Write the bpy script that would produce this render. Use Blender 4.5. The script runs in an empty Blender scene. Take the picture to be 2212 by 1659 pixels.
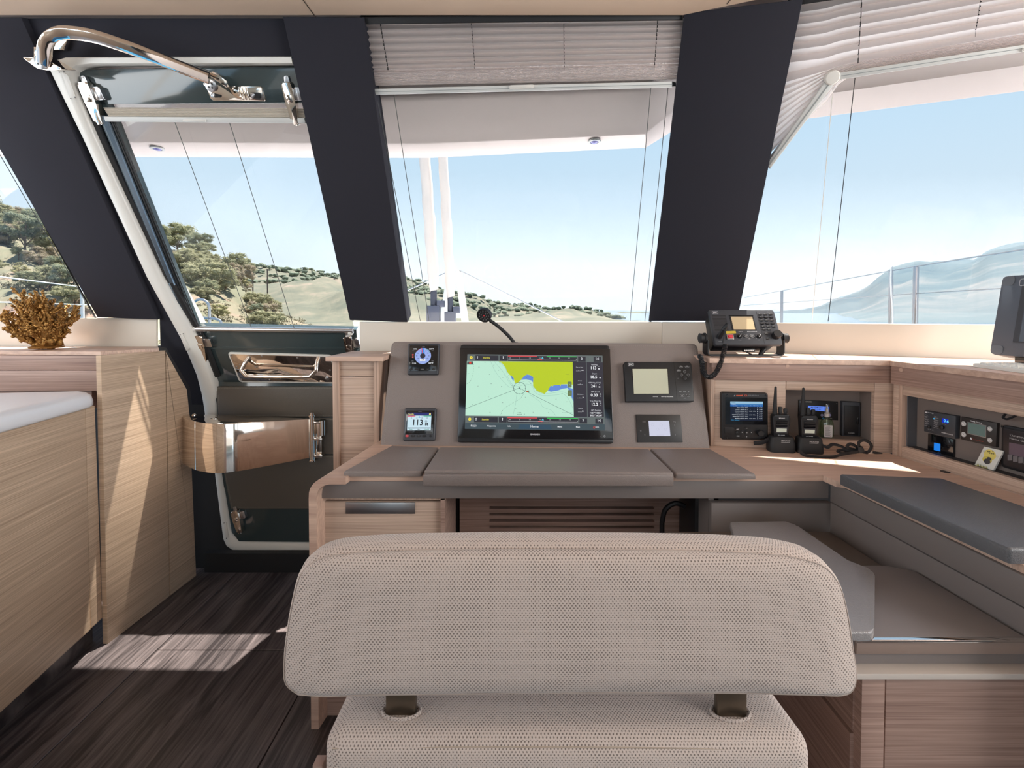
import bpy, bmesh, math, random
from math import sin, cos, pi, radians, sqrt, tan
from mathutils import Vector as V, Matrix
from mathutils import noise as mnoise
from mathutils.geometry import tessellate_polygon
random.seed(7)
S = bpy.context.scene
COL = S.collection

# ------------------------------------------------------------------ camera
F_PX, CX, HOR, PITCH, EYE = 983.0, 1106.0, 670.0, radians(1.4), 1.16
PPY = HOR + F_PX * tan(PITCH)
cam_d = bpy.data.cameras.new('camera')
cam = bpy.data.objects.new('camera', cam_d); COL.objects.link(cam)
cam.location = (0, 0, EYE); cam.rotation_euler = (pi / 2 - PITCH, 0, 0)
cam_d.sensor_width = 36; cam_d.lens = F_PX / 2212 * 36
cam_d.shift_y = -(829.5 - PPY) / 2212
cam_d.clip_start = 0.02; cam_d.clip_end = 20000
S.camera = cam

# ------------------------------------------------------------------ light
S.view_settings.view_transform = 'Standard'; S.view_settings.look = 'None'
S.view_settings.gamma = 1; S.view_settings.use_curve_mapping = False
S.view_settings.exposure = 0.0
SKY = 1.95
wd = bpy.data.worlds.new('sky'); S.world = wd; wd.use_nodes = True
nt = wd.node_tree; nt.nodes.clear()
tc = nt.nodes.new('ShaderNodeTexCoord'); sx = nt.nodes.new('ShaderNodeSeparateXYZ')
rp = nt.nodes.new('ShaderNodeValToRGB'); bg = nt.nodes.new('ShaderNodeBackground'); wo = nt.nodes.new('ShaderNodeOutputWorld')
nt.links.new(tc.outputs['Generated'], sx.inputs[0]); nt.links.new(sx.outputs['Z'], rp.inputs[0])
nt.links.new(rp.outputs[0], bg.inputs[0]); nt.links.new(bg.outputs[0], wo.inputs[0])
bg.inputs[1].default_value = SKY
el = rp.color_ramp.elements
el[0].position = 0.0; el[0].color = (0.80, 0.86, 0.92, 1)
el[1].position = 1.0; el[1].color = (0.24, 0.44, 0.76, 1)
for p_, c_ in ((0.06, (0.79, 0.88, 0.96, 1)), (0.16, (0.73, 0.88, 1.0, 1)), (0.34, (0.61, 0.82, 1.0, 1)), (0.6, (0.40, 0.64, 0.93, 1))):
    e = el.new(p_); e.color = c_
sun_d = bpy.data.lights.new('sun', 'SUN'); sun = bpy.data.objects.new('sun', sun_d); COL.objects.link(sun)
sun_d.energy = 25.0; sun_d.color = (1.0, 0.92, 0.82); sun_d.angle = radians(0.55)
SUN_DIR = V((-0.178, -0.262, -1.0))
sun.rotation_euler = SUN_DIR.to_track_quat('-Z', 'Y').to_euler(); sun.location = (3, 8, 12)
# unseen area lamps added as fill at the aft door and saloon side windows
def add_fill(name, loc, target, sx_, sy_, power, color=(1, 0.97, 0.93)):
    d = bpy.data.lights.new(name, 'AREA'); o = bpy.data.objects.new(name, d); COL.objects.link(o)
    d.shape = 'RECTANGLE'; d.size = sx_; d.size_y = sy_; d.energy = power; d.color = color
    o.location = loc; o.rotation_euler = (V(target) - V(loc)).to_track_quat('-Z', 'Y').to_euler()
    return o
add_fill('aft_door_daylight', (0.0, -3.0, 1.25), (0, 1.5, 0.9), 3.0, 1.7, 13)
add_fill('saloon_window_daylight', (2.5, 0.1, 1.45), (-1.2, 1.2, 0.5), 1.8, 0.8, 56)
add_fill('saloon_window_daylight', (-2.5, 0.1, 1.45), (1.0, 1.2, 0.6), 1.8, 0.8, 24)

# ------------------------------------------------------------------ projection helpers (layout only)
def ray(px, py):
    a = (px - CX) / F_PX; b = -(py - PPY) / F_PX
    return V((a, cos(PITCH) + b * sin(PITCH), -sin(PITCH) + b * cos(PITCH)))
EYE_P = V((0, 0, EYE))
def atY(px, py, y): r = ray(px, py); return EYE_P + r * (y / r.y)
def atX(px, py, x): r = ray(px, py); return EYE_P + r * (x / r.x)
def atZ(px, py, z): r = ray(px, py); return EYE_P + r * ((z - EYE) / r.z)
class PL:
    'a plane in the room: origin, right, up; n points at the viewer'
    def __init__(s, o, u, v):
        s.o = V(o); s.u = V(u).normalized(); v = V(v); v = v - s.u * v.dot(s.u); s.v = v.normalized(); s.n = s.u.cross(s.v)
        s.w = s.h = 1.0
    def p(s, px, py):
        r = ray(px, py); t = (s.o - EYE_P).dot(s.n) / r.dot(s.n); d = EYE_P + r * t - s.o
        return (d.dot(s.u), d.dot(s.v))
    def at(s, u, v, n=0.0): return s.o + s.u * u + s.v * v + s.n * n
    def P(s, px, py, n=0.0): return s.at(*s.p(px, py), n)
    def off(s, d): return PL(s.o + s.n * d, s.u, s.v)
    def pts(s, l): return [s.p(*q) for q in l]
def PLZ(z): return PL((0, 0, z), (1, 0, 0), (0, 1, 0))
def PLY(y): return PL((0, y, 0), (1, 0, 0), (0, 0, 1))
def rectpl(pl, bl, br, tl, n=0.0):
    'sub-plane whose corner pixels are bottom-left, bottom-right, top-left'
    a, b, c = pl.P(*bl, n), pl.P(*br, n), pl.P(*tl, n)
    q = PL(a, b - a, pl.v); q.w = (b - a).length; q.h = (c - a).dot(q.v)
    return q

# ------------------------------------------------------------------ mesh helpers
def rrect(u0, v0, u1, v1, r, k=4):
    out = []
    for cx, cy, a0 in ((u1 - r, v0 + r, -pi / 2), (u1 - r, v1 - r, 0), (u0 + r, v1 - r, pi / 2), (u0 + r, v0 + r, pi)):
        for i in range(k + 1):
            a = a0 + (pi / 2) * i / k; out.append((cx + r * cos(a), cy + r * sin(a)))
    return out
def rpoly(pts, r, k=4):
    'round the corners of a polygon'
    out = []; n = len(pts)
    for i in range(n):
        p = V(pts[i]).to_2d(); a = V(pts[i - 1]).to_2d() - p; b = V(pts[(i + 1) % n]).to_2d() - p
        rr = r[i] if isinstance(r, (list, tuple)) else r
        l = min(rr, a.length * .45, b.length * .45)
        if l < 1e-6: out.append((p.x, p.y)); continue
        pa = p + a.normalized() * l; pb = p + b.normalized() * l
        for j in range(k + 1):
            t = j / k; q = pa * (1 - t) ** 2 + p * 2 * t * (1 - t) + pb * t * t; out.append((q.x, q.y))
    return out
def ell(cu, cv, ru, rv, k=20, rot=0): return [(cu + ru * cos(2 * pi * i / k) * cos(rot) - rv * sin(2 * pi * i / k) * sin(rot), cv + ru * cos(2 * pi * i / k) * sin(rot) + rv * sin(2 * pi * i / k) * cos(rot)) for i in range(k)]
def spline(pts, k=8):
    pts = [V(p) for p in pts]; out = []
    for i in range(len(pts) - 1):
        p0 = pts[max(i - 1, 0)]; p1 = pts[i]; p2 = pts[i + 1]; p3 = pts[min(i + 2, len(pts) - 1)]
        for j in range(k):
            t = j / k
            out.append(0.5 * (2 * p1 + (p2 - p0) * t + (2 * p0 - 5 * p1 + 4 * p2 - p3) * t * t + (3 * p1 - p0 - 3 * p2 + p3) * t ** 3))
    return out + [pts[-1]]
_fonts = {}
class MB:
    def __init__(s, col=None):
        s.bm = bmesh.new(); s.c = s.bm.loops.layers.float_color.new('Col'); s.col = col; s.uv = None
    def _face(s, vs):
        try: f = s.bm.faces.new(vs)
        except ValueError: return None
        if s.col is not None:
            for l in f.loops: l[s.c] = (*s.col, 1)
        return f
    def poly(s, pl, uv, n0, n1, bev=0.0, seg=2, back=True, taper=0.0):
        a = sum(uv[i - 1][0] * uv[i][1] - uv[i][0] * uv[i - 1][1] for i in range(len(uv)))
        if a < 0: uv = uv[::-1]
        if n1 < n0: n0, n1 = n1, n0
        bv = [s.bm.verts.new(pl.at(u, v, n0)) for u, v in uv]
        fv = [s.bm.verts.new(pl.at(u, v, n1)) for u, v in uv]
        top = s._face(fv)
        if back: s._face(bv[::-1])
        k = len(uv)
        for i in range(k): s._face((bv[i], bv[(i + 1) % k], fv[(i + 1) % k], fv[i]))
        if bev and top:
            es = list(top.edges)
            bmesh.ops.bevel(s.bm, geom=es, offset=bev, segments=seg, affect='EDGES', profile=.5, clamp_overlap=True)
        return s
    def flat(s, pl, uv, n):
        a = sum(uv[i - 1][0] * uv[i][1] - uv[i][0] * uv[i - 1][1] for i in range(len(uv)))
        if a < 0: uv = uv[::-1]
        vs = [s.bm.verts.new(pl.at(u, v, n)) for u, v in uv]
        if len(vs) > 4:
            for t in tessellate_polygon([[V((u, v, 0)) for u, v in uv]]):
                x, y, z = t
                A = (uv[y][0] - uv[x][0]) * (uv[z][1] - uv[x][1]) - (uv[z][0] - uv[x][0]) * (uv[y][1] - uv[x][1])
                s._face((vs[x], vs[y], vs[z]) if A > 0 else (vs[x], vs[z], vs[y]))
        else: s._face(vs)
        return s
    def line(s, pl, pts, w, n, closed=False):
        ps = [V(p).to_2d() for p in pts]
        if closed: ps = ps + [ps[0]]
        for a, b in zip(ps, ps[1:]):
            d = b - a
            if d.length < 1e-7: continue
            d.normalize(); q = V((-d.y, d.x)) * w / 2; e = d * w * .2
            s.flat(pl, [tuple(a - q - e), tuple(b - q + e), tuple(b + q + e), tuple(a + q - e)], n)
        return s
    def box(s, pl, u0, v0, u1, v1, n0, n1, bev=0.0, seg=2):
        return s.poly(pl, [(u0, v0), (u1, v0), (u1, v1), (u0, v1)], n0, n1, bev, seg)
    def wbox(s, a, b, bev=0.0, seg=2):
        x0, y0, z0 = a; x1, y1, z1 = b; tmp = bmesh.new()
        r = bmesh.ops.create_cube(tmp, size=1)
        for v in r['verts']: v.co = V(((x0 + x1) / 2 + v.co.x * (x1 - x0), (y0 + y1) / 2 + v.co.y * (y1 - y0), (z0 + z1) / 2 + v.co.z * (z1 - z0)))
        if bev: bmesh.ops.bevel(tmp, geom=list(tmp.edges), offset=bev, segments=seg, affect='EDGES', profile=.5, clamp_overlap=True)
        s.join(tmp); return s
    def join(s, tmp):
        m = {}
        for v in tmp.verts: m[v] = s.bm.verts.new(v.co)
        for f in tmp.faces: s._face([m[v] for v in f.verts])
        tmp.free()
    def tube(s, pts, r, k=8, closed=False, flat=None):
        pts = [V(p) for p in pts]; n = len(pts)
        rr = r if isinstance(r, (list, tuple)) else [r] * n
        rings = []; up = None
        for i in range(n):
            if closed: t = pts[(i + 1) % n] - pts[i - 1]
            else: t = pts[min(i + 1, n - 1)] - pts[max(i - 1, 0)]
            if t.length < 1e-9: t = V((0, 0, 1))
            t.normalize()
            if up is None: up = V((0, 0, 1)) if abs(t.z) < .9 else V((1, 0, 0))
            a = up - t * up.dot(t)
            if a.length < 1e-5: a = t.orthogonal()
            a.normalize(); up = a; b = t.cross(a)
            fx, fy = (flat if flat else (1, 1))
            rings.append([s.bm.verts.new(pts[i] + (a * cos(2 * pi * j / k) * fx + b * sin(2 * pi * j / k) * fy) * rr[i]) for j in range(k)])
        for i in range(n if closed else n - 1):
            A, B = rings[i], rings[(i + 1) % n]
            for j in range(k): s._face((A[j], A[(j + 1) % k], B[(j + 1) % k], B[j]))
        if not closed: s._face(rings[0][::-1]); s._face(rings[-1])
        return s
    def sweep(s, pts, prof, side=None):
        'sweep a closed 2D profile [(a,b)] along pts; a runs along side x tangent, b along side'
        pts = [V(p) for p in pts]; n = len(pts); rings = []
        for i in range(n):
            t = (pts[min(i + 1, n - 1)] - pts[max(i - 1, 0)]).normalized()
            sd = V(side) - t * V(side).dot(t); sd.normalize(); a = sd.cross(t)
            rings.append([s.bm.verts.new(pts[i] + a * x + sd * y) for x, y in prof])
        k = len(prof)
        for A, B in zip(rings, rings[1:]):
            for j in range(k): s._face((A[j], A[(j + 1) % k], B[(j + 1) % k], B[j]))
        s._face(rings[0][::-1]); s._face(rings[-1]); return s
    def cyl(s, p0, p1, r0, r1=None, k=20, bev=0):
        r1 = r0 if r1 is None else r1; p0, p1 = V(p0), V(p1)
        if bev:
            d = (p1 - p0).normalized()
            return s.tube([p0, p1 - d * bev, p1 - d * bev * .3, p1], [r0, r1, r1 - bev * .4, r1 - bev], k)
        return s.tube([p0, p1], [r0, r1], k)
    def lathe(s, o, axis, prof, k=20, cap=True):
        o = V(o); t = V(axis).normalized(); a = t.orthogonal().normalized(); b = t.cross(a)
        rings = [[s.bm.verts.new(o + t * h + (a * cos(2 * pi * j / k) + b * sin(2 * pi * j / k)) * max(r, 1e-5)) for j in range(k)] for r, h in prof]
        for A, B in zip(rings, rings[1:]):
            for j in range(k): s._face((A[j], A[(j + 1) % k], B[(j + 1) % k], B[j]))
        if cap: s._face(rings[0][::-1]); s._face(rings[-1])
        return s
    def ico(s, c, r, sub=2, jit=0.0, sc=(1, 1, 1), nf=1.0, seed=0):
        tmp = bmesh.new(); bmesh.ops.create_icosphere(tmp, subdivisions=sub, radius=1)
        for v in tmp.verts:
            d = 1 + jit * mnoise.noise(v.co * nf + V((seed * 3.1, seed * 1.7, seed))) if jit else 1
            v.co = V(c) + V((v.co.x * sc[0], v.co.y * sc[1], v.co.z * sc[2])) * r * d
        s.join(tmp); return s
    def grid(s, rows, closed=False):
        vs = [[s.bm.verts.new(p) for p in r] for r in rows]
        for A, B in zip(vs, vs[1:]):
            m = len(A)
            for j in range(m if closed else m - 1): s._face((A[j], A[(j + 1) % m], B[(j + 1) % m], B[j]))
        return vs
    def text(s, pl, txt, u, v, size, n, align='CENTER', sx=1.0, bold=0.0):
        cu = bpy.data.curves.new('t', 'FONT'); cu.body = txt; cu.size = size; cu.align_x = align; cu.align_y = 'CENTER'
        cu.resolution_u = 2
        if bold: cu.offset = bold
        ob = bpy.data.objects.new('t', cu); me = bpy.data.meshes.new_from_object(ob)
        tmp = bmesh.new(); tmp.from_mesh(me)
        for q in tmp.verts: q.co = pl.at(u + q.co.x * sx, v + q.co.y, n)
        s.join(tmp); bpy.data.objects.remove(ob); bpy.data.curves.remove(cu); bpy.data.meshes.remove(me); return s
    def subdiv_long(s, l):
        for _ in range(6):
            es = [e for e in s.bm.edges if e.calc_length() > l]
            if not es: break
            bmesh.ops.subdivide_edges(s.bm, edges=es, cuts=1, use_grid_fill=True)
        return s
def finish(mb, name, mat, parent=None, smooth=35, boxuv=False):
    bm = mb.bm
    bm.normal_update()
    if boxuv:
        L = bm.loops.layers.uv.verify()
        for f in bm.faces:
            n = f.normal; a = max(range(3), key=lambda i: abs(n[i]))
            for l in f.loops:
                c = l.vert.co; l[L].uv = (c.y, c.z) if a == 0 else ((c.x, c.z) if a == 1 else (c.x, c.y))
    if smooth:
        lim = radians(smooth)
        for f in bm.faces: f.smooth = True
        for e in bm.edges:
            if len(e.link_faces) == 2 and e.calc_face_angle(0) > lim: e.smooth = False
    me = bpy.data.meshes.new(name)
    if parent is None:
        if len(bm.verts):
            xs = [v.co.x for v in bm.verts]; ys = [v.co.y for v in bm.verts]; zs = [v.co.z for v in bm.verts]
            loc = V(((min(xs) + max(xs)) / 2, (min(ys) + max(ys)) / 2, min(zs)))
        else: loc = V((0, 0, 0))
    else:
        loc = V(parent['_loc'])
    for v in bm.verts: v.co -= loc
    bm.to_mesh(me); bm.free()
    o = bpy.data.objects.new(name, me); COL.objects.link(o)
    if mat: me.materials.append(mat)
    if parent is None: o.location = loc
    else: o.parent = parent
    o['_loc'] = tuple(loc)
    return o
def thing(name, label, cat, loc, group=None):
    o = bpy.data.objects.new(name, None); COL.objects.link(o); o.location = V(loc); o['_loc'] = tuple(V(loc))
    o.empty_display_size = .05; o['label'] = label; o['category'] = cat
    if group: o['group'] = group
    return o
def tag(o, label, cat, group=None, kind=None):
    o['label'] = label; o['category'] = cat
    if group: o['group'] = group
    if kind: o['kind'] = kind
    return o
def structure(o, label=None):
    o['kind'] = 'structure'
    if label: o['label'] = label; o['category'] = o.name.split('_')[0].split('.')[0]
    return o
def lab(o, l): o['label'] = l; return o

# ------------------------------------------------------------------ materials
def lin(c):
    return tuple((x / 255 / 12.92) if x <= 10.3 else ((x / 255 + .055) / 1.055) ** 2.4 for x in c)
def new_mat(name):
    m = bpy.data.materials.new(name); m.use_nodes = True
    return m, m.node_tree, m.node_tree.nodes['Principled BSDF']
def plain(name, rgb, rough=.5, metal=0.0, bump=None, spec=.5, coat=0.0, var=None):
    'rgb in sRGB 0-255; bump=(scale, strength, distance); var=(scale, amount)'
    m, t, b = new_mat(name)
    b.inputs['Base Color'].default_value = (*lin(rgb), 1); b.inputs['Roughness'].default_value = rough
    b.inputs['Metallic'].default_value = metal; b.inputs['Specular IOR Level'].default_value = spec
    b.inputs['Coat Weight'].default_value = coat; b.inputs['Coat Roughness'].default_value = .05
    if bump or var:
        tcn = t.nodes.new('ShaderNodeTexCoord')
    if var:
        nz = t.nodes.new('ShaderNodeTexNoise'); nz.inputs['Scale'].default_value = var[0]; nz.inputs['Detail'].default_value = 4
        t.links.new(tcn.outputs['Object'], nz.inputs['Vector'])
        mx = t.nodes.new('ShaderNodeMix'); mx.data_type = 'RGBA'
        c = lin(rgb); a = var[1]
        mx.inputs[6].default_value = (*[x * (1 - a) for x in c], 1); mx.inputs[7].default_value = (*[x * (1 + a) for x in c], 1)
        t.links.new(nz.outputs[0], mx.inputs[0]); t.links.new(mx.outputs[2], b.inputs['Base Color'])
    if bump:
        vz = t.nodes.new('ShaderNodeTexVoronoi' if len(bump) > 3 else 'ShaderNodeTexNoise'); vz.inputs['Scale'].default_value = bump[0]
        t.links.new(tcn.outputs['Object'], vz.inputs['Vector'])
        bp = t.nodes.new('ShaderNodeBump'); bp.inputs['Strength'].default_value = bump[1]; bp.inputs['Distance'].default_value = bump[2]
        t.links.new(vz.outputs[0], bp.inputs['Height']); t.links.new(bp.outputs[0], b.inputs['Normal'])
    return m
def wood(name, dark, light, scale, rough=.45, fine=1.0, bumps=.15, contrast=(.35, .68), warp=.0):
    'scale: per-axis noise frequency; grain runs along the axis with the low value'
    m, t, b = new_mat(name); N = t.nodes; L = t.links
    tcn = N.new('ShaderNodeTexCoord'); mp = N.new('ShaderNodeMapping'); mp.inputs['Scale'].default_value = scale
    L.new(tcn.outputs['Object'], mp.inputs[0])
    src = mp.outputs[0]
    if warp:
        wz = N.new('ShaderNodeTexNoise'); wz.inputs['Scale'].default_value = 2.2; L.new(tcn.outputs['Object'], wz.inputs['Vector'])
        ma = N.new('ShaderNodeVectorMath'); ma.operation = 'MULTIPLY_ADD'; ma.inputs[1].default_value = (warp, warp, warp)
        L.new(wz.outputs['Color'], ma.inputs[0]); L.new(mp.outputs[0], ma.inputs[2]); src = ma.outputs[0]
    n1 = N.new('ShaderNodeTexNoise'); n1.inputs['Scale'].default_value = 1.0 * fine; n1.inputs['Detail'].default_value = 3; n1.inputs['Roughness'].default_value = .6
    L.new(src, n1.inputs['Vector'])
    n2 = N.new('ShaderNodeTexNoise'); n2.inputs['Scale'].default_value = .22 * fine; n2.inputs['Detail'].default_value = 2
    L.new(src, n2.inputs['Vector'])
    add = N.new('ShaderNodeMath'); add.operation = 'MULTIPLY_ADD'; add.inputs[1].default_value = .65
    L.new(n1.outputs[0], add.inputs[0])
    m2 = N.new('ShaderNodeMath'); m2.operation = 'MULTIPLY'; m2.inputs[1].default_value = .35; L.new(n2.outputs[0], m2.inputs[0]); L.new(m2.outputs[0], add.inputs[2])
    r = N.new('ShaderNodeValToRGB'); r.color_ramp.elements[0].position = contrast[0]; r.color_ramp.elements[1].position = contrast[1]
    r.color_ramp.elements[0].color = (*lin(dark), 1); r.color_ramp.elements[1].color = (*lin(light), 1)
    L.new(add.outputs[0], r.inputs[0]); L.new(r.outputs[0], b.inputs['Base Color'])
    b.inputs['Roughness'].default_value = rough
    bp = N.new('ShaderNodeBump'); bp.inputs['Strength'].default_value = bumps; bp.inputs['Distance'].default_value = .0006
    L.new(add.outputs[0], bp.inputs['Height']); L.new(bp.outputs[0], b.inputs['Normal'])
    return m
def attr_mat(name, emit=0.0, rough=.4):
    m, t, b = new_mat(name); a = t.nodes.new('ShaderNodeAttribute'); a.attribute_name = 'Col'
    t.links.new(a.outputs['Color'], b.inputs['Base Color']); b.inputs['Roughness'].default_value = rough
    if emit:
        b.inputs['Base Color'].default_value = (.01, .01, .01, 1)
        for l in list(t.links):
            if l.to_socket == b.inputs['Base Color']: t.links.remove(l)
        t.links.new(a.outputs['Color'], b.inputs['Emission Color']); b.inputs['Emission Strength'].default_value = emit
    return m
def glass_mat(name, T, gloss=.035):
    m = bpy.data.materials.new(name); m.use_nodes = True; t = m.node_tree; t.nodes.clear()
    tr = t.nodes.new('ShaderNodeBsdfTransparent'); tr.inputs[0].default_value = (*[x ** .5 for x in T], 1)
    gl = t.nodes.new('ShaderNodeBsdfGlossy'); gl.inputs['Roughness'].default_value = .02
    mx = t.nodes.new('ShaderNodeMixShader'); mx.inputs[0].default_value = gloss
    o = t.nodes.new('ShaderNodeOutputMaterial')
    t.links.new(tr.outputs[0], mx.inputs[1]); t.links.new(gl.outputs[0], mx.inputs[2]); t.links.new(mx.outputs[0], o.inputs[0])
    return m
def weave_mat(name, rgb, dark, p=.0047, q=.0036):
    m, t, b = new_mat(name); N = t.nodes; L = t.links
    def math_(op, a, b_=None, c=None):
        n = N.new('ShaderNodeMath'); n.operation = op
        for i, x in enumerate((a, b_, c)):
            if x is None: continue
            if isinstance(x, (int, float)): n.inputs[i].default_value = x
            else: L.new(x, n.inputs[i])
        return n.outputs[0]
    uv = N.new('ShaderNodeUVMap'); sp = N.new('ShaderNodeSeparateXYZ'); L.new(uv.outputs[0], sp.inputs[0])
    v = math_('DIVIDE', sp.outputs[1], q); row = math_('FLOOR', v); par = math_('MODULO', row, 2.0)
    u = math_('MULTIPLY_ADD', par, .5, math_('DIVIDE', sp.outputs[0], p))
    du = math_('SUBTRACT', math_('FRACT', u), .5); dv = math_('SUBTRACT', math_('FRACT', v), .5)
    d2 = math_('ADD', math_('MULTIPLY', math_('MULTIPLY', du, du), 9.0), math_('MULTIPLY', math_('MULTIPLY', dv, dv), 4.2))
    h = math_('MINIMUM', 1.0, math_('MULTIPLY', d2, 1.5))
    nz = N.new('ShaderNodeTexNoise'); nz.inputs['Scale'].default_value = 700; nz.inputs['Detail'].default_value = 2; L.new(uv.outputs[0], nz.inputs['Vector'])
    hh = math_('MULTIPLY_ADD', nz.outputs[0], .7, math_('MULTIPLY', h, .8))
    r = N.new('ShaderNodeValToRGB'); r.color_ramp.elements[0].position = .06; r.color_ramp.elements[1].position = .85
    r.color_ramp.elements[0].color = (*lin(dark), 1); r.color_ramp.elements[1].color = (*lin(rgb), 1)
    L.new(math_('SUBTRACT', hh, .25), r.inputs[0]); L.new(r.outputs[0], b.inputs['Base Color'])
    bp = N.new('ShaderNodeBump'); bp.inputs['Strength'].default_value = .55; bp.inputs['Distance'].default_value = .0016
    L.new(hh, bp.inputs['Height']); L.new(bp.outputs[0], b.inputs['Normal'])
    b.inputs['Roughness'].default_value = .95; b.inputs['Specular IOR Level'].default_value = .1
    b.inputs['Sheen Weight'].default_value = .3; b.inputs['Sheen Roughness'].default_value = .5
    return m
M = {}
M['navy'] = plain('navy_pillar_fabric', (48, 48, 56), .85, bump=(900, .25, .0006), spec=.2)
M['ceiling'] = plain('beige_ceiling_vinyl', (214, 190, 168), .75, var=(3, .04))
M['cream'] = plain('cream_panel', (214, 206, 194), .4, var=(2, .02))
M['gelcoat'] = plain('dark_teal_gelcoat', (60, 72, 74), .12, spec=.5, coat=.6)
M['white'] = plain('white_gelcoat', (235, 234, 228), .3, spec=.5)
M['white_matte'] = plain('white_plastic', (228, 226, 220), .5)
M['brow'] = plain('white_roof_moulding', (243, 228, 223), .45)
M['steel'] = plain('polished_steel', (235, 225, 215), .06, metal=1.0)
M['brushed'] = plain('brushed_steel', (190, 190, 192), .28, metal=1.0)
M['wood'] = wood('oak_veneer_horizontal', (166, 141, 125), (216, 190, 171), (4, 4, 400))
M['wood_v'] = wood('oak_veneer_vertical', (160, 134, 118), (208, 178, 158), (330, 330, 4))
M['wood_top'] = wood('oak_veneer_top', (182, 150, 134), (222, 192, 172), (4, 330, 60))
M['wood_top_y'] = wood('oak_veneer_top_lengthways', (182, 150, 134), (222, 192, 172), (330, 4, 60))
M['wood_galley'] = wood('oak_veneer_honey', (172, 146, 122), (222, 195, 168), (4, 4, 400))  # same oak veneer; the warmer light at the left is put into the colour
M['wood_dark'] = wood('brown_oak_veneer', (138, 110, 100), (186, 156, 142), (4, 4, 330))  # darker copy of the oak; on the locker front it carries the shade
M['leather'] = plain('grey_grained_leather', (130, 119, 115), .42, bump=(420, .5, .0008, 1), spec=.45)
M['leather_dk'] = plain('dark_grained_leather', (100, 94, 86), .45, bump=(420, .5, .0008, 1), spec=.4)
M['leather_pad'] = plain('slate_grained_leather', (90, 90, 93), .40, bump=(420, .5, .0008, 1), spec=.5)
M['leather_seat'] = plain('soft_grey_leather', (136, 132, 132), .36, bump=(420, .5, .0008, 1), spec=.6)
M['thread'] = plain('grey_stitching', (150, 146, 138), .8)
M['fascia'] = plain('grey_satin_panel', (124, 115, 112), .45, bump=(1200, .08, .0003))
M['solid'] = plain('white_solid_surface', (236, 236, 240), .22)
M['floor'] = wood('dark_wenge_floor', (50, 45, 46), (120, 110, 110), (190, 3.2, 30), rough=.32, fine=.55, contrast=(.40, .72), warp=9.0, bumps=.3)
M['black'] = plain('black_plastic', (26, 26, 29), .42)
M['black_gloss'] = plain('black_glass', (16, 17, 21), .07, coat=.4)
M['black_soft'] = plain('black_rubber', (30, 30, 32), .6)
M['dkgrey'] = plain('dark_grey_plastic', (58, 60, 66), .45)
M['slategrey'] = plain('slate_grey_plastic', (82, 88, 98), .5)
M['gold'] = plain('antique_gold', (172, 130, 74), .45, metal=.85, bump=(160, .9, .004))
M['fabric'] = weave_mat('cream_bouclé_weave'.replace('é', 'e'), (200, 184, 175), (108, 95, 89), .0047, .0029)
M['print'] = attr_mat('printed_ink', 0, .5)
M['screen'] = attr_mat('lit_screen', 1.0, .12)
M['pleat'] = plain('pleated_blind_cloth', (240, 233, 231), .8)
_t = M['pleat'].node_tree; _tr = _t.nodes.new('ShaderNodeBsdfTranslucent'); _tr.inputs[0].default_value = (.94, .90, .89, 1); _mx = _t.nodes.new('ShaderNodeMixShader'); _mx.inputs[0].default_value = .65
_o = [n for n in _t.nodes if n.type == 'OUTPUT_MATERIAL'][0]; _t.links.new(_t.nodes['Principled BSDF'].outputs[0], _mx.inputs[1]); _t.links.new(_tr.outputs[0], _mx.inputs[2]); _t.links.new(_mx.outputs[0], _o.inputs[0])
M['rail'] = plain('pale_grey_aluminium', (212, 214, 212), .4)
M['cord'] = plain('grey_cord', (90, 92, 92), .8)
M['black_cord'] = plain('black_cord', (20, 20, 24), .8)
M['lcd'] = plain('unlit_lcd', (196, 198, 176), .25)
M['lcd_tan'] = plain('amber_lcd', (206, 184, 148), .25)
M['lcd_pale'] = plain('pale_lcd', (206, 216, 204), .25)
M['red'] = plain('red_key', (210, 60, 70), .4)
M['yellow'] = plain('yellow_label', (214, 186, 66), .5)
M['glass'] = glass_mat('tinted_windscreen_glass', (.50, .51, .515))
M['clear'] = glass_mat('clear_plastic', (.82, .84, .84), .10)
M['green_clear'] = glass_mat('green_clear_plastic', (.55, .80, .52), .10)
# ================================================================== room shell
W = PL((0, 1.85, 1.112), (1, 0, 0), (0, -.43, .953))
FOLD = V((.610, 1.85, 1.112))
_hn = V((-sin(radians(20)), -cos(radians(20)), 0))
RF = PL(FOLD, (cos(radians(20)), -sin(radians(20)), 0), _hn * .43 + V((0, 0, .953)))
ZC = 2.066
# ---- floor
fl = MB(); fl.wbox((-2.6, -3.2, -.06), (2.6, 2.1, -.008)); floor = structure(finish(fl, 'floor', plain('floor_joint_shadow', (18, 16, 16), .6)))  # even dark slab below the planks, visible in the joints
seams = [-2.4, -1.80, -1.215, -.645, -.075, .495, 1.065, 1.8]
fi = 0
for a, b in zip(seams, seams[1:]):
    cuts = [-3.2, .42 if int(a * 10) % 2 else -.6, 1.526 if a < -1 and a > -1.3 else 1.1, 2.03]
    if abs(a + .645) < .01: cuts = [-3.2, -.2, 1.526, 2.03]
    if abs(a + 1.215) < .01: cuts = [-3.2, .25, 1.526, 2.03]
    for c, d in zip(cuts, cuts[1:]):
        k = MB(); k.wbox((a + .0016, c + .0014, -.02), (b - .0016, d - .0014, 0), .0012, 1)
        finish(k, 'plank', M['floor'], floor)
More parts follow.
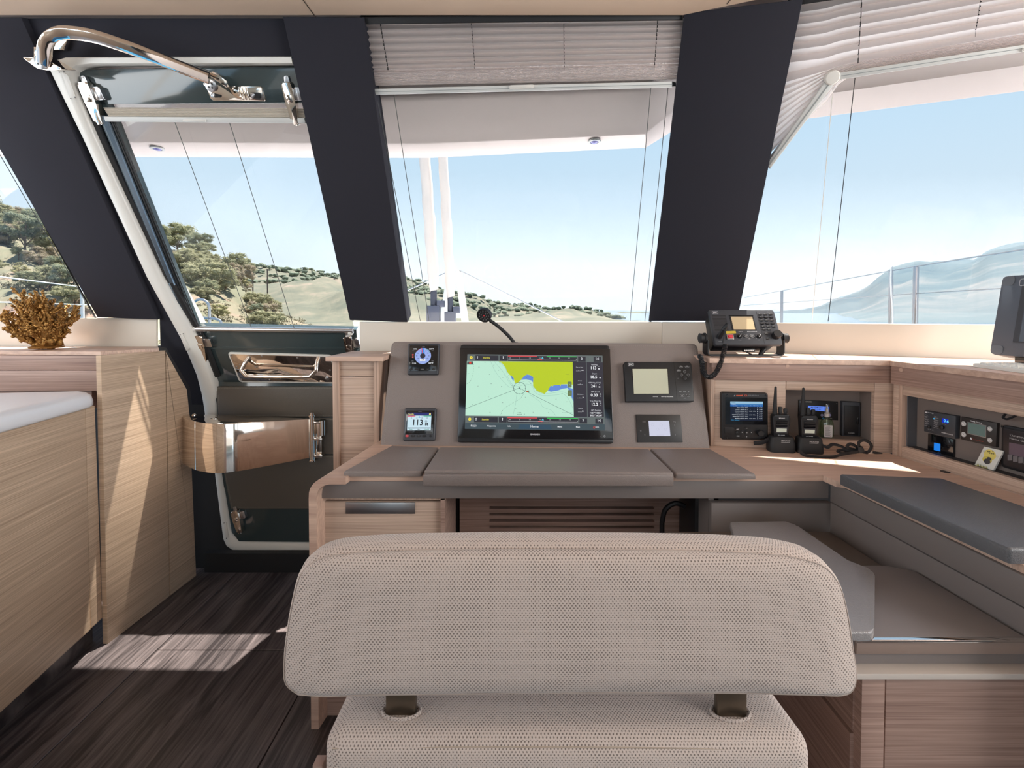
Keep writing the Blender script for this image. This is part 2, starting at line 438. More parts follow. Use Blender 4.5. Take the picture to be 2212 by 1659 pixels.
# ---- ceiling and roof
ce = MB()
def facet(t, dz=0): return (.525 + .94 * t, 1.42 - .342 * t)
pl_c = PLZ(ZC)
ce.poly(PL((0, 0, ZC), (1, 0, 0), (0, 1, 0)), [(-2.6, -3.2), (2.6, -3.2), (2.6, facet(2.2)[1]), facet(2.2), facet(0), (-2.6, 1.42)], 0, .02)
ceil = structure(finish(ce, 'ceiling', M['ceiling']))
k = MB()
for a, b in (((655, 0), (682, 37)),):
    p = [pl_c.p(a[0], a[1]), pl_c.p(b[0], b[1])]
    d = ((p[0][0] - p[1][0]), (p[0][1] - p[1][1]))
    k.line(pl_c, [(p[1][0] + d[0] * 12, p[1][1] + d[1] * 12), p[1]], .003, -.0008)
p1 = pl_c.p(1607, 8); k.line(pl_c, [(p1[0] - .05, p1[1]), (p1[0] - .0, p1[1] - .6)], .003, -.0008)
for f in k.bm.faces: f.normal_flip()
finish(k, 'panel_joint', plain('ceiling_joint', (70, 58, 50), .8), ceil)
# ---- walls
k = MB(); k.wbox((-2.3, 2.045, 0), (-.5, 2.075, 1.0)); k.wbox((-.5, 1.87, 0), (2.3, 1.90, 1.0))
structure(finish(k, 'wall_front', plain('shadow_dark_lining', (28, 27, 30), .6)))  # one dark colour over the whole lower front wall
for nm, x0, x1 in (('wall_left', -2.64, -2.6), ('wall_right', 2.6, 2.64)):
    k = MB(); k.wbox((x0, -3.2, 0), (x1, 1.2, .95)); k.wbox((x0, -3.2, 1.9), (x1, 1.2, ZC))
    for yy in (-3.2, -1.9, -.6, .7): k.wbox((x0, yy, .95), (x1, yy + .14, 1.9))
    structure(finish(k, nm, M['cream']))
k = MB(); k.wbox((-2.6, -3.24, 0), (-1.7, -3.2, ZC)); k.wbox((1.7, -3.24, 0), (2.6, -3.2, ZC)); k.wbox((-1.7, -3.24, 2.0), (1.7, -3.2, ZC))
k.wbox((-2.6, -6.4, -.05), (2.6, -6.2, .95)); k.wbox((-2.6, -6.4, -.12), (2.6, -3.2, -.05))  # unseen cockpit floor and back, added to cut the light from aft
structure(finish(k, 'wall_back', M['cream']))
k = MB(); k.wbox((-1.36, 1.985, 0), (-.5, 2.02, .085)); structure(finish(k, 'baseboard_front', M['black_soft']))
# ---- sill panels
k = MB(); PYs = PLY(1.85); k.poly(PYs, [(-.62, .93), (.610, .93), (.610, 1.112), (-.62, 1.112)], -.05, 0, .002); k.wbox((.56, 1.8995, .93), (.70, 1.9045, 1.108))
structure(finish(k, 'wall_sill_centre', M['cream']))
RS = PL(FOLD, RF.u, (0, 0, 1))
k = MB(); k.box(RS, .0004, -.19, 2.2, 0, -.05, 0, .002); structure(finish(k, 'wall_sill_right', M['cream']))
PYl = PLY(1.865); k = MB(); k.poly(PYl, PYl.pts([(-130, 687), (338, 687), (338, 775), (-130, 775)]), -.008, 0, .002); structure(finish(k, 'wall_sill_left', M['cream']))
# ---- pillars
def wp(l, pl=W): return pl.pts(l)
def pillar(name, pl, l, n0=-.075, n1=0, mat='navy', bev=.004):
    k = MB(); k.poly(pl, wp(l, pl), n0, n1, bev); return structure(finish(k, name, M[mat]))
pillar('trim_1', W, [(-170, 37), (45, 37), (341, 691), (210, 686), (0, 322)])
pillar('trim_2', W, [(610, 36), (785, 37), (880, 697), (755, 692)])
fold_t, fold_b = (1476, 29), (1401, 692)
pillar('trim_3', RF, [(1478, 28), (1735, -3), (1597, 668), (1592, 694), (1401, 694)])
pillar('trim_4', W, [(785, 36), (1478, 28), (1478, 41), (787, 51)], -.05, -.012, 'black_soft', .002)
pillar('trim_5', RF, [(1735, -3), (1980, -40), (1980, -28), (1735, 8)], -.05, -.012, 'black_soft', .002)
# navy surround round the companionway door
pillar('trim_6', W, [(20, 37), (625, 37), (650, 122), (150, 124), (104, 134), (60, 100)], -.06, -.022, 'navy', .003)
pillar('trim_7', W, [(92, 120), (104, 140), (316, 600), (396, 742), (424, 815), (437, 866), (437, 893), (408, 893), (404, 842), (352, 756), (338, 756), (338, 690)], -.08, -.022, 'navy', .003)
k = MB(); k.poly(PLY(2.02), PLY(2.02).pts([(400, 1000), (480, 1000), (500, 1240), (415, 1240)]), -.02, 0); structure(finish(k, 'trim_8', M['black_soft']))

# ---- outside roof brow over the windows
st_in = [(-3.6, 1.53), (-.35, 1.53), (.44, 1.53), (.56, 1.51), (1.02, 1.345), (2.97, .64)]
st_out = [(-3.6, 1.97, 1.822), (-.35, 1.90, 1.79), (.545, 1.87, 1.822), (.645, 1.85, 1.880), (1.085, 1.68, 1.860), (2.95, 1.03, 1.88)]
prof = [(0.0, 2.03, 0), (.03, 1.95, 0), (.12, 1.885, 0), (.16, 1.873, 0), (.54, 1.81, 0), (.60, 1.793, 0), (.62, 1.789, 0), (.97, 1.782, 0), (1.0, 1.785, 0), (1.02, 1.80, 0), (1.0, 1.90, 0), (.2, 2.14, 0), (0, 2.16, 0)]
rows = []
for i, ((xi, yi), (xo, yo, zo)) in enumerate(zip(st_in, st_out)):
    dz = zo - 1.785; r = []
    for f, z, _ in prof:
        if i >= 3: # plain fair underside along the side facet
            z = {.12: 1.905, .16: 1.893, .54: 1.834, .60: 1.820, .62: 1.814}.get(f, z)
        r.append(V((xi + (xo - xi) * f, yi + (yo - yi) * f, z + dz)))
    rows.append(r)
k = MB(); k.grid(rows, closed=True); k.bm.faces.new([v for v in k.bm.verts][:len(prof)][::-1])
bmesh.ops.recalc_face_normals(k.bm, faces=list(k.bm.faces))
roof = structure(finish(k, 'roof_brow', M['brow'], smooth=25))
k = MB(); k.poly(PLZ(2.165), [(-3.4, -7.5), (3.1, -7.5), (3.1, .75), (1.12, 1.50), (.60, 1.66), (-3.4, 1.66)], 0, .04)  # roof slab; its unseen aft overhang is added to block sky light
structure(finish(k, 'roof', M['brow']))
def brow_light(px, py, z, nrm, label):
    c = atZ(px, py, z); t = thing('deck_downlight', label, 'light', c, 'round downlights under the roof brow')
    n = V(nrm).normalized(); k = MB()
    k.lathe(c + n * -.002, n, [(.0, 0), (.024, .0), (.026, .003), (.024, .006), (.016, .007), (.015, .004), (0, .004)], 24); finish(k, 'rim', M['rail'], t)
    k = MB(); k.lathe(c + n * .0015, n, [(.0145, 0), (.0145, .002), (.008, .007), (0, .008)], 20); finish(k, 'lens', plain('violet_lens', (150, 150, 225), .15), t)
brow_light(340, 320, 1.800, (0, -.03, -1), 'round chrome downlight under the roof brow outside the door window')
brow_light(1284, 305, 1.813, (0, -.03, -1), 'round chrome downlight under the roof brow outside the centre window')
brow_light(1857, 215, 1.899, (0, -.1, -1), 'round chrome downlight under the roof brow outside the right-hand window')

# ---- window glass
def pane(pl, l, n, name, parent):
    pl = pl.off(n); k = MB(); k.poly(pl, wp(l, pl), -.003, .003); return finish(k, name, M['glass'], parent)
def win(name, pl, l, n=-.05, fr=None):
    k = MB()
    p0, n0_, pl = pl, n, pl.off(n); n = 0
    pts = wp(fr or l, pl); c = (sum(p[0] for p in pts) / len(pts), sum(p[1] for p in pts) / len(pts))
    for i in range(len(pts)):
        a, b = pts[i - 1], pts[i]; k.tube([pl.at(*a, n), pl.at(*b, n)], .004, 4)
    w = structure(finish(k, name, M['black_soft'])); pane(p0, l, n0_, 'pane', w); return w
win('window_1', W, [(780, 34), (1480, 26), (1404, 708), (878, 710)])
win('window_2', RF, [(1715, -60), (2560, -150), (2560, 708), (1585, 708)])
win('window_3', W, [(-260, 30), (-150, 37), (215, 702), (-260, 702)])

# ================================================================== companionway door
DL = PLY(2.015)
def band(stations, n0, n1, mat, name, parent):
    'stations: (plane, outer px, inner px) -> raised strip'
    rows = []
    for pl, a, b in stations:
        pa, pb = pl.p(*a), pl.p(*b)
        mid = (pa[0] * .5 + pb[0] * .5, pa[1] * .5 + pb[1] * .5)
        q1 = (pa[0] * .9 + pb[0] * .1, pa[1] * .9 + pb[1] * .1); q2 = (pa[0] * .22 + pb[0] * .78, pa[1] * .22 + pb[1] * .78)
        rows.append([pl.at(*pa, n0), pl.at(*pa, n1 - .004), pl.at(*q1, n1), pl.at(*q2, n1), pl.at(*pb, n1 - .012), pl.at(*pb, n0)])
    k = MB(); k.grid(rows); bmesh.ops.recalc_face_normals(k.bm, faces=list(k.bm.faces))
    return finish(k, name, M[mat], parent, smooth=50)
kx = [(W, (629, 122), (632, 140)), (W, (190, 123), (196, 141)), (W, (140, 124), (170, 145)), (W, (112, 132), (153, 156)), (W, (105, 150), (151, 178)),
      (W, (178, 300), (205, 302)), (W, (316, 600), (345, 600)), (W, (396, 744), (424, 738)), (W, (424, 812), (456, 815)), (W, (434, 850), (466, 848)),
      (DL, (438, 872), (470, 872)), (DL, (445, 920), (473, 920)), (DL, (463, 1023), (480, 1023)), (DL, (481, 1165), (498, 1142)), (DL, (488, 1180), (504, 1158)), (DL, (502, 1190), (518, 1167)), (DL, (690, 1193), (690, 1172))]
k = MB()
door = structure(finish(k, 'door_1', M['white'])); bpy.data.objects.remove(door)
door = bpy.data.objects.new('door_1', None); COL.objects.link(door); door.location = (-1.0, 2.0, 0); door['_loc'] = (-1.0, 2.0, 0)
structure(door); door['label'] = 'dark green companionway door with a raked window, leather panels and a steel hinge arm'; door['category'] = 'door'
band(kx, -.10, 0, 'white', 'frame', door)
WL = W.off(-.035)
kp = WL.P(470, 826); LL = PLY(kp.y)
# leaf: top rail, stile strips, bottom rail, lower skin
k = MB()
k.poly(WL, wp([(172, 150), (660, 142), (668, 224), (232, 222), (205, 232)], WL), -.03, 0, .004)
k.poly(WL, wp([(150, 172), (172, 150), (205, 180), (238, 240), (424, 706), (465, 826), (455, 826), (424, 742), (345, 602)], WL), -.03, 0, .004)
k.poly(WL, wp([(424, 704), (770, 712), (775, 828), (468, 826)], WL), -.03, 0, .004)
k.poly(LL, wp([(455, 824), (775, 824), (775, 1172), (516, 1170), (500, 1150), (480, 1023), (470, 872)], LL), -.03, 0, .003)
leaf = finish(k, 'leaf', M['gelcoat'], door)
k = MB(); k.box(WL, *WL.p(452, 754), *WL.p(775, 749), 0, .004, .002); finish(k, 'ridge', M['gelcoat'], door)
# rubber seal and blind guide rails beside the glass
k = MB()
for off, w in ((0, 1.6), (4.2, 1.2), (7.5, 1.2)):
    k.tube([WL.P(243 + off, 262, .004), WL.P(421 + off, 700, .004)], .0022 * w * .8, 4)
finish(k, 'blind_guide', M['black'], door)
k = MB(); k.tube([WL.P(226, 250, .002), WL.P(412, 704, .002)], .015, 8); finish(k, 'aluminium_strip', plain('blue_grey_aluminium', (150, 168, 184), .2, metal=.9), door)
k = MB(); k.tube([W.P(159, 190, -.03), W.P(205, 296, -.03), W.P(350, 598, -.03), W.P(430, 738, -.03), W.P(462, 820, -.03)], .012, 8); finish(k, 'rubber_seal', M['black_soft'], door)
pane(WL, [(226, 222), (662, 222), (765, 712), (422, 706)], -.02, 'pane', door)
k = MB(); k.tube([WL.P(426, 708, .01), WL.P(765, 712, .01)], .011, 12); finish(k, 'lower_rail', M['brushed'], door)
k = MB()
for q in ((424, 708), (759, 716)): k.ico(WL.P(*q, .012), .012, 2)
finish(k, 'rail_cap', M['white_matte'], door)
k = MB(); k.tube([W.P(650, 240, -.03), W.P(757, 700, -.03)], .004, 6); finish(k, 'side_guide', M['white_matte'], door)
# small folded blind
bl = thing('door_blind', 'slim folded white pleated blind across the top of the companionway door window', 'blind', WL.P(440, 262))
k = MB(); rows = []
for j in range(13):
    y = 232 + j * 1.6; rows.append([WL.P(x0 + y * .0, y + (x0 - 228) * .006, .01 + (.003 if j % 2 else 0)) for x0 in range(229 + j, 668, 30)] + [WL.P(664, y + 2.6, .01 + (.003 if j % 2 else 0))])
k.grid(rows); finish(k, 'folded_cloth', plain('folded_blind_cloth', (204, 196, 184), .8), bl, smooth=0)
k = MB(); k.poly(WL, wp([(236, 251), (664, 254), (667, 266), (240, 262)], WL), .008, .026, .003); finish(k, 'bottom_rail', M['rail'], bl)
k = MB(); k.poly(WL, rpoly(wp([(407, 256.5), (456, 257), (456, 262.5), (407, 262)], WL), .004), .026, .031, .001); finish(k, 'pull_tab', M['white_matte'], bl)
for a, b in (((383, 264), (546, 704)), ((500, 264), (638, 706))):
    k = MB(); k.tube([WL.P(*a, .012), WL.P(*b, .012)], .0012, 5); finish(k, 'cord', M['cord'], bl)
# leather panels with stitching
for i, q in enumerate(([(470, 834), (760, 834), (760, 900), (474, 900)], [(474, 902), (760, 902), (760, 980), (479, 980)], [(479, 982), (760, 982), (760, 1097), (501, 1097)])):
    k = MB(); k.poly(LL, wp(q, LL), 0, .010, .003); pnl = finish(k, 'leather_panel', M['leather_dk'], door)
    k = MB(); p = wp(q, LL); c = (sum(a[0] for a in p) / 4, sum(a[1] for a in p) / 4)
    ins = [(a[0] + (.007 if a[0] < c[0] else -.007), a[1] + (.007 if a[1] < c[1] else -.007)) for a in p]
    for a, b in zip(ins, ins[1:] + ins[:1]):
        L = sqrt((a[0] - b[0]) ** 2 + (a[1] - b[1]) ** 2); nn = int(L / .007)
        for j in range(nn):
            t0, t1 = j / nn, (j + .6) / nn
            k.line(LL, [(a[0] + (b[0] - a[0]) * t0, a[1] + (b[1] - a[1]) * t0), (a[0] + (b[0] - a[0]) * t1, a[1] + (b[1] - a[1]) * t1)], .0012, .0104)
    st = finish(k, 'stitching', M['thread'], pnl, smooth=0); st['kind'] = 'stuff'
# recessed steel handle plate
k = MB(); k.poly(WL, rpoly(wp([(493, 760), (716, 766), (738, 827), (519, 824)], WL), .012), 0, .006, .002); pf = finish(k, 'plate_rim', M['white'], door)
k = MB(); k.poly(WL, rpoly(wp([(497, 763), (713, 769), (733, 824), (522, 821)], WL), .010), .005, .0075, .001); hp = finish(k, 'handle_plate', M['steel'], door)
k = MB(); pts = [WL.P(541, 768, .008), WL.P(536, 778, .03), WL.P(533, 788, .046), WL.P(526, 796, .05), WL.P(545, 799, .05), WL.P(600, 800, .05), WL.P(680, 800, .05), WL.P(694, 797, .05), WL.P(692, 788, .046), WL.P(690, 778, .03), WL.P(690, 769, .008)]
k.tube(spline(pts[:3], 4) + spline(pts[4:7], 4) + spline(pts[8:], 4), .0085, 12); finish(k, 'grab_handle', M['steel'], hp)
k = MB()
for q in ((501, 766), (513, 791), (522, 818), (584, 818), (658, 821), (644, 771), (567, 767), (714, 798)):
    k.lathe(WL.P(*q, .007), WL.n, [(.0045, 0), (.0042, .001), (.003, .0016), (0, .0018)], 10)
finish(k, 'screw', M['brushed'], hp)
k = MB(); k.lathe(WL.P(708, 815, .007), WL.n, [(.010, 0), (.010, .003), (.006, .006), (0, .007)], 14); finish(k, 'lock', M['brushed'], hp)
# cam latches
def latch(pl, top, bot, w, side=1):
    a, b = V(pl.p(*top)), V(pl.p(*bot)); d = (b - a); L = d.length; d.normalize(); q = V((-d.y, d.x))
    P2 = lambda s, t, n: pl.at(*(a + d * (s * L) + q * (t * w)), n)
    f = lambda l: [tuple(a + d * (s * L) + q * (t * w)) for s, t in l]
    k = MB(); k.poly(pl, rpoly(f([(0, -.5), (.0, .5), (.45, .55), (.97, .34), (1, .1), (.95, -.34), (.45, -.5)]), w * .22), .004, .026, .006, 3)
    o = finish(k, 'latch', M['steel'], door)
    k = MB(); k.poly(pl, rpoly(f([(.12, side * .5), (.12, side * 1.25), (.42, side * 1.3), (.42, side * .5)]), w * .15), 0, .016, .003); k.poly(pl, rpoly(f([(-.14, -.2), (-.14, .25), (.08, .3), (.08, -.3)]), w * .1), .002, .014, .003)
    finish(k, 'latch_body', M['brushed'], o)
    k = MB(); k.poly(pl, rpoly(f([(.28, -.3), (.28, .3), (.46, .3), (.46, -.3)]), w * .15), .026, .0285, .001); finish(k, 'latch_button', M['steel'], o)
latch(WL, (190, 178), (228, 270), .034, 1); latch(WL, (624, 178), (645, 272), .032, 1)
latch(WL, (434, 720), (448, 778), .034, 1); latch(WL, (753, 722), (766, 782), .034, 1); latch(LL, (512, 1099), (525, 1148), .03, 1)
# frame keeper slots
k = MB()
for pl, q in ((W, [(134, 155), (148, 162), (166, 212), (153, 214)]), (W, [(388, 722), (394, 719), (411, 753), (404, 759)]), (DL, [(484, 1130), (489, 1127), (495, 1160), (489, 1164)])):
    k.poly(pl, rpoly(wp(q, pl), .004), 0, .003, .001)
kp_ = finish(k, 'keeper_plate', M['white_matte'], door)
k = MB()
for pl, q in ((W, (130, 156)), (W, (140, 154)), (W, (155, 213)), (W, (164, 210)), (W, (390, 722)), (W, (397, 720)), (W, (404, 757)), (W, (410, 753)), (DL, (485, 1129)), (DL, (490, 1162))):
    k.lathe(pl.P(*q, .003), pl.n, [(.0018, 0), (.0018, .0012), (0, .0013)], 8)
finish(k, 'keeper_screw', M['black'], kp_)
# upper stay arm, polished steel
path = [W.P(126, 138, .05), W.P(137, 117, .065), W.P(148, 98, .075), W.P(160, 87, .08), W.P(178, 80, .085), W.P(205, 79, .085), W.P(250, 86, .085), W.P(300, 102, .08), W.P(350, 121, .07), W.P(410, 146, .055), W.P(466, 170, .035)]
k = MB(); pr = rrect(-.0165, -.011, .0165, .011, .004, 2); k.sweep(spline(path, 5), pr, tuple(W.n + V((0, 0, -.8))))
arm = finish(k, 'stay_arm', M['steel'], door, smooth=40)
k = MB()
k.poly(W, wp([(80, 102), (104, 103), (104, 124), (80, 128)], W), -.01, .012, .002)
k.poly(W, rpoly(wp([(80, 126), (126, 130), (166, 152), (134, 154), (112, 150)], W), .006), .0, .05, .004)
k.poly(W, wp([(101, 69), (150, 68), (134, 108), (105, 108)], W), -.02, -.004, .002)
finish(k, 'arm_bracket', M['steel'], arm)
k = MB(); c = W.P(121, 137, .05); k.lathe(c, W.n, [(.019, 0), (.019, .004), (.016, .006), (0, .006)], 24)
c2 = WL.P(478, 186, .055); k.lathe(c2, WL.n, [(.019, 0), (.019, .004), (.016, .006), (0, .006)], 24); finish(k, 'pivot_cap', M['brushed'], arm)
k = MB()
for c, p in ((c, W), (c2, WL)):
    for i in range(4): k.cyl(c + p.u * .008 * cos(i * pi / 2 + .6) + p.v * .008 * sin(i * pi / 2 + .6) + p.n * .006, c + p.u * .008 * cos(i * pi / 2 + .6) + p.v * .008 * sin(i * pi / 2 + .6) + p.n * .0075, .003, k=8)
finish(k, 'pivot_screw', M['black'], arm)
k = MB(); k.poly(WL, rpoly(wp([(450, 187), (569, 187), (577, 219), (461, 217)], WL), .006), 0, .012, .003)
k.poly(WL, rpoly(wp([(459, 181), (476, 178), (498, 188), (535, 214), (475, 200)], WL), .006), .012, .055, .004)
k.poly(WL, rpoly(wp([(462, 160), (480, 156), (508, 176), (510, 192), (490, 178)], WL), .004), .04, .05, .003)
for i in range(3): k.poly(WL, wp([(518 + i * 7, 188), (522 + i * 7, 188), (530 + i * 7, 216), (526 + i * 7, 216)], WL), .010, .017, .001)
lb = finish(k, 'leaf_bracket', M['steel'], arm)
k = MB()
for q in ([(459, 201), (482, 201), (484, 211), (461, 211)], [(544, 200), (567, 200), (570, 213), (547, 213)]): k.poly(WL, rpoly(wp(q, WL), .008), .011, .0135, .0005)
finish(k, 'bracket_slot', M['black'], arm)
k = MB()
for q in ((466, 206), (551, 206)): k.lathe(WL.P(*q, .013), WL.n, [(.0075, 0), (.0075, .003), (.004, .0045), (.0035, .003), (0, .003)], 14)
finish(k, 'bracket_bolt', M['brushed'], arm)
# big swan-neck hinge arm
ft = [(393, 898, 1.905, 1000), (403, 904, 1.86, 1006), (425, 911, 1.81, 1016), (452, 914, 1.785, 1021), (475, 914.5, 1.778, 1022), (497, 914, 1.785, 1020), (525, 912.5, 1.81, 1016), (596, 909, 1.89, 1003), (668, 905, 1.965, 989)]
bk = [(393, 894, 1.925, 990), (470, 896, 1.935, 985), (560, 899, 1.955, 985), (660, 903, 1.985, 985)]
tp = [atY(a, b, c) for a, b, c, d in ft] + [atY(a, b, c) for a, b, c, d in bk[::-1]]
bt = [atY(a, d, c) for a, b, c, d in ft] + [atY(a, d, c) for a, b, c, d in bk[::-1]]
def dense(l):
    o = spline(l[:len(ft)], 4); return o + l[len(ft):]
k = MB(); T_, B_ = dense(tp), dense(bt)
vt = [k.bm.verts.new(p) for p in T_]; vb = [k.bm.verts.new(p) for p in B_]
k.bm.faces.new(vt); k.bm.faces.new(vb[::-1]); nn = len(vt)
for i in range(nn): k.bm.faces.new((vb[i], vb[(i + 1) % nn], vt[(i + 1) % nn], vt[i]))
bmesh.ops.recalc_face_normals(k.bm, faces=list(k.bm.faces)); top_f = max(k.bm.faces, key=lambda f: f.calc_center_median().z)
bmesh.ops.bevel(k.bm, geom=list(top_f.edges), offset=.004, segments=2, affect='EDGES', profile=.5, clamp_overlap=True)
ha = finish(k, 'hinge_arm', M['steel'], door, smooth=40)
k = MB(); hx = atY(674, 905, 1.968); zb_, zt_ = atY(674, 992, 1.968).z, atY(674, 899, 1.968).z
k.cyl((hx.x, 1.968, zb_), (hx.x, 1.968, zt_), .012, k=16)
k.lathe((hx.x, 1.968, zt_), (0, 0, 1), [(.016, 0), (.016, .006), (.010, .007), (.010, .016), (.005, .019), (0, .019)], 14)
k.lathe((hx.x, 1.968, zb_ - .012), (0, 0, 1), [(.010, 0), (.016, .004), (.016, .010), (.012, .012)], 14)
for z0, z1 in ((atY(690, 912, 1.99).z, atY(690, 908, 1.99).z), (atY(690, 948, 1.99).z, atY(690, 943, 1.99).z), (atY(690, 984, 1.99).z, atY(690, 979, 1.99).z)):
    k.wbox((hx.x - .004, 1.962, z0), (hx.x + .045, 1.992, z1), .002)
k.cyl((hx.x + .042, 1.975, atY(690, 940, 1.97).z), (hx.x + .042, 1.975, atY(690, 908, 1.97).z), .014, k=14)
k.wbox((hx.x + .006, 1.978, atY(690, 980, 1.99).z), (hx.x + .036, 1.99, atY(690, 908, 1.99).z), .002)
finish(k, 'hinge_knuckle', M['steel'], ha)
k = MB(); k.lathe(atY(419, 898, 1.88), (0, 0, 1), [(.008, 0), (.008, .004), (.004, .008), (0, .009)], 12); k.lathe(atY(463, 904, 1.87), (0, 0, 1), [(.014, -.004), (.014, .002), (.01, .004), (0, .004)], 12); finish(k, 'hinge_bolt', M['steel'], ha)

# ================================================================== pleated blinds
def cordline(pl, a, b, bl, n=.0, mat='cord', r=.0012):
    k = MB(); k.tube([pl.P(*a, n), pl.P(*b, n)], r, 5); finish(k, 'cord', M[mat], bl)
WB = W.off(-.028)
bl = thing('pleated_blind', 'white pleated blind drawn a little down across the top of the centre window', 'blind', WB.P(1130, 200))
k = MB(); rows = []
yl = [44, 55, 62, 70, 78, 87, 95, 104, 112, 120, 127, 134, 140, 146, 150, 154]; NL = len(yl)
tot = NL + 22
def lx(y): return 783 + (y - 40) * .141
def rx(y): return 1482 - (y - 40) * .1128
for j in range(tot):
    if j < NL: a = yl[j]; b = 40 + (yl[j] - 44) * .93 - 3
    else: a = 154 + (j - NL) * 1.5; b = 143 - 3 + (j - NL) * 1.5
    wob = .6
    r = []
    for i in range(19):
        t = i / 18; x = lx(a) + (rx(b) - lx(a)) * t; y = a + (b - a) * t
        if j < NL: y += wob * sin(t * 9 + j * 1.7) * 1.2 * sin(pi * min(1, j / NL * 1.2))
        amp = .011 if j < NL else .003
        r.append(WB.P(x, y, (amp if j % 2 else -amp)))
    rows.append(r)
k.grid(rows); finish(k, 'pleated_cloth', M['pleat'], bl, smooth=28)
k = MB(); k.poly(WB, wp([(806, 192), (1449, 176), (1449, 189), (808, 205)], WB), -.014, .016, .003); rl = finish(k, 'bottom_rail', M['rail'], bl)
k = MB(); k.poly(WB, wp([(806, 198.4), (1449, 182.2), (1449, 183.4), (806, 199.6)], WB), .0155, .0166); finish(k, 'rail_groove', plain('grey_groove', (150, 156, 156), .5), rl)
k = MB(); k.poly(WB, rpoly(wp([(1100, 184.5), (1153, 183), (1153, 190.5), (1100, 193)], WB), .007), .016, .023, .002); finish(k, 'pull_tab', M['white_matte'], rl)
k = MB(); k.poly(WB, wp([(1447, 176), (1458, 178), (1458, 187), (1449, 187)], WB), -.012, .010, .002); finish(k, 'end_cap', M['black'], rl)
for a, b in (((813, 206), (908, 694)), ((851, 206), (927, 694)), ((1406, 190), (1361, 694)), ((1443, 190), (1393, 694))): cordline(WB, a, b, bl)
for x0, x1, n_ in ((824, 841, 12), (1019, 1027, 13), (1217, 1218, 13), (1418, 1411, 11)):
    k = MB(); k.tube([WB.P(x0, 52 - (6 if x0 > 1400 else 0), .0105), WB.P(x1, 152, .0105)], .0006, 4)
    for j in range(n_):
        t = j / n_; y = 52 + (98 * t if x0 > 1100 else 102 * t) - (6 if x0 > 1400 else 0); x = x0 + (x1 - x0) * t
        k.tube([WB.P(x, y, .013), WB.P(x + .3, y + (6.5 if x0 in (824, 1418) else 3), .013)], .0012, 4)
    finish(k, 'lift_cord', M['black_cord'], bl)
RB_ = RF.off(-.028)
bl = thing('pleated_blind', 'white pleated blind skewed and bunched at one end across the right-hand window', 'blind', RB_.P(1950, 150))
k = MB(); rows = []
K = 15; tot = K + 18
def plx(y): return 1738 - y * .208
for j in range(tot):
    if j < K: t = j / (K - 1); yp = -52 + 185 * t            # at the cord column x=1853
    else: yp = 133 + (j - K) * 1.15
    yr = yp - (359 * .175) - (3 if j < K else 0) + (10 * (j / tot)) * (1 if j >= K else j / K)
    # left end on the pillar
    s = j / (tot - 1)
    yl_ = -27 + 192 * min(1, j / (K - 1)) + (max(0, j - K + 3) / (tot - K + 2)) ** 1.0 * 192
    xl = plx(yl_) - 26
    pts = [(2330, yr - 20), (2212, yr), (2090, yp - (237 * .176) + (yr - yp + 359 * .175) * .5), (1970, yp - 117 * .172), (1853, yp), (1812, yp + 8 + 22 * (s ** 3))]
    cl = (1785, yp + 16 + (40 + 12 * s) * s ** 3)
    pts += [cl, (cl[0] * .5 + xl * .5 + 4, cl[1] * .5 + yl_ * .5 - 10 * s ** 3), (xl, yl_)]
    amp = .012 if j < K else .004
    rows.append([RB_.P(x, y, (amp if j % 2 else -amp)) for x, y in pts])
k.grid(rows); finish(k, 'pleated_cloth', M['pleat'], bl, smooth=28)
k = MB(); k.poly(RB_, wp([(1806, 158), (2330, 78), (2330, 94), (1812, 172)], RB_), -.014, .016, .003); rl = finish(k, 'bottom_rail', M['rail'], bl)
k = MB(); k.poly(RB_, wp([(1786, 168), (1802, 178), (1662, 364), (1655, 352)], RB_), -.012, .014, .003); finish(k, 'tilted_rail', M['rail'], bl)
k = MB(); k.lathe(RB_.P(1795, 168, -.01), RB_.n, [(.020, 0), (.020, .027), (.017, .030), (0, .031)], 22); finish(k, 'corner_joint', M['white_matte'], bl)
k = MB(); k.poly(RB_, wp([(1808, 164.5), (2330, 85.5), (2330, 86.8), (1808, 166)], RB_), .0155, .0166); k.poly(RB_, wp([(1792, 174), (1794, 175.5), (1660, 357), (1658, 355)], RB_), .0135, .0146); finish(k, 'rail_groove', plain('grey_groove', (150, 156, 156), .5), rl)
k = MB(); k.poly(RB_, rpoly(wp([(2199, 105), (2250, 97), (2250, 106), (2199, 113)], RB_), .006), .016, .022, .002); finish(k, 'pull_tab', M['white_matte'], rl)
cordline(RB_, (1801, 176), (1754, 694), bl, mat='white_matte'); cordline(RB_, (1847, 168), (1789, 694), bl, mat='black_cord')
k = MB(); k.tube([RB_.P(1859, -14, .0125), RB_.P(1851, 135, .0125)], .0006, 4)
for j in range(8):
    y = -14 + j * 21 - j * j * .15; x = 1859 - j * 1.2
    k.tube([RB_.P(x, y, .014), RB_.P(x - .5, y + 11, .014), RB_.P(x - 2.5, y + 11.5, .014)], .0014, 4)
finish(k, 'lift_cord', M['black_cord'], bl)
k = MB(); k.tube([RB_.P(2113, -5, .0125), RB_.P(2101, 80, .0125)], .0006, 4)
for j in range(8): k.tube([RB_.P(2113 - j * 1.6, 4 + j * 10 - j * j * .22, .014), RB_.P(2112.6 - j * 1.6, 6.5 + j * 10 - j * j * .22, .014)], .0016, 4)
finish(k, 'lift_cord', M['black_cord'], bl)
bl = thing('blind_cord', 'single dark blind cord running down the left-hand window', 'cord', WB.P(100, 500))
cordline(WB, (-20, 300), (207, 690), bl, mat='cord')
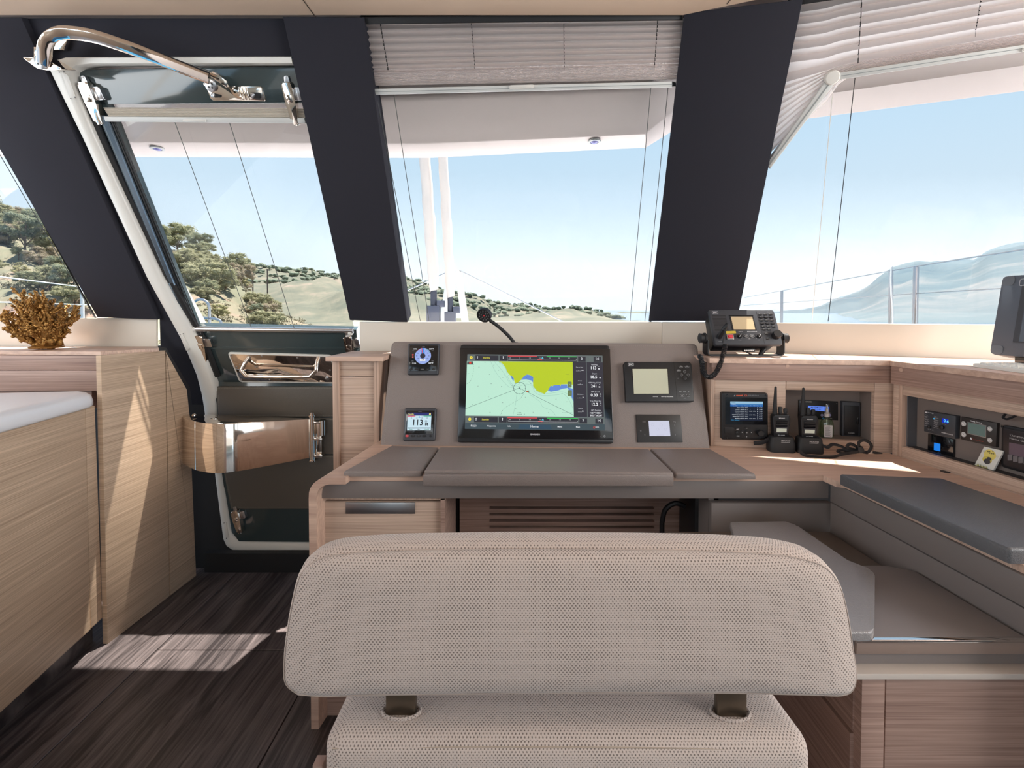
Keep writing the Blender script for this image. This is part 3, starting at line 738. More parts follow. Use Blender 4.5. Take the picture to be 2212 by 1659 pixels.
# ================================================================== galley on the left
LC = PL((-1.405, 1.552, 0), (.024, .411, 0), (0, 0, 1))
t = thing('tall_cabinet', 'tall oak cabinet with two flush doors between the galley counter and the companionway', 'cabinet', (-1.6, 1.75, 0))
k = MB(); k.poly(LC, wp([(233, 1391), (366.5, 1289), (357, 757), (218, 768)], LC), -.018, 0, .0012); finish(k, 'cabinet_door', M['wood_galley'], t)
k = MB(); k.poly(LC, wp([(368, 1288), (424, 1244), (409, 893), (404, 842), (356, 757), (358.6, 757)], LC), -.018, 0, .0012); finish(k, 'cabinet_door', M['wood_galley'], t)
k = MB(); k.wbox((-1.50, 1.64, .0), (-1.428, 1.80, .96)); finish(k, 'carcass', M['wood_dark'], t)
GC = PL((-1.423, 1.556, 0), (-.062, .372, 0), (0, 0, 1))
t = thing('galley_counter', 'oak galley counter front under a white worktop at the left', 'counter', (-1.7, 1.2, 0))
k = MB(); k.poly(GC, wp([(-260, 1780), (195.5, 1360), (184.5, 881), (0, 932), (-260, 1006)], GC), -.02, 0, .001); finish(k, 'front_panel', M['wood_galley'], t)
k = MB(); k.poly(GC, wp([(197, 1358), (222, 1335), (205.5, 876), (186, 881)], GC), -.02, -.001, .001); finish(k, 'filler_panel', M['wood_galley'], t)
k = MB(); k.poly(GC, [(-1.6, 0), (.02, 0), (.02, .1), (-1.6, .1)], -.08, -.045); finish(k, 'plinth', M['floor'], t)
k = MB(); k.poly(GC.off(-.03), [(-1.6, .1), (.0, .1), (.0, .82), (-1.6, .82)], -.5, 0); finish(k, 'carcass', M['wood_dark'], t)
zt = .884
o_ = V((-1.423, 1.556)); du = V((-.164, .986)); nu = V((.986, .164))
k = MB(); prof_ = [(-.55, -.05), (0.006, -.05), (.012, -.044), (.012, -.030), (.006, -.012), (-.008, -.003), (-.03, 0), (-.55, 0)]
pts_ = []
for s_, ins in ((-1.6, 0), (-.10, 0), (-.045, .004), (-.02, .014), (-.006, .03)):
    c = o_ + du * s_; pts_.append([V((c.x + nu.x * (min(a, .012) - ins * 1.0), c.y + nu.y * (a - ins * .2), zt + b)) for a, b in prof_])
k.grid(pts_, closed=True); k.bm.faces.new([v for v in k.bm.verts][-len(prof_):]); bmesh.ops.recalc_face_normals(k.bm, faces=list(k.bm.faces))
finish(k, 'worktop', M['solid'], t, smooth=50)
t = thing('galley_shelf', 'oak ledge with panelled upstand behind the white galley worktop', 'shelf', (-1.75, 1.75, .88))
k = MB(); zs = 1.012
front = [atZ(-160, 757, zs), atZ(217, 759.5, zs), atZ(343, 752, zs)]
Zs = PLZ(zs); pf_ = [(p.x, p.y) for p in front]; pf_.append((atY(341, 740, 1.856).x, 1.856)); pf_.append((front[0].x - .2, 1.856))
k.poly(Zs, pf_, -.013, 0, .001); finish(k, 'shelf_top', M['wood_top'], t)
ybk = front[1].y + .012
PB_ = PLY(ybk)
for y0, y1 in ((768, 799), (800.5, 845)):
    k = MB(); k.poly(PB_, PB_.pts([(-160, y0), (213, y0), (213, y1), (-160, y1)]), -.014, 0, .001); finish(k, 'upstand_board', M['wood_dark'], t)
k = MB(); k.wbox((-2.4, ybk + .015, .80), (-1.53, 1.85, .995)); finish(k, 'core', M['wood_dark'], t)

# gold coral ornament
def coral(base, hgt):
    rnd = random.Random(11); k = MB()
    def lump(p, r): k.ico(p, r * rnd.uniform(.8, 1.15), 1, jit=.5, nf=1.8, seed=rnd.random() * 9, sc=(1, 1, rnd.uniform(.8, 1.5)))
    def grow(p, d, L, r, depth):
        n = max(3, int(L / .009)); pts = [p]; 
        for i in range(n):
            d = (d + V((rnd.uniform(-.3, .3), rnd.uniform(-.3, .3), rnd.uniform(-.12, .26)))).normalized(); p = p + d * (L / n); pts.append(p)
            if rnd.random() < .8: lump(p + V((rnd.uniform(-1, 1), rnd.uniform(-1, 1), rnd.uniform(-.6, 1))).normalized() * r * 1.05, r * .8)
            if depth < 3 and i > 0 and rnd.random() < (.62, .5, .34)[depth]:
                sd = (d + V((rnd.uniform(-1, 1), rnd.uniform(-1, 1), rnd.uniform(-.3, .8))) * .95).normalized()
                grow(p, sd, L * rnd.uniform(.35, .6), r * .78, depth + 1)
        k.tube(pts, [r * (1 - .45 * i / n) * rnd.uniform(.85, 1.2) for i in range(len(pts))], 6)
        lump(p, r * .85); lump(p + d * r * .9, r * .7)
    for i in range(17):
        a = 2 * pi * i / 17 + rnd.uniform(-.2, .2); tilt = (.18, .6, .98, 1.2)[i % 4]
        d = V((cos(a) * sin(tilt), sin(a) * sin(tilt) * .55, cos(tilt)))
        grow(V(base) + V((cos(a) * .018, sin(a) * .012, .004)), d, hgt * (.80 if tilt < .3 else .72 if tilt < .8 else .62), .0098, 0)
    for i in range(26): lump(V(base) + V((rnd.uniform(-.045, .045), rnd.uniform(-.03, .03), rnd.uniform(.006, .05))), .012)
    k.lathe(V(base), (0, 0, 1), [(.048, 0), (.05, .006), (.03, .014), (0, .016)], 14)
    return k
cb = atZ(101, 757, zs); cb.y = 1.71; cb = V((atY(101, 755, 1.71).x, 1.71, zs + .006))
tag(finish(coral(cb, .165), 'coral_ornament', M['gold'], smooth=80), 'branching gold coral ornament on the oak ledge by the left window', 'ornament')

# ================================================================== cupboard left of the console
t = thing('pedestal_cupboard', 'narrow oak cupboard with overhanging lid between the companionway and the console', 'cupboard', (-.55, 1.7, 0))
PC = PLY(1.60)
k = MB(); k.poly(PC, PC.pts([(718.5, 779), (733, 779), (736, 1100), (722, 1100)]), -.16, .004, .001); finish(k, 'side_board', M['wood_v'], t)
k = MB(); k.poly(PC, PC.pts([(808, 779), (819, 779), (819, 1100), (808, 1100)]), -.16, .004, .001); finish(k, 'side_board', M['wood_v'], t)
k = MB(); k.poly(PC, PC.pts([(733, 779), (808, 779), (808, 814), (733, 814)]), -.02, -.006, .001); finish(k, 'top_panel', M['wood'], t)
k = MB(); k.poly(PC, PC.pts([(733, 815.5), (808, 815.5), (808, 1100), (733, 1100)]), -.02, -.006, .001); finish(k, 'door_panel', M['wood'], t)
lz = atY(760, 770, 1.58).z; a = atY(703, 770, 1.575); b = atY(828, 770, 1.575)
k = MB(); Zl = PLZ(lz); k.poly(Zl, [(a.x, 1.575), (b.x, 1.575), (b.x, 1.80), (a.x + .02, 1.80)], -.016, 0, .001); finish(k, 'lid', M['wood_top'], t)
k = MB(); k.wbox((b.x - .02, 1.72, .70), (b.x + .05, 1.74, lz - .018)); finish(k, 'back_board', M['wood'], t)

# ================================================================== worktop and nav station
ZD = .70
DZ = PLZ(ZD)
Pq = lambda x, y, z=ZD: (atZ(x, y, z).x, atZ(x, y, z).y)
nA, nB = V((*Pq(1535, 963), 0)), V((*Pq(1920, 978), 0))
NW = PL((nA.x, nA.y, 0), nB - nA, (0, 0, 1))
rA, rB = V((*Pq(1932, 984), 0)), V((*Pq(2212, 1072), 0))
rA = nB + (rA - nB) * .6
RW = PL((rA.x, rA.y, 0), rB - rA, (0, 0, 1))
k = MB()
far_r = rB + (rB - rA).normalized() * .4
k.poly(DZ, [(-.4525, 1.256), (.866, 1.256), (.873, 1.214), (.892, 1.206), (.925, .80), (.93, .70), (far_r.x, .70), (rB.x, rB.y), (rA.x, rA.y), (nB.x, nB.y), (nA.x, nA.y), (.66, 1.545), (-.40, 1.575)], -.016, 0, .0012)
tag(finish(k, 'worktop', M['wood_top']), 'pale oak desk top wrapping round the helm and nav corner', 'worktop')
t = thing('helm_desk', 'low helm desk with grey fascia, oak drawer and slotted oak back panel', 'desk', (0, 1.4, 0))
# waterfall end board
k = MB(); o2 = [(-.556, 0), (-.556, .645)] + [(-.506 - .05 * cos(a), .652 + .05 * sin(a)) for a in [i * pi / 16 for i in range(1, 8)]] + [(-.50, .702), (-.455, .702)]
i2 = [(-.455, .684), (-.50, .684)] + [(-.504 - .030 * sin(a), .652 + .030 * cos(a)) for a in [i * pi / 12 for i in range(1, 6)]] + [(-.535, .645), (-.535, 0)]
rows = [[V((x + sh, y, z)) for x, z in o2 + i2] for y, sh in ((1.232, 0), (1.60, .058))]
k.grid(rows, closed=True); n_ = len(o2 + i2); vs = list(k.bm.verts); k.bm.faces.new(vs[:n_]); k.bm.faces.new(vs[n_:][::-1]); bmesh.ops.recalc_face_normals(k.bm, faces=list(k.bm.faces))
bmesh.ops.triangulate(k.bm, faces=[f for f in k.bm.faces if len(f.verts) > 4])
finish(k, 'end_board', M['wood_top'], t)
FA = PLY(1.258)
k = MB(); k.poly(FA, [(-.534, .634), (.884, .634), (.884, .683), (-.500, .683), (-.52, .676), (-.532, .66)], -.02, 0, .002); finish(k, 'fascia', M['fascia'], t)
k = MB(); k.poly(FA, FA.pts([(688, 1076.5), (962, 1078), (962, 1081), (688, 1080)]), -.2, -.004); finish(k, 'rail', M['wood_v'], t)
FD = PLY(1.272)
k = MB(); k.poly(FD, FD.pts([(688, 1083), (959, 1083), (959, 1330), (688, 1330)]), -.018, 0, .0012); dr = finish(k, 'drawer', M['wood'], t)
k = MB(); k.poly(FD, FD.pts([(747, 1084.5), (897, 1084.5), (897, 1109), (747, 1109)]), 0, .003, .0008); finish(k, 'handle_plate', M['brushed'], dr)
xs_ = FD.at(*FD.p(962, 1100)).x
k = MB(); k.wbox((xs_ - .012, 1.262, 0), (xs_, 1.52, .632)); k.wbox((-.53, 1.275, 0), (xs_ - .012, 1.30, .55)); finish(k, 'drawer_cabinet_side', M['wood_dark'], t)
FB = PLY(1.50); sl = [(1088, 1093), (1102, 1107), (1116, 1121), (1130, 1135), (1144, 1149)]
k = MB(); L_, R_ = 993, 1482
pz = lambda x, y: FB.p(x, y)
def hb(x0, y0, x1, y1): k.poly(FB, [pz(x0, y0), pz(x1, y0), pz(x1, y1), pz(x0, y1)], -.016, 0)
hb(L_, 1060, 1057, 1330); hb(1414, 1060, R_, 1330); hb(1057, 1060, 1414, 1094)
for q in range(4): hb(1057, 1099.5 + q * 14, 1414, 1108 + q * 14)
hb(1057, 1155.5, 1414, 1330)
finish(k, 'slotted_panel', M['wood_dark'], t)
k = MB(); k.wbox((FB.at(*pz(985, 1100)).x, 1.56, 0), (.62, 1.57, .66)); finish(k, 'vent_lining', M['black'], t)
k = MB(); k.poly(FD, FD.pts([(1537, 1087), (1797, 1087), (1797, 1330), (1537, 1330)]), -.02, 0, .0015); finish(k, 'grey_panel', M['fascia'], t)
k = MB(); xx = FD.at(*FD.p(1537, 1100)).x; k.wbox((xx, 1.293, 0), (xx + .015, 1.54, .634)); finish(k, 'bay_side', M['fascia'], t)
# right return fascia, two stacked panels
rx0 = V((.888, 1.232)); rx1 = V((.925, .70)); RFc = PL((rx0.x, rx0.y, 0), (rx1 - rx0).to_3d(), (0, 0, 1))
t = thing('chart_counter', 'grey panelled side counter running aft along the right', 'counter', (1.0, 1.0, .3))
k = MB(); k.box(RFc, -.024, .627, .54, .683, -.02, 0, .002); finish(k, 'upper_fascia', M['fascia'], t)
k = MB(); k.box(RFc, -.024, .50, .54, .6245, -.02, -.001, .002); finish(k, 'lower_fascia', M['fascia'], t)
k = MB(); k.poly(RFc, [(-.024, 0), (.54, 0), (.54, .5), (-.024, .5)], -.02, -.004); finish(k, 'base_panel', M['fascia'], t)
# leather pads on the desk
def pad(name, label, l, z, th, mat='leather', bev=.006, stitch=True):
    Zp = PLZ(z); p = wp(l, Zp); k = MB(); k.poly(Zp, rpoly(p, .006, 2), -th, 0, bev, 3)
    o = finish(k, name, M[mat], smooth=50); tag(o, label, 'pad'); return o
pad('desk_pad', 'left grey leather desk pad beside the oak end board', [(741, 1018), (911, 1018), (948, 966), (846, 962)], ZD + .0145, .0145)
Zp = PLZ(ZD + .0215); lp_ = wp([(916, 1016), (1456, 1021), (1401, 968.5), (950, 965)], Zp); k = MB(); k.poly(Zp, rpoly(lp_, .006, 2), -.0205, 0, .006, 3)
fy = min(lp_[0][1], lp_[1][1]); k.wbox((lp_[0][0] + .001, fy - .002, ZD - .016), (lp_[1][0] - .001, fy + .008, ZD + .016), .003, 2)
tag(finish(k, 'desk_pad', M['leather'], smooth=50), 'large grey leather desk pad with deep front lip in the middle of the helm desk', 'pad')
pad('desk_pad', 'right grey leather desk pad beside the bare oak corner', [(1459, 1022), (1634, 1024), (1532, 968), (1403, 969)], ZD + .0145, .0145)
pad('counter_pad', 'long dark leather pad on the side counter in front of the recessed switch panels', [(1813, 1023), (2033, 1032), (2330, 1133), (2330, 1186), (2181, 1186)], ZD + .0275, .0275, 'leather_pad')

# ---- console
CB = V((.1, 1.523, ZD))
CON = PL(CB, (.659 + .448, 1.507 - 1.538, 0), V((0, 1.523 * .077, atY(1180, 740, 1.523 * 1.077).z - ZD)))
k = MB(); k.poly(CON, rpoly(wp([(822, 964), (1534, 970), (1506, 742), (846, 737.5)], CON), [.004, .004, .02, .02], 3), -.05, 0, .007, 3)
t = tag(finish(k, 'instrument_console', M['leather'], smooth=50), 'sloping grey leather instrument console facing the helm seat', 'console'); t['_loc'] = tuple(t.location)
k = MB()
p = wp([(830, 957), (1527, 962), (1500, 748), (851, 744)], CON)
for a, b in ((p[0], p[3]), (p[3], p[2]), (p[2], p[1])):
    L = sqrt((a[0] - b[0]) ** 2 + (a[1] - b[1]) ** 2); nn = int(L / .007)
    for j in range(nn):
        t0, t1 = j / nn, (j + .55) / nn
        k.line(CON, [(a[0] + (b[0] - a[0]) * t0, a[1] + (b[1] - a[1]) * t0), (a[0] + (b[0] - a[0]) * t1, a[1] + (b[1] - a[1]) * t1)], .001, .0006)
st = finish(k, 'stitching', M['thread'], t, smooth=0); st['kind'] = 'stuff'

# ---- nav corner cabinet (front facing, then return)
def wpz(pl, l): return wp(l, pl)
t = thing('nav_cabinet', 'oak nav station cabinet with a recessed grey niche in the corner', 'cabinet', (.95, 1.55, ZD))
sx0 = NW.p(1543, 900)[0]; x1_, x2_, x3_, x4_ = (NW.p(q, 900)[0] for q in (1697, 1888, 1919, 1928))
zt_, zb_ = NW.p(1697, 842)[1], NW.p(1697, 947)[1]; zu = NW.p(1700, 823)[1]
k = MB(); k.box(NW, sx0 - .012, ZD, sx0 - .001, zu, -.18, .004, .001); finish(k, 'side_board', M['wood_v'], t)
k = MB(); k.box(NW, sx0, ZD, x1_ - .001, zu, -.016, 0, .001); finish(k, 'device_panel', M['wood'], t)
k = MB(); k.box(NW, x1_ + .001, zt_, x2_ - .001, zu, -.016, 0, .001); finish(k, 'top_rail', M['wood'], t)
k = MB(); k.box(NW, x1_ + .001, ZD, x2_ - .001, zb_, -.016, 0, .001); finish(k, 'bottom_rail', M['wood'], t)
k = MB(); k.box(NW, x2_ + .0005, ZD, x3_ + .03, zu, -.016, 0, .001); finish(k, 'stile', M['wood'], t)
k = MB(); k.box(NW, x1_ - .03, zb_ - .03, x2_ + .01, zu, -.085, -.075); k.box(NW, x2_ - .001, zb_ - .02, x2_ + .008, zt_ + .02, -.08, -.016); k.box(NW, x1_ - .008, zb_ - .02, x1_, zt_ + .02, -.08, -.016)
k.box(NW, x1_ - .008, zt_ + .0, x2_ + .008, zt_ + .01, -.08, -.016); k.box(NW, x1_ - .008, zb_ - .01, x2_ + .008, zb_ - .001, -.08, -.016)
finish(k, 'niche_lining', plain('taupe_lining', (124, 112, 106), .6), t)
NB = NW.off(-.075)
NZ = (zb_, zt_)
t = thing('side_cabinet', 'oak side cabinet with a long recessed switch panel niche at the right', 'cabinet', (1.25, 1.2, ZD))
ru = lambda x, y: RW.p(x, y)
a0 = ru(1949, 900)[0]; rt = ru(1949, 853)[1]; rb = ru(1949, 964)[1]; rend = RW.p(2212, 1000)[0] + .35; e0 = ru(1924, 900)[0]
k = MB(); k.box(RW, 0.0, ZD, a0 - .012, zu + .0, -.016, 0, .001); finish(k, 'stile', M['wood'], t)
k = MB(); k.box(RW, a0 - .011, ZD, a0, zu, -.05, .001, .001); finish(k, 'return_board', M['wood_v'], t)
k = MB(); k.box(RW, a0 + .0005, rt, rend, zu, -.016, 0, .001); finish(k, 'top_rail', M['wood'], t)
k = MB(); k.box(RW, a0 + .0005, ZD, rend, rb, -.016, 0, .001); finish(k, 'bottom_rail', M['wood'], t)
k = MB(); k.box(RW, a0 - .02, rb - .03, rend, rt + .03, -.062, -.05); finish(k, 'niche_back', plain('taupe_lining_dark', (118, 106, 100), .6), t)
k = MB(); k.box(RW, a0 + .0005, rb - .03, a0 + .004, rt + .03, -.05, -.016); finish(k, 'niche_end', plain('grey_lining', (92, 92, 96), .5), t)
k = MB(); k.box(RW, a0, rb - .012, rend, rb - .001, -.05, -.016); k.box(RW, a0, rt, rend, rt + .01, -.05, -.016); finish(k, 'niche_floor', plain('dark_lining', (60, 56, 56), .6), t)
RBk = RW.off(-.05)
# apron board and ledge over both
zs2 = NW.p(1700, 786)[1]
t = thing('nav_ledge', 'oak ledge with deep apron running above the nav corner and side cabinet', 'shelf', (1.0, 1.5, zu))
k = MB(); k.box(NW, sx0 - .012, zu + .0005, NW.p(1926, 800)[0] + .004, zs2, -.05, .006, .001); finish(k, 'apron', M['wood_dark'], t)
k = MB(); k.box(RW, -.004, zu + .0005, rend, zs2, -.05, .006, .001); finish(k, 'apron', M['wood_dark'], t)
zt2 = zs2 + .017
la = NW.at(sx0 - .02, 0, .012); lb_ = NW.at(NW.p(1918, 800)[0] + .0, 0, .013); lc = RW.at(-.0, 0, .013); ld = RW.at(rend, 0, .013)
bk_r = RS.at(1.55, 0, .002); bk_l = RS.at(0.0, 0, .002)
mx, my = lb_.x - .004, lb_.y
k = MB(); k.poly(PLZ(zt2), [(la.x, la.y), (mx, my), (bk_r.x - .42, bk_r.y + .153), (bk_l.x, bk_l.y), (.55, 1.845), (.55, 1.66), (la.x, 1.60)], -.0165, 0, .001); finish(k, 'ledge_top', M['wood_top'], t)
k = MB(); k.poly(PLZ(zt2), [(mx + .0006, my - .0004), (lc.x, lc.y - .01), (ld.x, ld.y), (bk_r.x + .1, ld.y), (bk_r.x, bk_r.y), (bk_r.x - .419, bk_r.y + .1525)], -.0165, 0, .001); finish(k, 'ledge_top', M['wood_top_y'], t)
ZLED = zt2
k = MB(); k.lathe(NW.P(1699, 790, .006), NW.n, [(.006, 0), (.006, .0006), (0, .0007)], 14); k.lathe(RW.P(1950, 799, .006), RW.n, [(.006, 0), (.006, .0006), (0, .0007)], 14); sc_ = finish(k, 'screw_cap', M['wood_top'], t)
k = MB(); pc = atZ(2042, 1019, ZD + .0006); k.lathe(pc, (0, 0, 1), [(.011, 0), (.011, .0012), (0, .0013)], 18); tag(finish(k, 'desk_grommet', M['black']), 'small black round grommet set in the oak desk below the side niche', 'grommet')

# ================================================================== seat locker at the right
t = thing('seat_locker', 'low grey topped locker with oak drawer front at the lower right', 'locker', (.8, 1.0, 0))
ZB = .58
k = MB(); k.poly(PLZ(ZB), [(.43, .795), (.912, .795), (.897, 1.0), (.85, 1.022), (.43, 1.022)], -.05, 0, .003); finish(k, 'raised_top', M['fascia'], t)
k = MB(); k.poly(PLZ(.545), [(.43, 1.0), (.895, 1.0), (.882, 1.25), (.43, 1.25)], -.03, 0, .002); finish(k, 'lower_top', plain('brown_grey_panel', (112, 100, 92), .5), t)
k = MB(); k.box(PLY(.79), .607, .5735, 1.2, .579, -.004, .003, .002); finish(k, 'steel_lip', M['steel'], t)
k = MB(); k.box(PLY(.79), .609, .550, 1.2, .573, -.012, .0, .004); finish(k, 'finger_recess', plain('brown_recess', (150, 130, 120), .35), t)
k = MB(); k.poly(PLZ(.531), [(.58, .772), (1.2, .772), (1.2, .80), (.58, .80)], -.01, 0, .002); k.wbox((.6, .80, .50), (1.2, .81, .57)); finish(k, 'ledge', plain('pale_grey_ledge', (196, 186, 178), .4), t)
DF = PLY(.785)
zt_d = .524
k = MB(); k.box(DF, DF.p(1860, 1500)[0], 0, DF.p(1909.5, 1500)[0], zt_d, -.3, .002, .001); finish(k, 'corner_post', M['wood_dark'], t)
k = MB(); k.box(DF, DF.p(1914, 1500)[0], .08, 1.3, zt_d - .002, -.02, 0, .001); finish(k, 'drawer_front', M['wood_dark'], t)  # same veneer as elsewhere, its shade painted in by the darker colour
k = MB(); k.wbox((.608, .80, .02), (.622, 1.25, .40)); k.wbox((.612, .80, .408), (.624, 1.25, .53)); finish(k, 'side_panel', M['wood_dark'], t)
k = MB(); k.wbox((.628, .81, 0), (1.2, .99, .50)); k.wbox((.628, .99, 0), (.87, 1.23, .50)); finish(k, 'carcass', M['black'], t)
pad('seat_pad', 'grey stitched leather seat pad lying on the locker behind the chair back', [(1576, 1127), (1697, 1125), (1722, 1135), (1830, 1212), (1876, 1225), (1890, 1240), (1889, 1352), (1884, 1366), (1640, 1366)], ZB + .0155, .0145, 'leather_seat', bev=.004)
k = MB()
spd = PLZ(ZB + .0157); p = wp([(1581, 1131), (1690, 1128), (1720, 1140), (1822, 1214), (1868, 1230), (1882, 1244), (1880, 1352)], spd)
for a, b in zip(p, p[1:]):
    L = sqrt((a[0] - b[0]) ** 2 + (a[1] - b[1]) ** 2); nn = max(1, int(L / .008))
    for j in range(nn): k.line(spd, [(a[0] + (b[0] - a[0]) * (j / nn), a[1] + (b[1] - a[1]) * (j / nn)), (a[0] + (b[0] - a[0]) * ((j + .55) / nn), a[1] + (b[1] - a[1]) * ((j + .55) / nn))], .0011, 0)
spo = [o for o in COL.objects if o.name == 'seat_pad'][0]; spo['_loc'] = tuple(spo.location)
st = finish(k, 'stitching', M['thread'], spo, smooth=0); st['kind'] = 'stuff'

# ================================================================== helm chair
t = thing('helm_chair', 'cream woven helm chair with padded backrest on two metal posts, seen from behind', 'chair', (.08, .70, 0))
PBk = PL(atY(1100, 1512, .575), (1, 0, 0), (0, .05, 1))
out_px = [(640, 1508), (612, 1484), (608, 1440), (616, 1370), (628, 1300), (642, 1250), (664, 1222), (706, 1204), (780, 1196), (900, 1191), (1100, 1188), (1300, 1189), (1500, 1192), (1660, 1199), (1735, 1209), (1788, 1228), (1820, 1268), (1838, 1330), (1850, 1410), (1857, 1460), (1850, 1496), (1825, 1510), (1760, 1509), (1600, 1505), (1400, 1504), (1200, 1505), (1000, 1507), (800, 1509), (700, 1512)]
ou = [V(p).to_2d() for p in wp(out_px, PBk)]
sm = spline([p.to_3d() for p in ou + [ou[0]]], 4)[:-1]; ou = [V((p.x, p.y)) for p in sm]
if sum(ou[i - 1].x * ou[i].y - ou[i].x * ou[i - 1].y for i in range(len(ou))) < 0: ou = ou[::-1]
cen = sum(ou, V((0, 0))) / len(ou); n_ = len(ou)
nrm = []
for i in range(n_):
    d = ou[(i + 2) % n_] - ou[i - 2]; nrm.append(V((d.y, -d.x)).normalized())
k = MB(); L_uv = k.bm.loops.layers.uv.new('UVMap')
#        (mode, inset, depth n, uv distance past the edge)
def scaled(f): return [cen + (p - cen) * f for p in ou]
rings = []
for f, n1 in ((.12, .012), (.4, .0115), (.7, .009), (.88, .005)): rings.append(([p for p in scaled(f)], n1, 0.0))
for ins, n1, uvd in ((.006, -.001, 0), (.0015, -.0045, .003), (.0025, -.006, .006), (-.003, -.011, .012), (-.0055, -.025, .026), (-.004, -.045, .046), (.004, -.062, .064), (.018, -.074, .083), (.045, -.082, .11)): rings.append(([p - q * ins for p, q in zip(ou, nrm)], n1, uvd))
rings.append((scaled(.3), -.088, .2))
V_ = []; UVv = {}
rn = random.Random(3)
for pts_, n1, uvd in rings:
    row = []
    for i, p in enumerate(pts_):
        wv = .0012 * mnoise.noise(V((p.x * 14, p.y * 14, n1 * 30)))
        v = k.bm.verts.new(PBk.at(p.x, p.y, n1 + wv)); UVv[v] = (p if uvd == 0 else ou[i] + nrm[i] * uvd); row.append(v)
    V_.append(row)
for A, B in zip(V_, V_[1:]):
    for j in range(n_): k.bm.faces.new((A[j], B[j], B[(j + 1) % n_], A[(j + 1) % n_]))
k.bm.faces.new(V_[0]); k.bm.faces.new(V_[-1][::-1])
bmesh.ops.recalc_face_normals(k.bm, faces=list(k.bm.faces))
for f in k.bm.faces:
    for l in f.loops: l[L_uv].uv = UVv[l.vert]
finish(k, 'backrest', M['fabric'], t, smooth=75)
# piping seam along the top of the back panel
k = MB(); k.tube([PBk.at(p.x - q.x * .001, p.y - q.y * .001, -.0045) for p, q in zip(ou, nrm)], .0008, 5, closed=True); finish(k, 'seam', plain('cream_thread', (182, 166, 156), .95), t)
# lower cushion
def cushion(name, x0, x1, y0, y1, z0, z1, r, waist=.0):
    k = MB(); L_uv = k.bm.loops.layers.uv.new('UVMap')
    tmp = bmesh.new(); bmesh.ops.create_cube(tmp, size=1)
    for v in tmp.verts: v.co = V(((x0 + x1) / 2 + v.co.x * (x1 - x0), (y0 + y1) / 2 + v.co.y * (y1 - y0), (z0 + z1) / 2 + v.co.z * (z1 - z0)))
    bmesh.ops.bevel(tmp, geom=list(tmp.edges), offset=r, segments=6, affect='EDGES', profile=.5)
    k.join(tmp); return k
zl = atY(1200, 1592, .575).z
k = cushion('seat', atY(686, 1620, .57).x, atY(1773, 1620, .57).x, .565, 1.02, .33, zl + .004, .028)
for v in k.bm.verts:
    tpr = (v.co.z - .33) / .3
    v.co.x *= 1 - .06 * max(0, (v.co.y - .60)) / .4 - .02 * tpr
    v.co.z += .004 * (1 - ((v.co.x) / .34) ** 2) * (1 if v.co.z > .5 else 0)
finish(k, 'seat', M['fabric'], t, smooth=75, boxuv=True)
k = MB(); ysm = .5675; k.tube([V((x / 100, ysm + .002, zl + .004 * (1 - (x / 34) ** 2) - .012)) for x in range(-23, 37, 3)], .001, 5); finish(k, 'seat_seam', plain('cream_thread_dark', (170, 154, 138), .9), t)
for cx_ in (867, 1578):
    c = atY(cx_, 1530, .605); k = MB(); k.wbox((c.x - .0205, .600, zl - .02), (c.x + .0205, .612, .70), .003); po = finish(k, 'post', plain('satin_bronze_steel', (118, 106, 92), .35, metal=.9), t)
    k = MB(); k.tube([V((c.x + .026 * cos(a), .606 + .014 * sin(a), zl + .0085 - .004 * (c.x / .34) ** 2)) for a in [i * pi / 10 for i in range(20)]], .0022, 6, closed=True); finish(k, 'post_collar', M['fabric'], po, boxuv=True)
k = MB(); k.wbox((-.22, .62, .06), (.30, .98, .335), .004); finish(k, 'chair_base', M['wood_dark'], t)
k = MB(); k.wbox((-.26, .60, 0), (.34, 1.0, .06)); finish(k, 'chair_plinth', M['black'], t)
k = MB(); k.wbox((-.263, .585, .0), (-.250, .60, .56), .001); finish(k, 'side_edge', M['wood_dark'], t)
# ================================================================== instruments
class G:
    'layout frame: reference crop coordinates -> plane coordinates, and text sized by cap height'
    def __init__(s, pl, x0, y0, sc): s.pl, s.x0, s.y0, s.sc = pl, x0, y0, sc
    def q(s, x, y): return s.pl.p(s.x0 + x / s.sc, s.y0 + y / s.sc)
    def l(s, pts): return [s.q(*p) for p in pts]
    def m(s, x, y): a, b = s.q(x, y), s.q(x + 10, y); return sqrt((a[0] - b[0]) ** 2 + (a[1] - b[1]) ** 2) / 10
    def t(s, k, txt, x, y, cap, n, align='CENTER', sx=1.0, bold=0.0, col=None):
        if col is not None: k.col = col
        u, v = s.q(x, y); m = s.m(x, y); k.text(s.pl, txt, u, v, cap * m / .70, n, align, sx, bold * m)
    def rr(s, x0, y0, x1, y1, r):
        a, b, c, d = s.q(x0, y1), s.q(x1, y1), s.q(x1, y0), s.q(x0, y0); return rpoly([a, b, c, d], r * s.m(x0, y0), 3)
    def e(s, x, y, r, ry=None, k=20): m = s.m(x, y); c = s.q(x, y); return ell(c[0], c[1], r * m, (ry or r) * m, k)
    def P(s, x, y, n=0): return s.pl.at(*s.q(x, y), n)
WH = (.85, .87, .9); GR = (.30, .34, .36); BK = (.012, .013, .016)
def L3(*c): return lin(c)
def key(g, t, x, y, rx, ry, n, h, mat='black', r=None, nm='key'):
    k = MB(); k.poly(g.pl, g.e(x, y, rx, ry, 16) if r is None else g.rr(x - rx, y - ry, x + rx, y + ry, r), n, n + h, h * .35, 1); return finish(k, nm, M[mat], t)

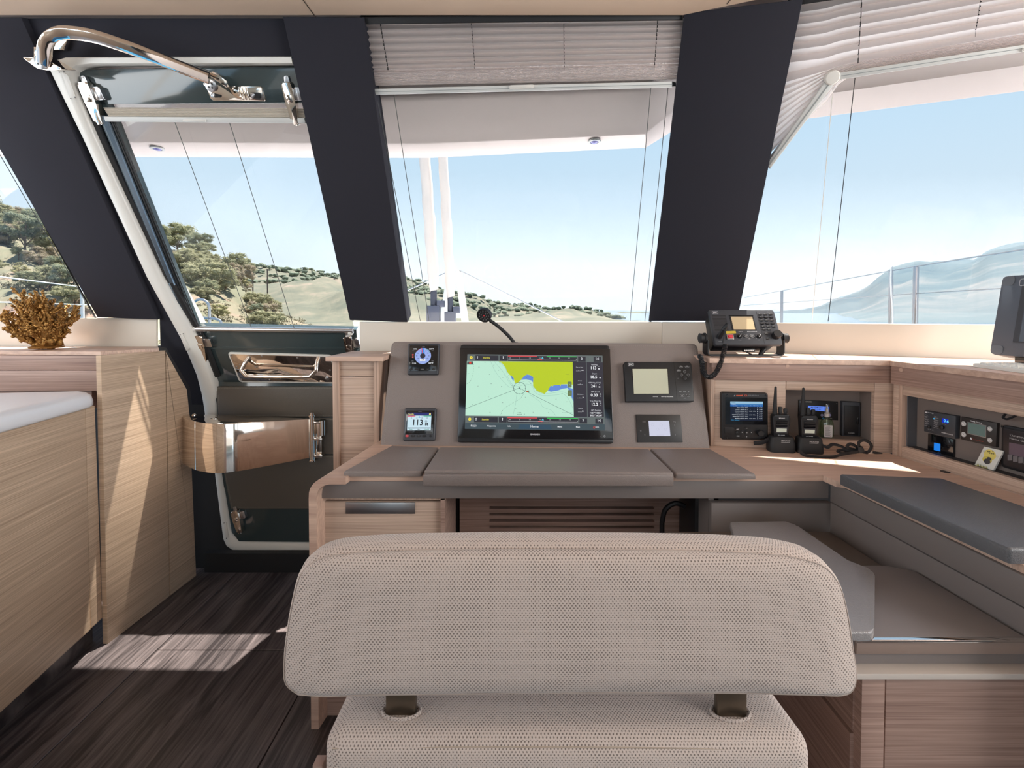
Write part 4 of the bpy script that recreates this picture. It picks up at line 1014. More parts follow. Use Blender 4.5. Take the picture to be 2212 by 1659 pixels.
# ---- big chart plotter
g = G(CON, 980, 740, 6.144)
t = thing('chart_plotter', 'large black chart plotter showing a green and yellow sea chart mid console', 'screen', CON.P(1157, 952))
k = MB(); k.poly(CON, rpoly(g.l([(50, 1325), (2113, 1345), (2060, 46), (97, 34)]), .010, 3), 0, .013, .004, 2); finish(k, 'bezel', M['black'], t)
k = MB(); k.poly(CON, rpoly(g.l([(66, 1270), (2108, 1292), (2066, 96), (92, 84)]), .003, 2), .0128, .0142, .0006); gl_ = finish(k, 'front_glass', M['black_gloss'], t)
n0 = .0145; k = MB(); z = .00025
k.col = L3(96, 106, 106); k.flat(CON, g.l([(155, 1150), (2000, 1172), (1966, 185), (188, 166)]), n0)
k.col = L3(188, 232, 210); k.flat(CON, g.l([(162, 975), (1588, 990), (1573, 268), (183, 257)]), n0 + z)
land = [(600, 262), (1573, 268), (1580, 570), (1530, 560), (1420, 565), (1415, 590), (1400, 570), (1325, 575), (1310, 590), (1285, 580), (1262, 625), (1205, 690), (1175, 680), (1100, 650), (1055, 590), (1050, 520), (1055, 470), (1010, 440), (975, 435), (935, 455), (895, 505), (850, 545), (815, 545), (790, 470), (745, 440), (712, 400), (690, 340), (650, 290)]
k.col = L3(184, 204, 36); k.flat(CON, g.l(land), n0 + 2 * z)
k.col = L3(98, 138, 214)
for w_ in ([(755, 450), (775, 455), (800, 485), (795, 525), (775, 495)], [(895, 505), (935, 455), (975, 435), (1010, 442), (1055, 468), (1052, 540), (1030, 512), (960, 500)],
           [(1245, 650), (1285, 582), (1310, 592), (1325, 576), (1400, 572), (1415, 592), (1420, 566), (1500, 565), (1505, 612), (1440, 622), (1380, 645), (1290, 660)], [(1502, 600), (1575, 622), (1586, 790), (1555, 725), (1530, 660)]):
    k.flat(CON, g.l(w_), n0 + 3 * z)
k.col = L3(120, 170, 160)
for c_ in ([(495, 262), (560, 400), (660, 525), (740, 598), (800, 605)], [(540, 262), (600, 330), (680, 430), (740, 540), (790, 590), (870, 590), (960, 560), (1040, 590), (1090, 680), (1200, 712), (1380, 700), (1450, 690), (1520, 760), (1588, 905)],
           [(600, 262), (690, 350), (720, 470), (775, 560), (830, 580), (900, 540), (980, 520), (1040, 570), (1120, 660), (1200, 690), (1330, 675), (1450, 665), (1540, 720), (1588, 800)], [(1010, 700), (1140, 790), (1180, 860), (1290, 905), (1350, 975)], [(840, 690), (820, 830), (790, 970)]):
    k.line(CON, g.l([(p.x, p.y) for p in spline([V((*q, 0)) for q in c_], 4)]), .0006, n0 + 3 * z)
k.col = L3(40, 60, 70)
k.line(CON, g.l([(163, 885), (870, 612), (1588, 972)]), .0009, n0 + 4 * z)
for c_ in ([(270, 300), (262, 430), (225, 525), (180, 558)], [(935, 680), (880, 755), (770, 820), (660, 895), (625, 975)]):
    s_ = [(p.x, p.y) for p in spline([V((*q, 0)) for q in c_], 9)]
    for i in range(0, len(s_) - 1, 2): k.line(CON, g.l([s_[i], s_[i + 1]]), .0008, n0 + 4 * z)
k.line(CON, g.l([(876 + 80 * cos(a), 615 + 78 * sin(a)) for a in [i * pi / 18 for i in range(36)]]), .0011, n0 + 4 * z, closed=True)
for i in range(12):
    a = i * pi / 6; k.line(CON, g.l([(876 + 80 * cos(a), 615 + 78 * sin(a)), (876 + 70 * cos(a), 615 + 68 * sin(a))]), .001, n0 + 4 * z)
k.line(CON, g.l([(862, 600), (872, 620), (885, 612), (862, 600), (890, 635)]), .001, n0 + 4 * z)
rn = random.Random(5)
for x, y, s_ in ((420, 275, '34'), (340, 338, '38'), (537, 313, '29'), (597, 380, '37'), (480, 432, '38'), (655, 474, '35'), (208, 425, '41'), (500, 556, '38'), (327, 590, '39'), (637, 594, '38'), (468, 730, '41'), (650, 805, '40'), (254, 834, '44'), (952, 736, '30'), (823, 886, '30'), (487, 933, '43'), (1054, 933, '33'), (1256, 938, '33'), (1355, 762, '27'), (1497, 795, '26'), (1415, 880, '31'), (776, 583, '12'), (1023, 556, '8'), (1098, 668, '7'), (1434, 686, '7'), (683, 440, '5'), (704, 378, '4'), (612, 280, '6'), (1207, 693, '5'), (967, 475, '3'), (1047, 473, '2'), (978, 499, '4'), (1282, 628, '3'), (1415, 597, '2'), (1520, 622, '4'), (778, 478, '3'), (733, 447, '5')):
    g.t(k, s_, x, y, 11, n0 + 4 * z, col=L3(50, 66, 76))
g.t(k, 'Metochi', 1503, 430, 10, n0 + 4 * z); g.t(k, 'Stenon Methanon Aiginas', 1500, 938, 9, n0 + 4 * z)
g.t(k, '120ft', 873, 940, 17, n0 + 4 * z, col=L3(30, 40, 46)); k.line(CON, g.l([(845, 955), (845, 962), (900, 962), (900, 955)]), .0008, n0 + 4 * z); g.t(k, 'A', 938, 958, 15, n0 + 4 * z)
k.col = L3(190, 80, 40); k.flat(CON, g.l([(955, 655), (1000, 645), (985, 672)]), n0 + 4 * z); k.col = L3(60, 150, 130); k.flat(CON, g.l([(985, 672), (1000, 645), (1003, 668)]), n0 + 5 * z)
k.col = L3(72, 82, 82); k.flat(CON, g.l([(186, 262), (265, 262), (265, 304), (185, 304)]), n0 + 4 * z); k.col = L3(216, 64, 52); k.flat(CON, g.e(226, 281, 15), n0 + 5 * z)
k.col = L3(104, 124, 84); k.flat(CON, g.rr(1505, 528, 1560, 606, 14), n0 + 4 * z); k.flat(CON, g.rr(1507, 640, 1563, 718, 14), n0 + 4 * z)
g.t(k, '+', 1533, 567, 24, n0 + 5 * z, col=L3(170, 186, 130)); g.t(k, '-', 1535, 680, 24, n0 + 5 * z)
DK = L3(44, 46, 56)
for yb, dx in ((0, 0), (812, -22)):
    X = lambda x: x + dx * (1 if x < 1000 else -1) * (abs(x - 1000) / 850.0)
    k.col = DK
    for x0, x1 in ((295, 597), (612, 714), (722, 1628), (1645, 1745), (1850, 1948)): k.flat(CON, g.l([(X(x0), 252 + yb - 74 + x0 * .012), (X(x1), 252 + yb - 74 + x1 * .012), (X(x1), 252 + yb - 6 + x1 * .012), (X(x0), 252 + yb - 6 + x0 * .012)]), n0 + z)
    k.col = L3(238, 218, 70); k.flat(CON, g.e(X(239), 210 + yb, 20), n0 + 2 * z); g.t(k, 'A', X(239), 210 + yb, 14, n0 + 3 * z, col=DK)
    g.t(k, 'Standby', X(440), 214 + yb, 21, n0 + 2 * z, col=L3(216, 208, 74), bold=.5)
    for x in (321, 659): g.t(k, '1', X(x), 214 + yb, 26, n0 + 2 * z, col=WH, bold=1.5); k.flat(CON, g.l([(X(x) - 9, 203 + yb), (X(x), 192 + yb), (X(x) + 9, 203 + yb)]), n0 + 2 * z)
    k.col = L3(222, 70, 76); k.flat(CON, g.l([(X(724), 185 + yb), (X(1105), 189 + yb), (X(1105), 200 + yb), (X(724), 197 + yb)]), n0 + 2 * z); k.flat(CON, g.l([(X(1112), 234 + yb), (X(1175), 236 + yb), (X(1172), 247 + yb), (X(1116), 243 + yb)]), n0 + 2 * z)
    k.col = L3(40, 190, 80); k.flat(CON, g.l([(X(1232), 191 + yb), (X(1627), 196 + yb), (X(1627), 207 + yb), (X(1232), 203 + yb)]), n0 + 2 * z)
    for x, s_ in ((750, '340'), (878, '0'), (1010, '100'), (1140, '110'), (1268, '120'), (1395, '130'), (1523, '140')): g.t(k, s_, X(x), 214 + yb + x * .003, 12, n0 + 2 * z, col=L3(200, 206, 210))
    k.col = L3(90, 200, 226); k.flat(CON, g.l([(X(1160), 224 + yb), (X(1176), 200 + yb), (X(1192), 225 + yb)]), n0 + 3 * z)
    k.col = WH; k.line(CON, g.l([(X(733), 224 + yb), (X(733), 238 + yb), (X(1620), 250 + yb), (X(1620), 234 + yb)]), .0006, n0 + 2 * z)
    g.t(k, '2', X(1693), 226 + yb, 26, n0 + 2 * z, col=WH, bold=1); g.t(k, '[o]', X(1898), 226 + yb, 24, n0 + 2 * z, col=WH, bold=.5)
k.col = L3(46, 46, 58); k.flat(CON, g.l([(1590, 990), (1764, 992), (1750, 272), (1576, 268)]), n0 + z); k.flat(CON, g.l([(1772, 992), (1985, 994), (1970, 276), (1758, 272)]), n0 + z)
for y, a_, b_ in ((340, 'Dist to Dest', '_ _._ _ nm'), (518, 'Arrival', '_ _:_ _'), (697, 'Off Course', '_ _._ _ ft'), (880, 'Bearing', '_ _ _ M')):
    g.t(k, a_, 1664 + (y - 340) * .022, y, 13, n0 + 2 * z, col=L3(206, 208, 214)); g.t(k, b_, 1668 + (y - 340) * .022, y + 38, 16, n0 + 2 * z, col=WH, bold=.6)
for y, a_, b_, c_ in ((306, 'Heading', '113', '°\nM'), (424, 'Depth', '18.5', 'm'), (543, 'GPS Hdg (COG)', '241', '°\nM'), (663, 'GPS Speed', '0.33', 'k\nt'), (784, 'True Wind Spd', '12.2', 'k\nt')):
    g.t(k, a_, 1858 + (y - 306) * .033, y, 17, n0 + 2 * z, col=L3(214, 216, 222)); g.t(k, b_, 1846 + (y - 306) * .033, y + 44, 38, n0 + 2 * z, col=(.95, .96, 1), bold=.8)
    for i, s_ in enumerate(c_.split('\n')): g.t(k, s_, (1918 if len(b_) < 4 else 1930) + (y - 306) * .033, y + (30 + 26 * i if '\n' in c_ else 52), 18, n0 + 2 * z, bold=.5)
g.t(k, 'GPS Position', 1880, 906, 17, n0 + 2 * z, col=L3(214, 216, 222)); g.t(k, "N 37°30.821'", 1879, 942, 21, n0 + 2 * z, col=WH, bold=.4); g.t(k, "E023°26.238'", 1881, 975, 21, n0 + 2 * z, bold=.4)
k.col = L3(60, 76, 84); k.flat(CON, g.l([(156, 1150), (1999, 1171), (1996, 1090), (160, 1072)]), n0 + z)
k.col = L3(46, 74, 94); k.flat(CON, g.l([(852, 1150), (1300, 1156), (1276, 1098), (876, 1092)]), n0 + 2 * z)
for x, s_, c_ in ((271, 'Engage', 20), (504, 'Waypoints', 19), (739, 'Info', 18), (1072, 'Home', 30), (1404, 'Menu', 19), (1643, 'Mark', 18), (1895, 'SOS', 18)): g.t(k, s_, x, 1106 + x * .012, c_, n0 + 3 * z, col=WH, bold=.3)
k.line(CON, g.l([(240, 1090), (306, 1091)]), .001, n0 + 3 * z); k.col = L3(214, 70, 60); k.line(CON, g.l([(1856 + 12 * cos(a), 1133 + 12 * sin(a)) for a in [i * pi / 8 for i in range(16)]]), .0012, n0 + 3 * z, closed=True)
finish(k, 'chart_display', M['screen'], gl_, smooth=0)
k = MB(); g.t(k, 'GARMIN', 1078, 1222, 21, n0 + .0001, col=L3(200, 200, 206), sx=1.15, bold=.8); k.line(CON, g.l([(1993 + 11 * cos(a), 1245 + 11 * sin(a)) for a in [i * pi / 8 for i in range(16)]]), .001, n0 + .0001, closed=True); k.flat(CON, g.e(1934, 1245, 3), n0 + .0001); finish(k, 'lettering', M['print'], gl_, smooth=0)

# ---- round wind dial and pilot head
g = G(CON, 870, 735, 7.37)
t = thing('wind_display', 'small square black instrument with a round blue wind dial, top left of the console', 'instrument', CON.P(915, 810))
k = MB(); k.poly(CON, rpoly(g.l([(84, 560), (574, 558), (596, 62), (100, 60)]), .006, 3), 0, .014, .005, 3); bz = finish(k, 'case', M['dkgrey'], t)
k = MB(); k.poly(CON, rpoly(g.l([(110, 505), (560, 503), (572, 100), (128, 98)]), .003, 2), .0138, .0148, .0005); fg = finish(k, 'face_glass', M['black_gloss'], t)
n0 = .0150; k = MB()
k.col = L3(150, 172, 232); k.flat(CON, g.e(335, 265, 128, None, 40), n0)
k.col = L3(66, 140, 226); k.flat(CON, g.l([(320, 140), (350, 140), (368, 225), (335, 235)]), n0 + z); k.flat(CON, g.l([(300, 230), (320, 150), (325, 228)]), n0 + z)
k.col = L3(214, 70, 72); k.flat(CON, g.l([(312, 140), (322, 140), (336, 225), (322, 228)]), n0 + 2 * z)
k.col = L3(40, 42, 56); k.flat(CON, g.e(333, 264, 42), n0 + 3 * z)
k.col = L3(120, 50, 60); k.line(CON, g.l([(335 + 120 * cos(a), 265 - 120 * sin(a)) for a in [1.95 + i * .1 for i in range(7)]]), .0016, n0 + z)
k.col = L3(60, 150, 90); k.line(CON, g.l([(335 + 120 * cos(a), 265 - 120 * sin(a)) for a in [.5 + i * .1 for i in range(7)]]), .0016, n0 + z)
for x, y, s_ in ((290, 188, '30'), (384, 188, '30'), (256, 222, '60'), (412, 220, '60'), (237, 265, '90'), (428, 265, '90'), (258, 305, '120'), (406, 304, '120')): g.t(k, s_, x, y, 15, n0 + z, col=L3(40, 46, 70), bold=.4)
k.col = L3(236, 238, 240); k.flat(CON, g.rr(286, 314, 374, 346, 4), n0 + z); g.t(k, '11.9t', 330, 330, 22, n0 + 2 * z, col=L3(30, 30, 36), bold=.6); g.t(k, 'TWS', 328, 362, 9, n0 + z)
for x, y, s_, a_ in ((208, 156, '105%', 20), (470, 156, '009°P', 22), (194, 380, '11.8t', 22), (460, 380, '009°P', 22)): g.t(k, s_, x, y, a_, n0, col=WH, bold=.4)
for x, y, s_ in ((185, 184, 'Polar'), (488, 184, 'AWA'), (172, 346, 'AWS'), (486, 346, 'TWA')): g.t(k, s_, x, y, 10, n0, col=L3(190, 190, 196))
k.col = L3(206, 60, 66); k.flat(CON, g.e(176, 247, 14), n0); k.col = L3(214, 100, 90); k.flat(CON, g.e(176, 282, 13), n0)
finish(k, 'dial_display', M['screen'], fg, smooth=0)
k = MB(); g.t(k, 'GARMIN', 343, 118, 9, n0, col=L3(150, 150, 156)); finish(k, 'lettering', M['print'], fg, smooth=0)
for i, x in enumerate((149, 239, 326, 414, 506)):
    ky = key(g, t, x, 476, 24 if i in (0, 4) else 36, 15, .0148, .0015, 'black')
    k = MB(); g.t(k, ('<<', '-', 'FOCUS', '>>', 'o')[i], x, 476, 9, .0165, col=L3(180, 180, 186)); finish(k, 'key_legend', M['print'], ky, smooth=0)
t = thing('autopilot_display', 'small black pilot display reading 113 degrees, lower left of the console', 'instrument', CON.P(908, 950))
k = MB(); k.poly(CON, rpoly(g.l([(16, 1606), (522, 1604), (548, 1086), (44, 1084)]), .006, 3), 0, .014, .005, 3); finish(k, 'case', M['dkgrey'], t)
k = MB(); k.poly(CON, rpoly(g.l([(50, 1500), (500, 1498), (518, 1126), (68, 1126)]), .003, 2), .0138, .0148, .0005); fg = finish(k, 'face_glass', M['black_gloss'], t)
k = MB(); k.col = L3(200, 226, 238); k.flat(CON, g.l([(86, 1440), (458, 1438), (470, 1206), (96, 1206)]), n0)
k.col = L3(34, 44, 112); k.flat(CON, g.l([(96, 1204), (470, 1204), (472, 1162), (100, 1162)]), n0 + z); g.t(k, 'Standby', 150, 1184, 20, n0 + 2 * z, col=L3(224, 214, 90), bold=.5)
k.col = L3(238, 222, 120); k.flat(CON, g.e(448, 1184, 15), n0 + 2 * z)
k.col = L3(214, 70, 90); k.flat(CON, g.l([(98, 1208), (218, 1208), (218, 1220), (98, 1222)]), n0 + z); k.col = L3(60, 170, 140); k.flat(CON, g.l([(345, 1208), (468, 1208), (468, 1220), (345, 1220)]), n0 + z)
k.col = L3(70, 84, 96)
for x in (157, 240, 320, 402): k.line(CON, g.l([(x, 1208), (x, 1254)]), .0006, n0 + z)
for x, s_ in ((157, '0'), (240, '105'), (320, '120'), (402, '135')): g.t(k, s_, x, 1246, 12, n0 + z)
k.col = L3(80, 160, 214); k.flat(CON, g.l([(264, 1240), (280, 1212), (298, 1240)]), n0 + z)
g.t(k, '113', 252, 1320, 86, n0 + z, col=L3(30, 34, 44), bold=2); g.t(k, 'M', 392, 1344, 40, n0 + z, bold=2)
k.line(CON, g.l([(386 + 14 * cos(a), 1297 + 14 * sin(a)) for a in [i * pi / 8 for i in range(16)]]), .0011, n0 + z, closed=True)
k.col = L3(60, 74, 84); k.flat(CON, g.l([(96, 1410), (448, 1408), (448, 1396), (98, 1396)]), n0 + z)
for x, s_, c_ in ((146, 'Engage', L3(30, 130, 100)), (271, 'Menu', L3(60, 70, 80)), (398, 'Wind/GPS', L3(30, 130, 100))): g.t(k, s_, x, 1424, 12, n0 + z, col=c_, bold=.4)
finish(k, 'heading_display', M['screen'], fg, smooth=0)
k = MB(); g.t(k, 'GARMIN', 288, 1144, 11, n0, col=L3(150, 150, 156)); finish(k, 'lettering', M['print'], fg, smooth=0)
for i, (x, r_) in enumerate(((84, 28), (180, 38), (270, 38), (360, 38), (456, 20))):
    ky = key(g, t, x, 1527, r_, 18, .0140, .0015, 'red' if i == 0 else 'black')
    k = MB(); g.t(k, ('STBY', '<10', 'MENU', '10>', 'o')[i], x, 1527, 10, .0157, col=WH if i == 0 else L3(180, 180, 186)); finish(k, 'key_legend', M['print'], ky, smooth=0)

# ---- telex receiver and small touch panel
g = G(CON, 1335, 775, 8.965)
t = thing('telex_receiver', 'black receiver with a blank pale green screen and ringed keys, right of the plotter', 'receiver', CON.P(1420, 866))
k = MB(); k.poly(CON, rpoly(g.l([(135, 850), (1432, 850), (1378, 85), (90, 85)]), [.003, .006, .012, .008], 3), 0, .022, .005, 3); finish(k, 'case', M['black'], t)
k = MB(); k.poly(CON, g.l([(272, 708), (952, 706), (925, 205), (244, 208)]), .0221, .0226); k.poly(CON, g.l([(272, 708), (952, 706), (950, 698), (276, 700)]), .0221, .0236); finish(k, 'screen_surround', M['black_gloss'], t)
k = MB(); k.poly(CON, g.l([(280, 698), (945, 696), (916, 222), (252, 222)]), .0222, .0230); finish(k, 'lcd', M['lcd'], t)
k = MB(); k.col = L3(224, 226, 228); k.line(CON, rpoly(g.l([(168, 166), (274, 164), (272, 110), (166, 110)]), .001, 2), .0006, .0222, closed=True)
g.t(k, 'JRC', 220, 138, 32, .0222, sx=1.1, bold=1.2); g.t(k, 'NCR-333', 690, 752, 17, .0222, bold=.3); g.t(k, 'NAVTEX RECEIVER', 916, 752, 19, .0222, bold=.6); g.t(k, '- OFF -', 1256, 783, 11, .0222)
finish(k, 'lettering', M['print'], t, smooth=0)
k = MB(); k.line(CON, g.l([(1042, 90), (1108, 846)]), .0006, .0222); finish(k, 'case_seam', M['black_gloss'], t)
for x, y, rx, ry, s_ in ((1174, 183, 40, 24, 'USER'), (1292, 183, 40, 24, 'DISP'), (1135, 256, 40, 24, 'MENU'), (1247, 275, 26, 26, '^'), (1187, 336, 27, 27, '<'), (1316, 336, 27, 27, '>'), (1258, 400, 27, 27, 'v'), (1197, 730, 40, 26, 'DIM'), (1312, 730, 36, 26, '#')):
    ky = key(g, t, x, y, rx, ry, .022, .0016, 'black')
    k = MB(); k.col = L3(200, 202, 204); k.line(CON, g.e(x, y, rx - 2, ry - 2, 18), .0005, .0238, closed=True); g.t(k, s_, x, y, 13, .0238, bold=.4); finish(k, 'key_legend', M['print'], ky, smooth=0)
k = MB(); k.col = L3(206, 208, 210)
for x, s_ in ((1167, 'ALM'), (1247, 'BUZ'), (1326, 'D')): g.t(k, s_, x, 657, 16, .0222)
k.flat(CON, g.e(1120, 400, 4), .0222); finish(k, 'symbol', M['print'], t, smooth=0)
t = thing('touch_panel', 'flat dark square control plate with a lit pale screen, lower right of the console', 'panel', CON.P(1424, 950))
k = MB(); k.poly(CON, g.l([(375, 1618), (1244, 1616), (1200, 1085), (342, 1082)]), 0, .006, .001, 2); pl_ = finish(k, 'plate', plain('dark_brown_plate', (44, 42, 42), .4), t)
k = MB(); k.col = L3(204, 206, 226); k.flat(CON, g.l([(602, 1498), (1004, 1498), (980, 1204), (582, 1204)]), .0062)
k.col = L3(176, 178, 196)
for x, y in ((660, 1280), (825, 1285), (755, 1368), (910, 1368)): k.line(CON, g.e(x, y, 26, 24, 12), .0005, .0064, closed=True)
k.line(CON, g.l([(740, 1480), (880, 1480)]), .0008, .0064); finish(k, 'panel_display', M['screen'], pl_, smooth=0)
k = MB(); k.col = L3(168, 168, 170)
for i in range(3):
    for j in range(2): k.line(CON, g.l([(466 + i * 22, 1215 + j * 22), (480 + i * 22, 1215 + j * 22)]), .0008, .0062)
k.line(CON, g.l([(520, 1460), (506, 1476), (520, 1492)]), .0006, .0062); k.line(CON, g.l([(1090, 1460), (1106, 1476), (1092, 1492)]), .0006, .0062)
k.line(CON, g.l([(1052, 1222), (1100, 1222), (1104, 1244), (1086, 1244)]), .0006, .0062); k.flat(CON, g.e(1080, 1288, 5), .0062); k.line(CON, g.e(432, 1398, 10, 10, 10), .0005, .0062, closed=True)
finish(k, 'symbols', M['print'], pl_, smooth=0)

# ---- gooseneck lamp on the console top
t = thing('gooseneck_lamp', 'small black gooseneck chart lamp rising above the console', 'lamp', atY(1112, 742, 1.655))
k = MB(); k.tube(spline([atY(1114, 745, 1.655), atY(1098, 725, 1.65), atY(1075, 704, 1.645), atY(1058, 692, 1.635)], 5), .0062, 10); k.lathe(atY(1114, 743, 1.655) - V((0, 0, .006)), (0, 0, 1), [(.014, 0), (.014, .008), (.008, .012)], 16); finish(k, 'neck', M['black_soft'], t)
hd = atY(1045, 682, 1.625); ax = V((-.28, -.86, -.42)).normalized()
k = MB(); k.lathe(hd - ax * .022, ax, [(0, 0), (.018, .001), (.026, .006), (.027, .022), (.025, .025), (.0235, .025), (.0225, .021), (0, .0208)], 28); hh = finish(k, 'lamp_head', M['black_soft'], t)
k = MB(); a_ = ax.orthogonal().normalized(); b_ = ax.cross(a_)
for r_, n_ in ((.018, 11), (.010, 6)):
    for i in range(n_):
        c = hd + ax * -.0012 + (a_ * cos(i * 2 * pi / n_) + b_ * sin(i * 2 * pi / n_)) * r_; k.lathe(c, ax, [(.0022, 0), (.0022, .001), (0, .0018)], 8)
leds = finish(k, 'led', plain('clear_led', (120, 118, 118), .2), hh); leds['kind'] = 'stuff'
k = MB(); k.lathe(hd - ax * .0012, ax, [(.003, 0), (.003, .001), (0, .002)], 10); finish(k, 'red_led', M['red'], hh)

# ---- shortwave radio set on its bracket
RADP = PL(atY(1545, 741, 1.563), (1, -.10, 0), V((0, .052, .105)))
g = G(RADP, 1500, 640, 8.296)
t = thing('radio_set', 'black radio set with keypad and tan screen on a U bracket on the oak ledge', 'radio', (atY(1615, 775, 1.59).x, 1.60, ZLED))
k = MB(); k.poly(RADP, rpoly(g.l([(372, 868), (1592, 868), (1425, 240), (255, 236)]), [.005, .008, .010, .006], 3), -.016, 0, .004, 2); body = finish(k, 'front_case', M['dkgrey'], t)
k = MB(); k.poly(RADP, rpoly(g.l([(390, 840), (1500, 830), (1370, 275), (300, 275)]), .006, 3), -.075, -.016, .004, 2); finish(k, 'rear_case', M['black'], t)
k = MB()
for i in range(13):
    y = 347 + i * 22; x = 312 + i * 4.6; k.poly(RADP, g.l([(x, y + 10), (x + 250, y + 10), (x + 248, y), (x, y)]), -.0002, .0006)
sl_ = finish(k, 'speaker_slots', M['black'], body); sl_['kind'] = 'stuff'
k = MB(); k.poly(RADP, g.l([(680, 602), (1115, 602), (1050, 352), (625, 352)]), 0, .0012); k.poly(RADP, g.l([(625, 352), (1050, 352), (1046, 340), (615, 340)]), 0, .004, .001); finish(k, 'screen_surround', M['black'], body)
k = MB(); k.poly(RADP, g.l([(702, 596), (1086, 596), (1032, 368), (652, 368)]), .0011, .0017); finish(k, 'lcd', M['lcd_tan'], body)
k = MB(); k.line(RADP, g.l([(1098, 240), (1265, 866)]), .0007, .0004); finish(k, 'case_seam', M['black'], body)
for r_ in range(6):
    for c_ in range(3):
        x = 1178 + c_ * 92 + r_ * 14.5; y = 330 + r_ * 54.5
        if r_ == 5 and c_ == 2: continue
        key(g, body, x, y, 36, 17, 0, .004, 'black')
for x, y in ((1288, 676), (1312, 765)): key(g, body, x, y, 30, 17, 0, .003, 'black')
for x, y in ((920, 718), (1028, 718)):
    ky = key(g, body, x, y, 42, 28, 0, .003, 'black'); k = MB(); k.col = L3(190, 190, 194); k.line(RADP, g.e(x, y, 40, 26, 18), .0005, .0032, closed=True); k.flat(RADP, g.rr(x - 18, y - 8, x + 18, y + 8, 3), .0032); finish(k, 'key_legend', M['print'], ky, smooth=0)
def knob(x, y, r, h, mk=True, tilt=(0, 0)):
    k = MB(); k.lathe(g.P(x, y), RADP.n, [(r * g.m(x, y), 0), (r * g.m(x, y), h * .8), (r * .9 * g.m(x, y), h), (0, h)], 24); o = finish(k, 'knob', M['black'], body)
    if mk: k = MB(); k.col = WH; k.line(RADP, [g.q(x - r * .5, y + r * .75), g.q(x + r * .35, y - r * .6)], .0009, h + .0003); finish(k, 'knob_mark', M['print'], o, smooth=0)
knob(806, 722, 40, .012); knob(1154, 722, 40, .012); knob(1455, 705, 80, .020, False)
k = MB(); k.poly(RADP, rpoly(g.l([(582, 782), (702, 782), (690, 688), (566, 688)]), .001, 2), 0, .005, .0008); sw = finish(k, 'distress_frame', M['brushed'], body)
k = MB(); k.poly(RADP, g.l([(594, 765), (690, 765), (680, 700), (580, 700)]), .0045, .0056); k.poly(RADP, g.e(634, 728, 42, 26), .0056, .0075, .001); finish(k, 'distress_key', M['red'], sw)
k = MB(); k.poly(RADP, g.l([(572, 672), (748, 664), (735, 620), (560, 628)]), 0, .0008); finish(k, 'yellow_label', M['yellow'], body)
k = MB(); k.col = L3(214, 214, 218); k.line(RADP, rpoly(g.l([(322, 316), (426, 314), (418, 270), (314, 272)]), .001, 2), .0006, .0004, closed=True); g.t(k, 'JRC', 370, 294, 26, .0004, sx=1.2, bold=.9)
g.t(k, 'JSS-2150', 1340, 282, 18, .0004, col=L3(170, 170, 172)); g.t(k, 'NCM-2150', 830, 634, 12, .0004, col=L3(206, 206, 210), bold=.2); g.t(k, 'MF/HF CONTROLLER', 1034, 633, 13, .0004, bold=.5)
g.t(k, 'RF GAIN', 818, 786, 11, .0004); g.t(k, 'VOL', 1160, 784, 11, .0004); g.t(k, '- OFF -', 985, 764, 12, .0004); g.t(k, 'DISTRESS', 655, 645, 12, .0010, col=L3(80, 60, 30)); g.t(k, 'HANDSET', 460, 812, 9, .0004, col=L3(206, 206, 210))
for cx_, cy_ in ((806, 722), (1154, 722)):
    for i in range(9):
        a = -2.3 + i * .58; k.flat(RADP, g.e(cx_ + 54 * sin(a), cy_ - 54 * cos(a), 3, None, 6), .0004)
finish(k, 'lettering', M['print'], body, smooth=0)
# bracket
zb = ZLED; bx0, bx1 = atY(1524, 770, 1.60).x, atY(1686, 770, 1.60).x
k = MB(); pth = [V((bx0, 1.60, zb + .055)), V((bx0, 1.60, zb + .012)), V((bx0 + .004, 1.60, zb + .005)), V((bx0 + .012, 1.60, zb + .0022)), V((bx1 - .012, 1.60, zb + .0022)), V((bx1 - .004, 1.60, zb + .005)), V((bx1, 1.60, zb + .012)), V((bx1, 1.60, zb + .055))]
prf = [(-.0018, -.022), (.0018, -.022), (.0018, .022), (-.0018, .022)]
k.sweep(pth, prf, (0, 1, 0)); finish(k, 'u_bracket', M['black'], t)
for x_, s_ in ((bx0, -1), (bx1, 1)):
    k = MB(); k.lathe((x_ + s_ * .002, 1.60, zb + .062), (s_, 0, 0), [(.019, 0), (.019, .004), (.0165, .005), (.0165, .017), (.0175, .019), (.014, .021), (0, .021)], 16); finish(k, 'clamp_knob', M['black_soft'], t)
    k = MB(); k.wbox((x_ - .002, 1.588, zb + .045), (x_ + .002, 1.612, zb + .075)); finish(k, 'bracket_ear', M['black'], t)
k = MB(); k.wbox((atY(1605, 757, 1.58).x, 1.575, atY(1605, 760, 1.58).z), (atY(1630, 757, 1.58).x, 1.59, atY(1605, 753, 1.58).z), .002); cb_ = finish(k, 'terminal_block', M['black'], t)
k = MB()
for i in range(5): c = atY(1609 + i * 4.4, 757.2, 1.575); k.lathe((c.x, 1.5755, c.z), (0, -1, 0), [(.0025, 0), (.0025, .001), (0, .0014)], 8)
pn_ = finish(k, 'terminal', M['white_matte'], cb_); pn_['kind'] = 'stuff'
k = MB(); k.tube([atY(1652, 753, 1.60), atY(1646, 760, 1.60), atY(1641, 768, 1.60)], [.008, .0085, .006], 10); k.tube([atY(1641, 768, 1.60), atY(1628, 768, 1.605), atY(1612, 760, 1.61)], .0025, 6); finish(k, 'rear_plug', M['black'], t)
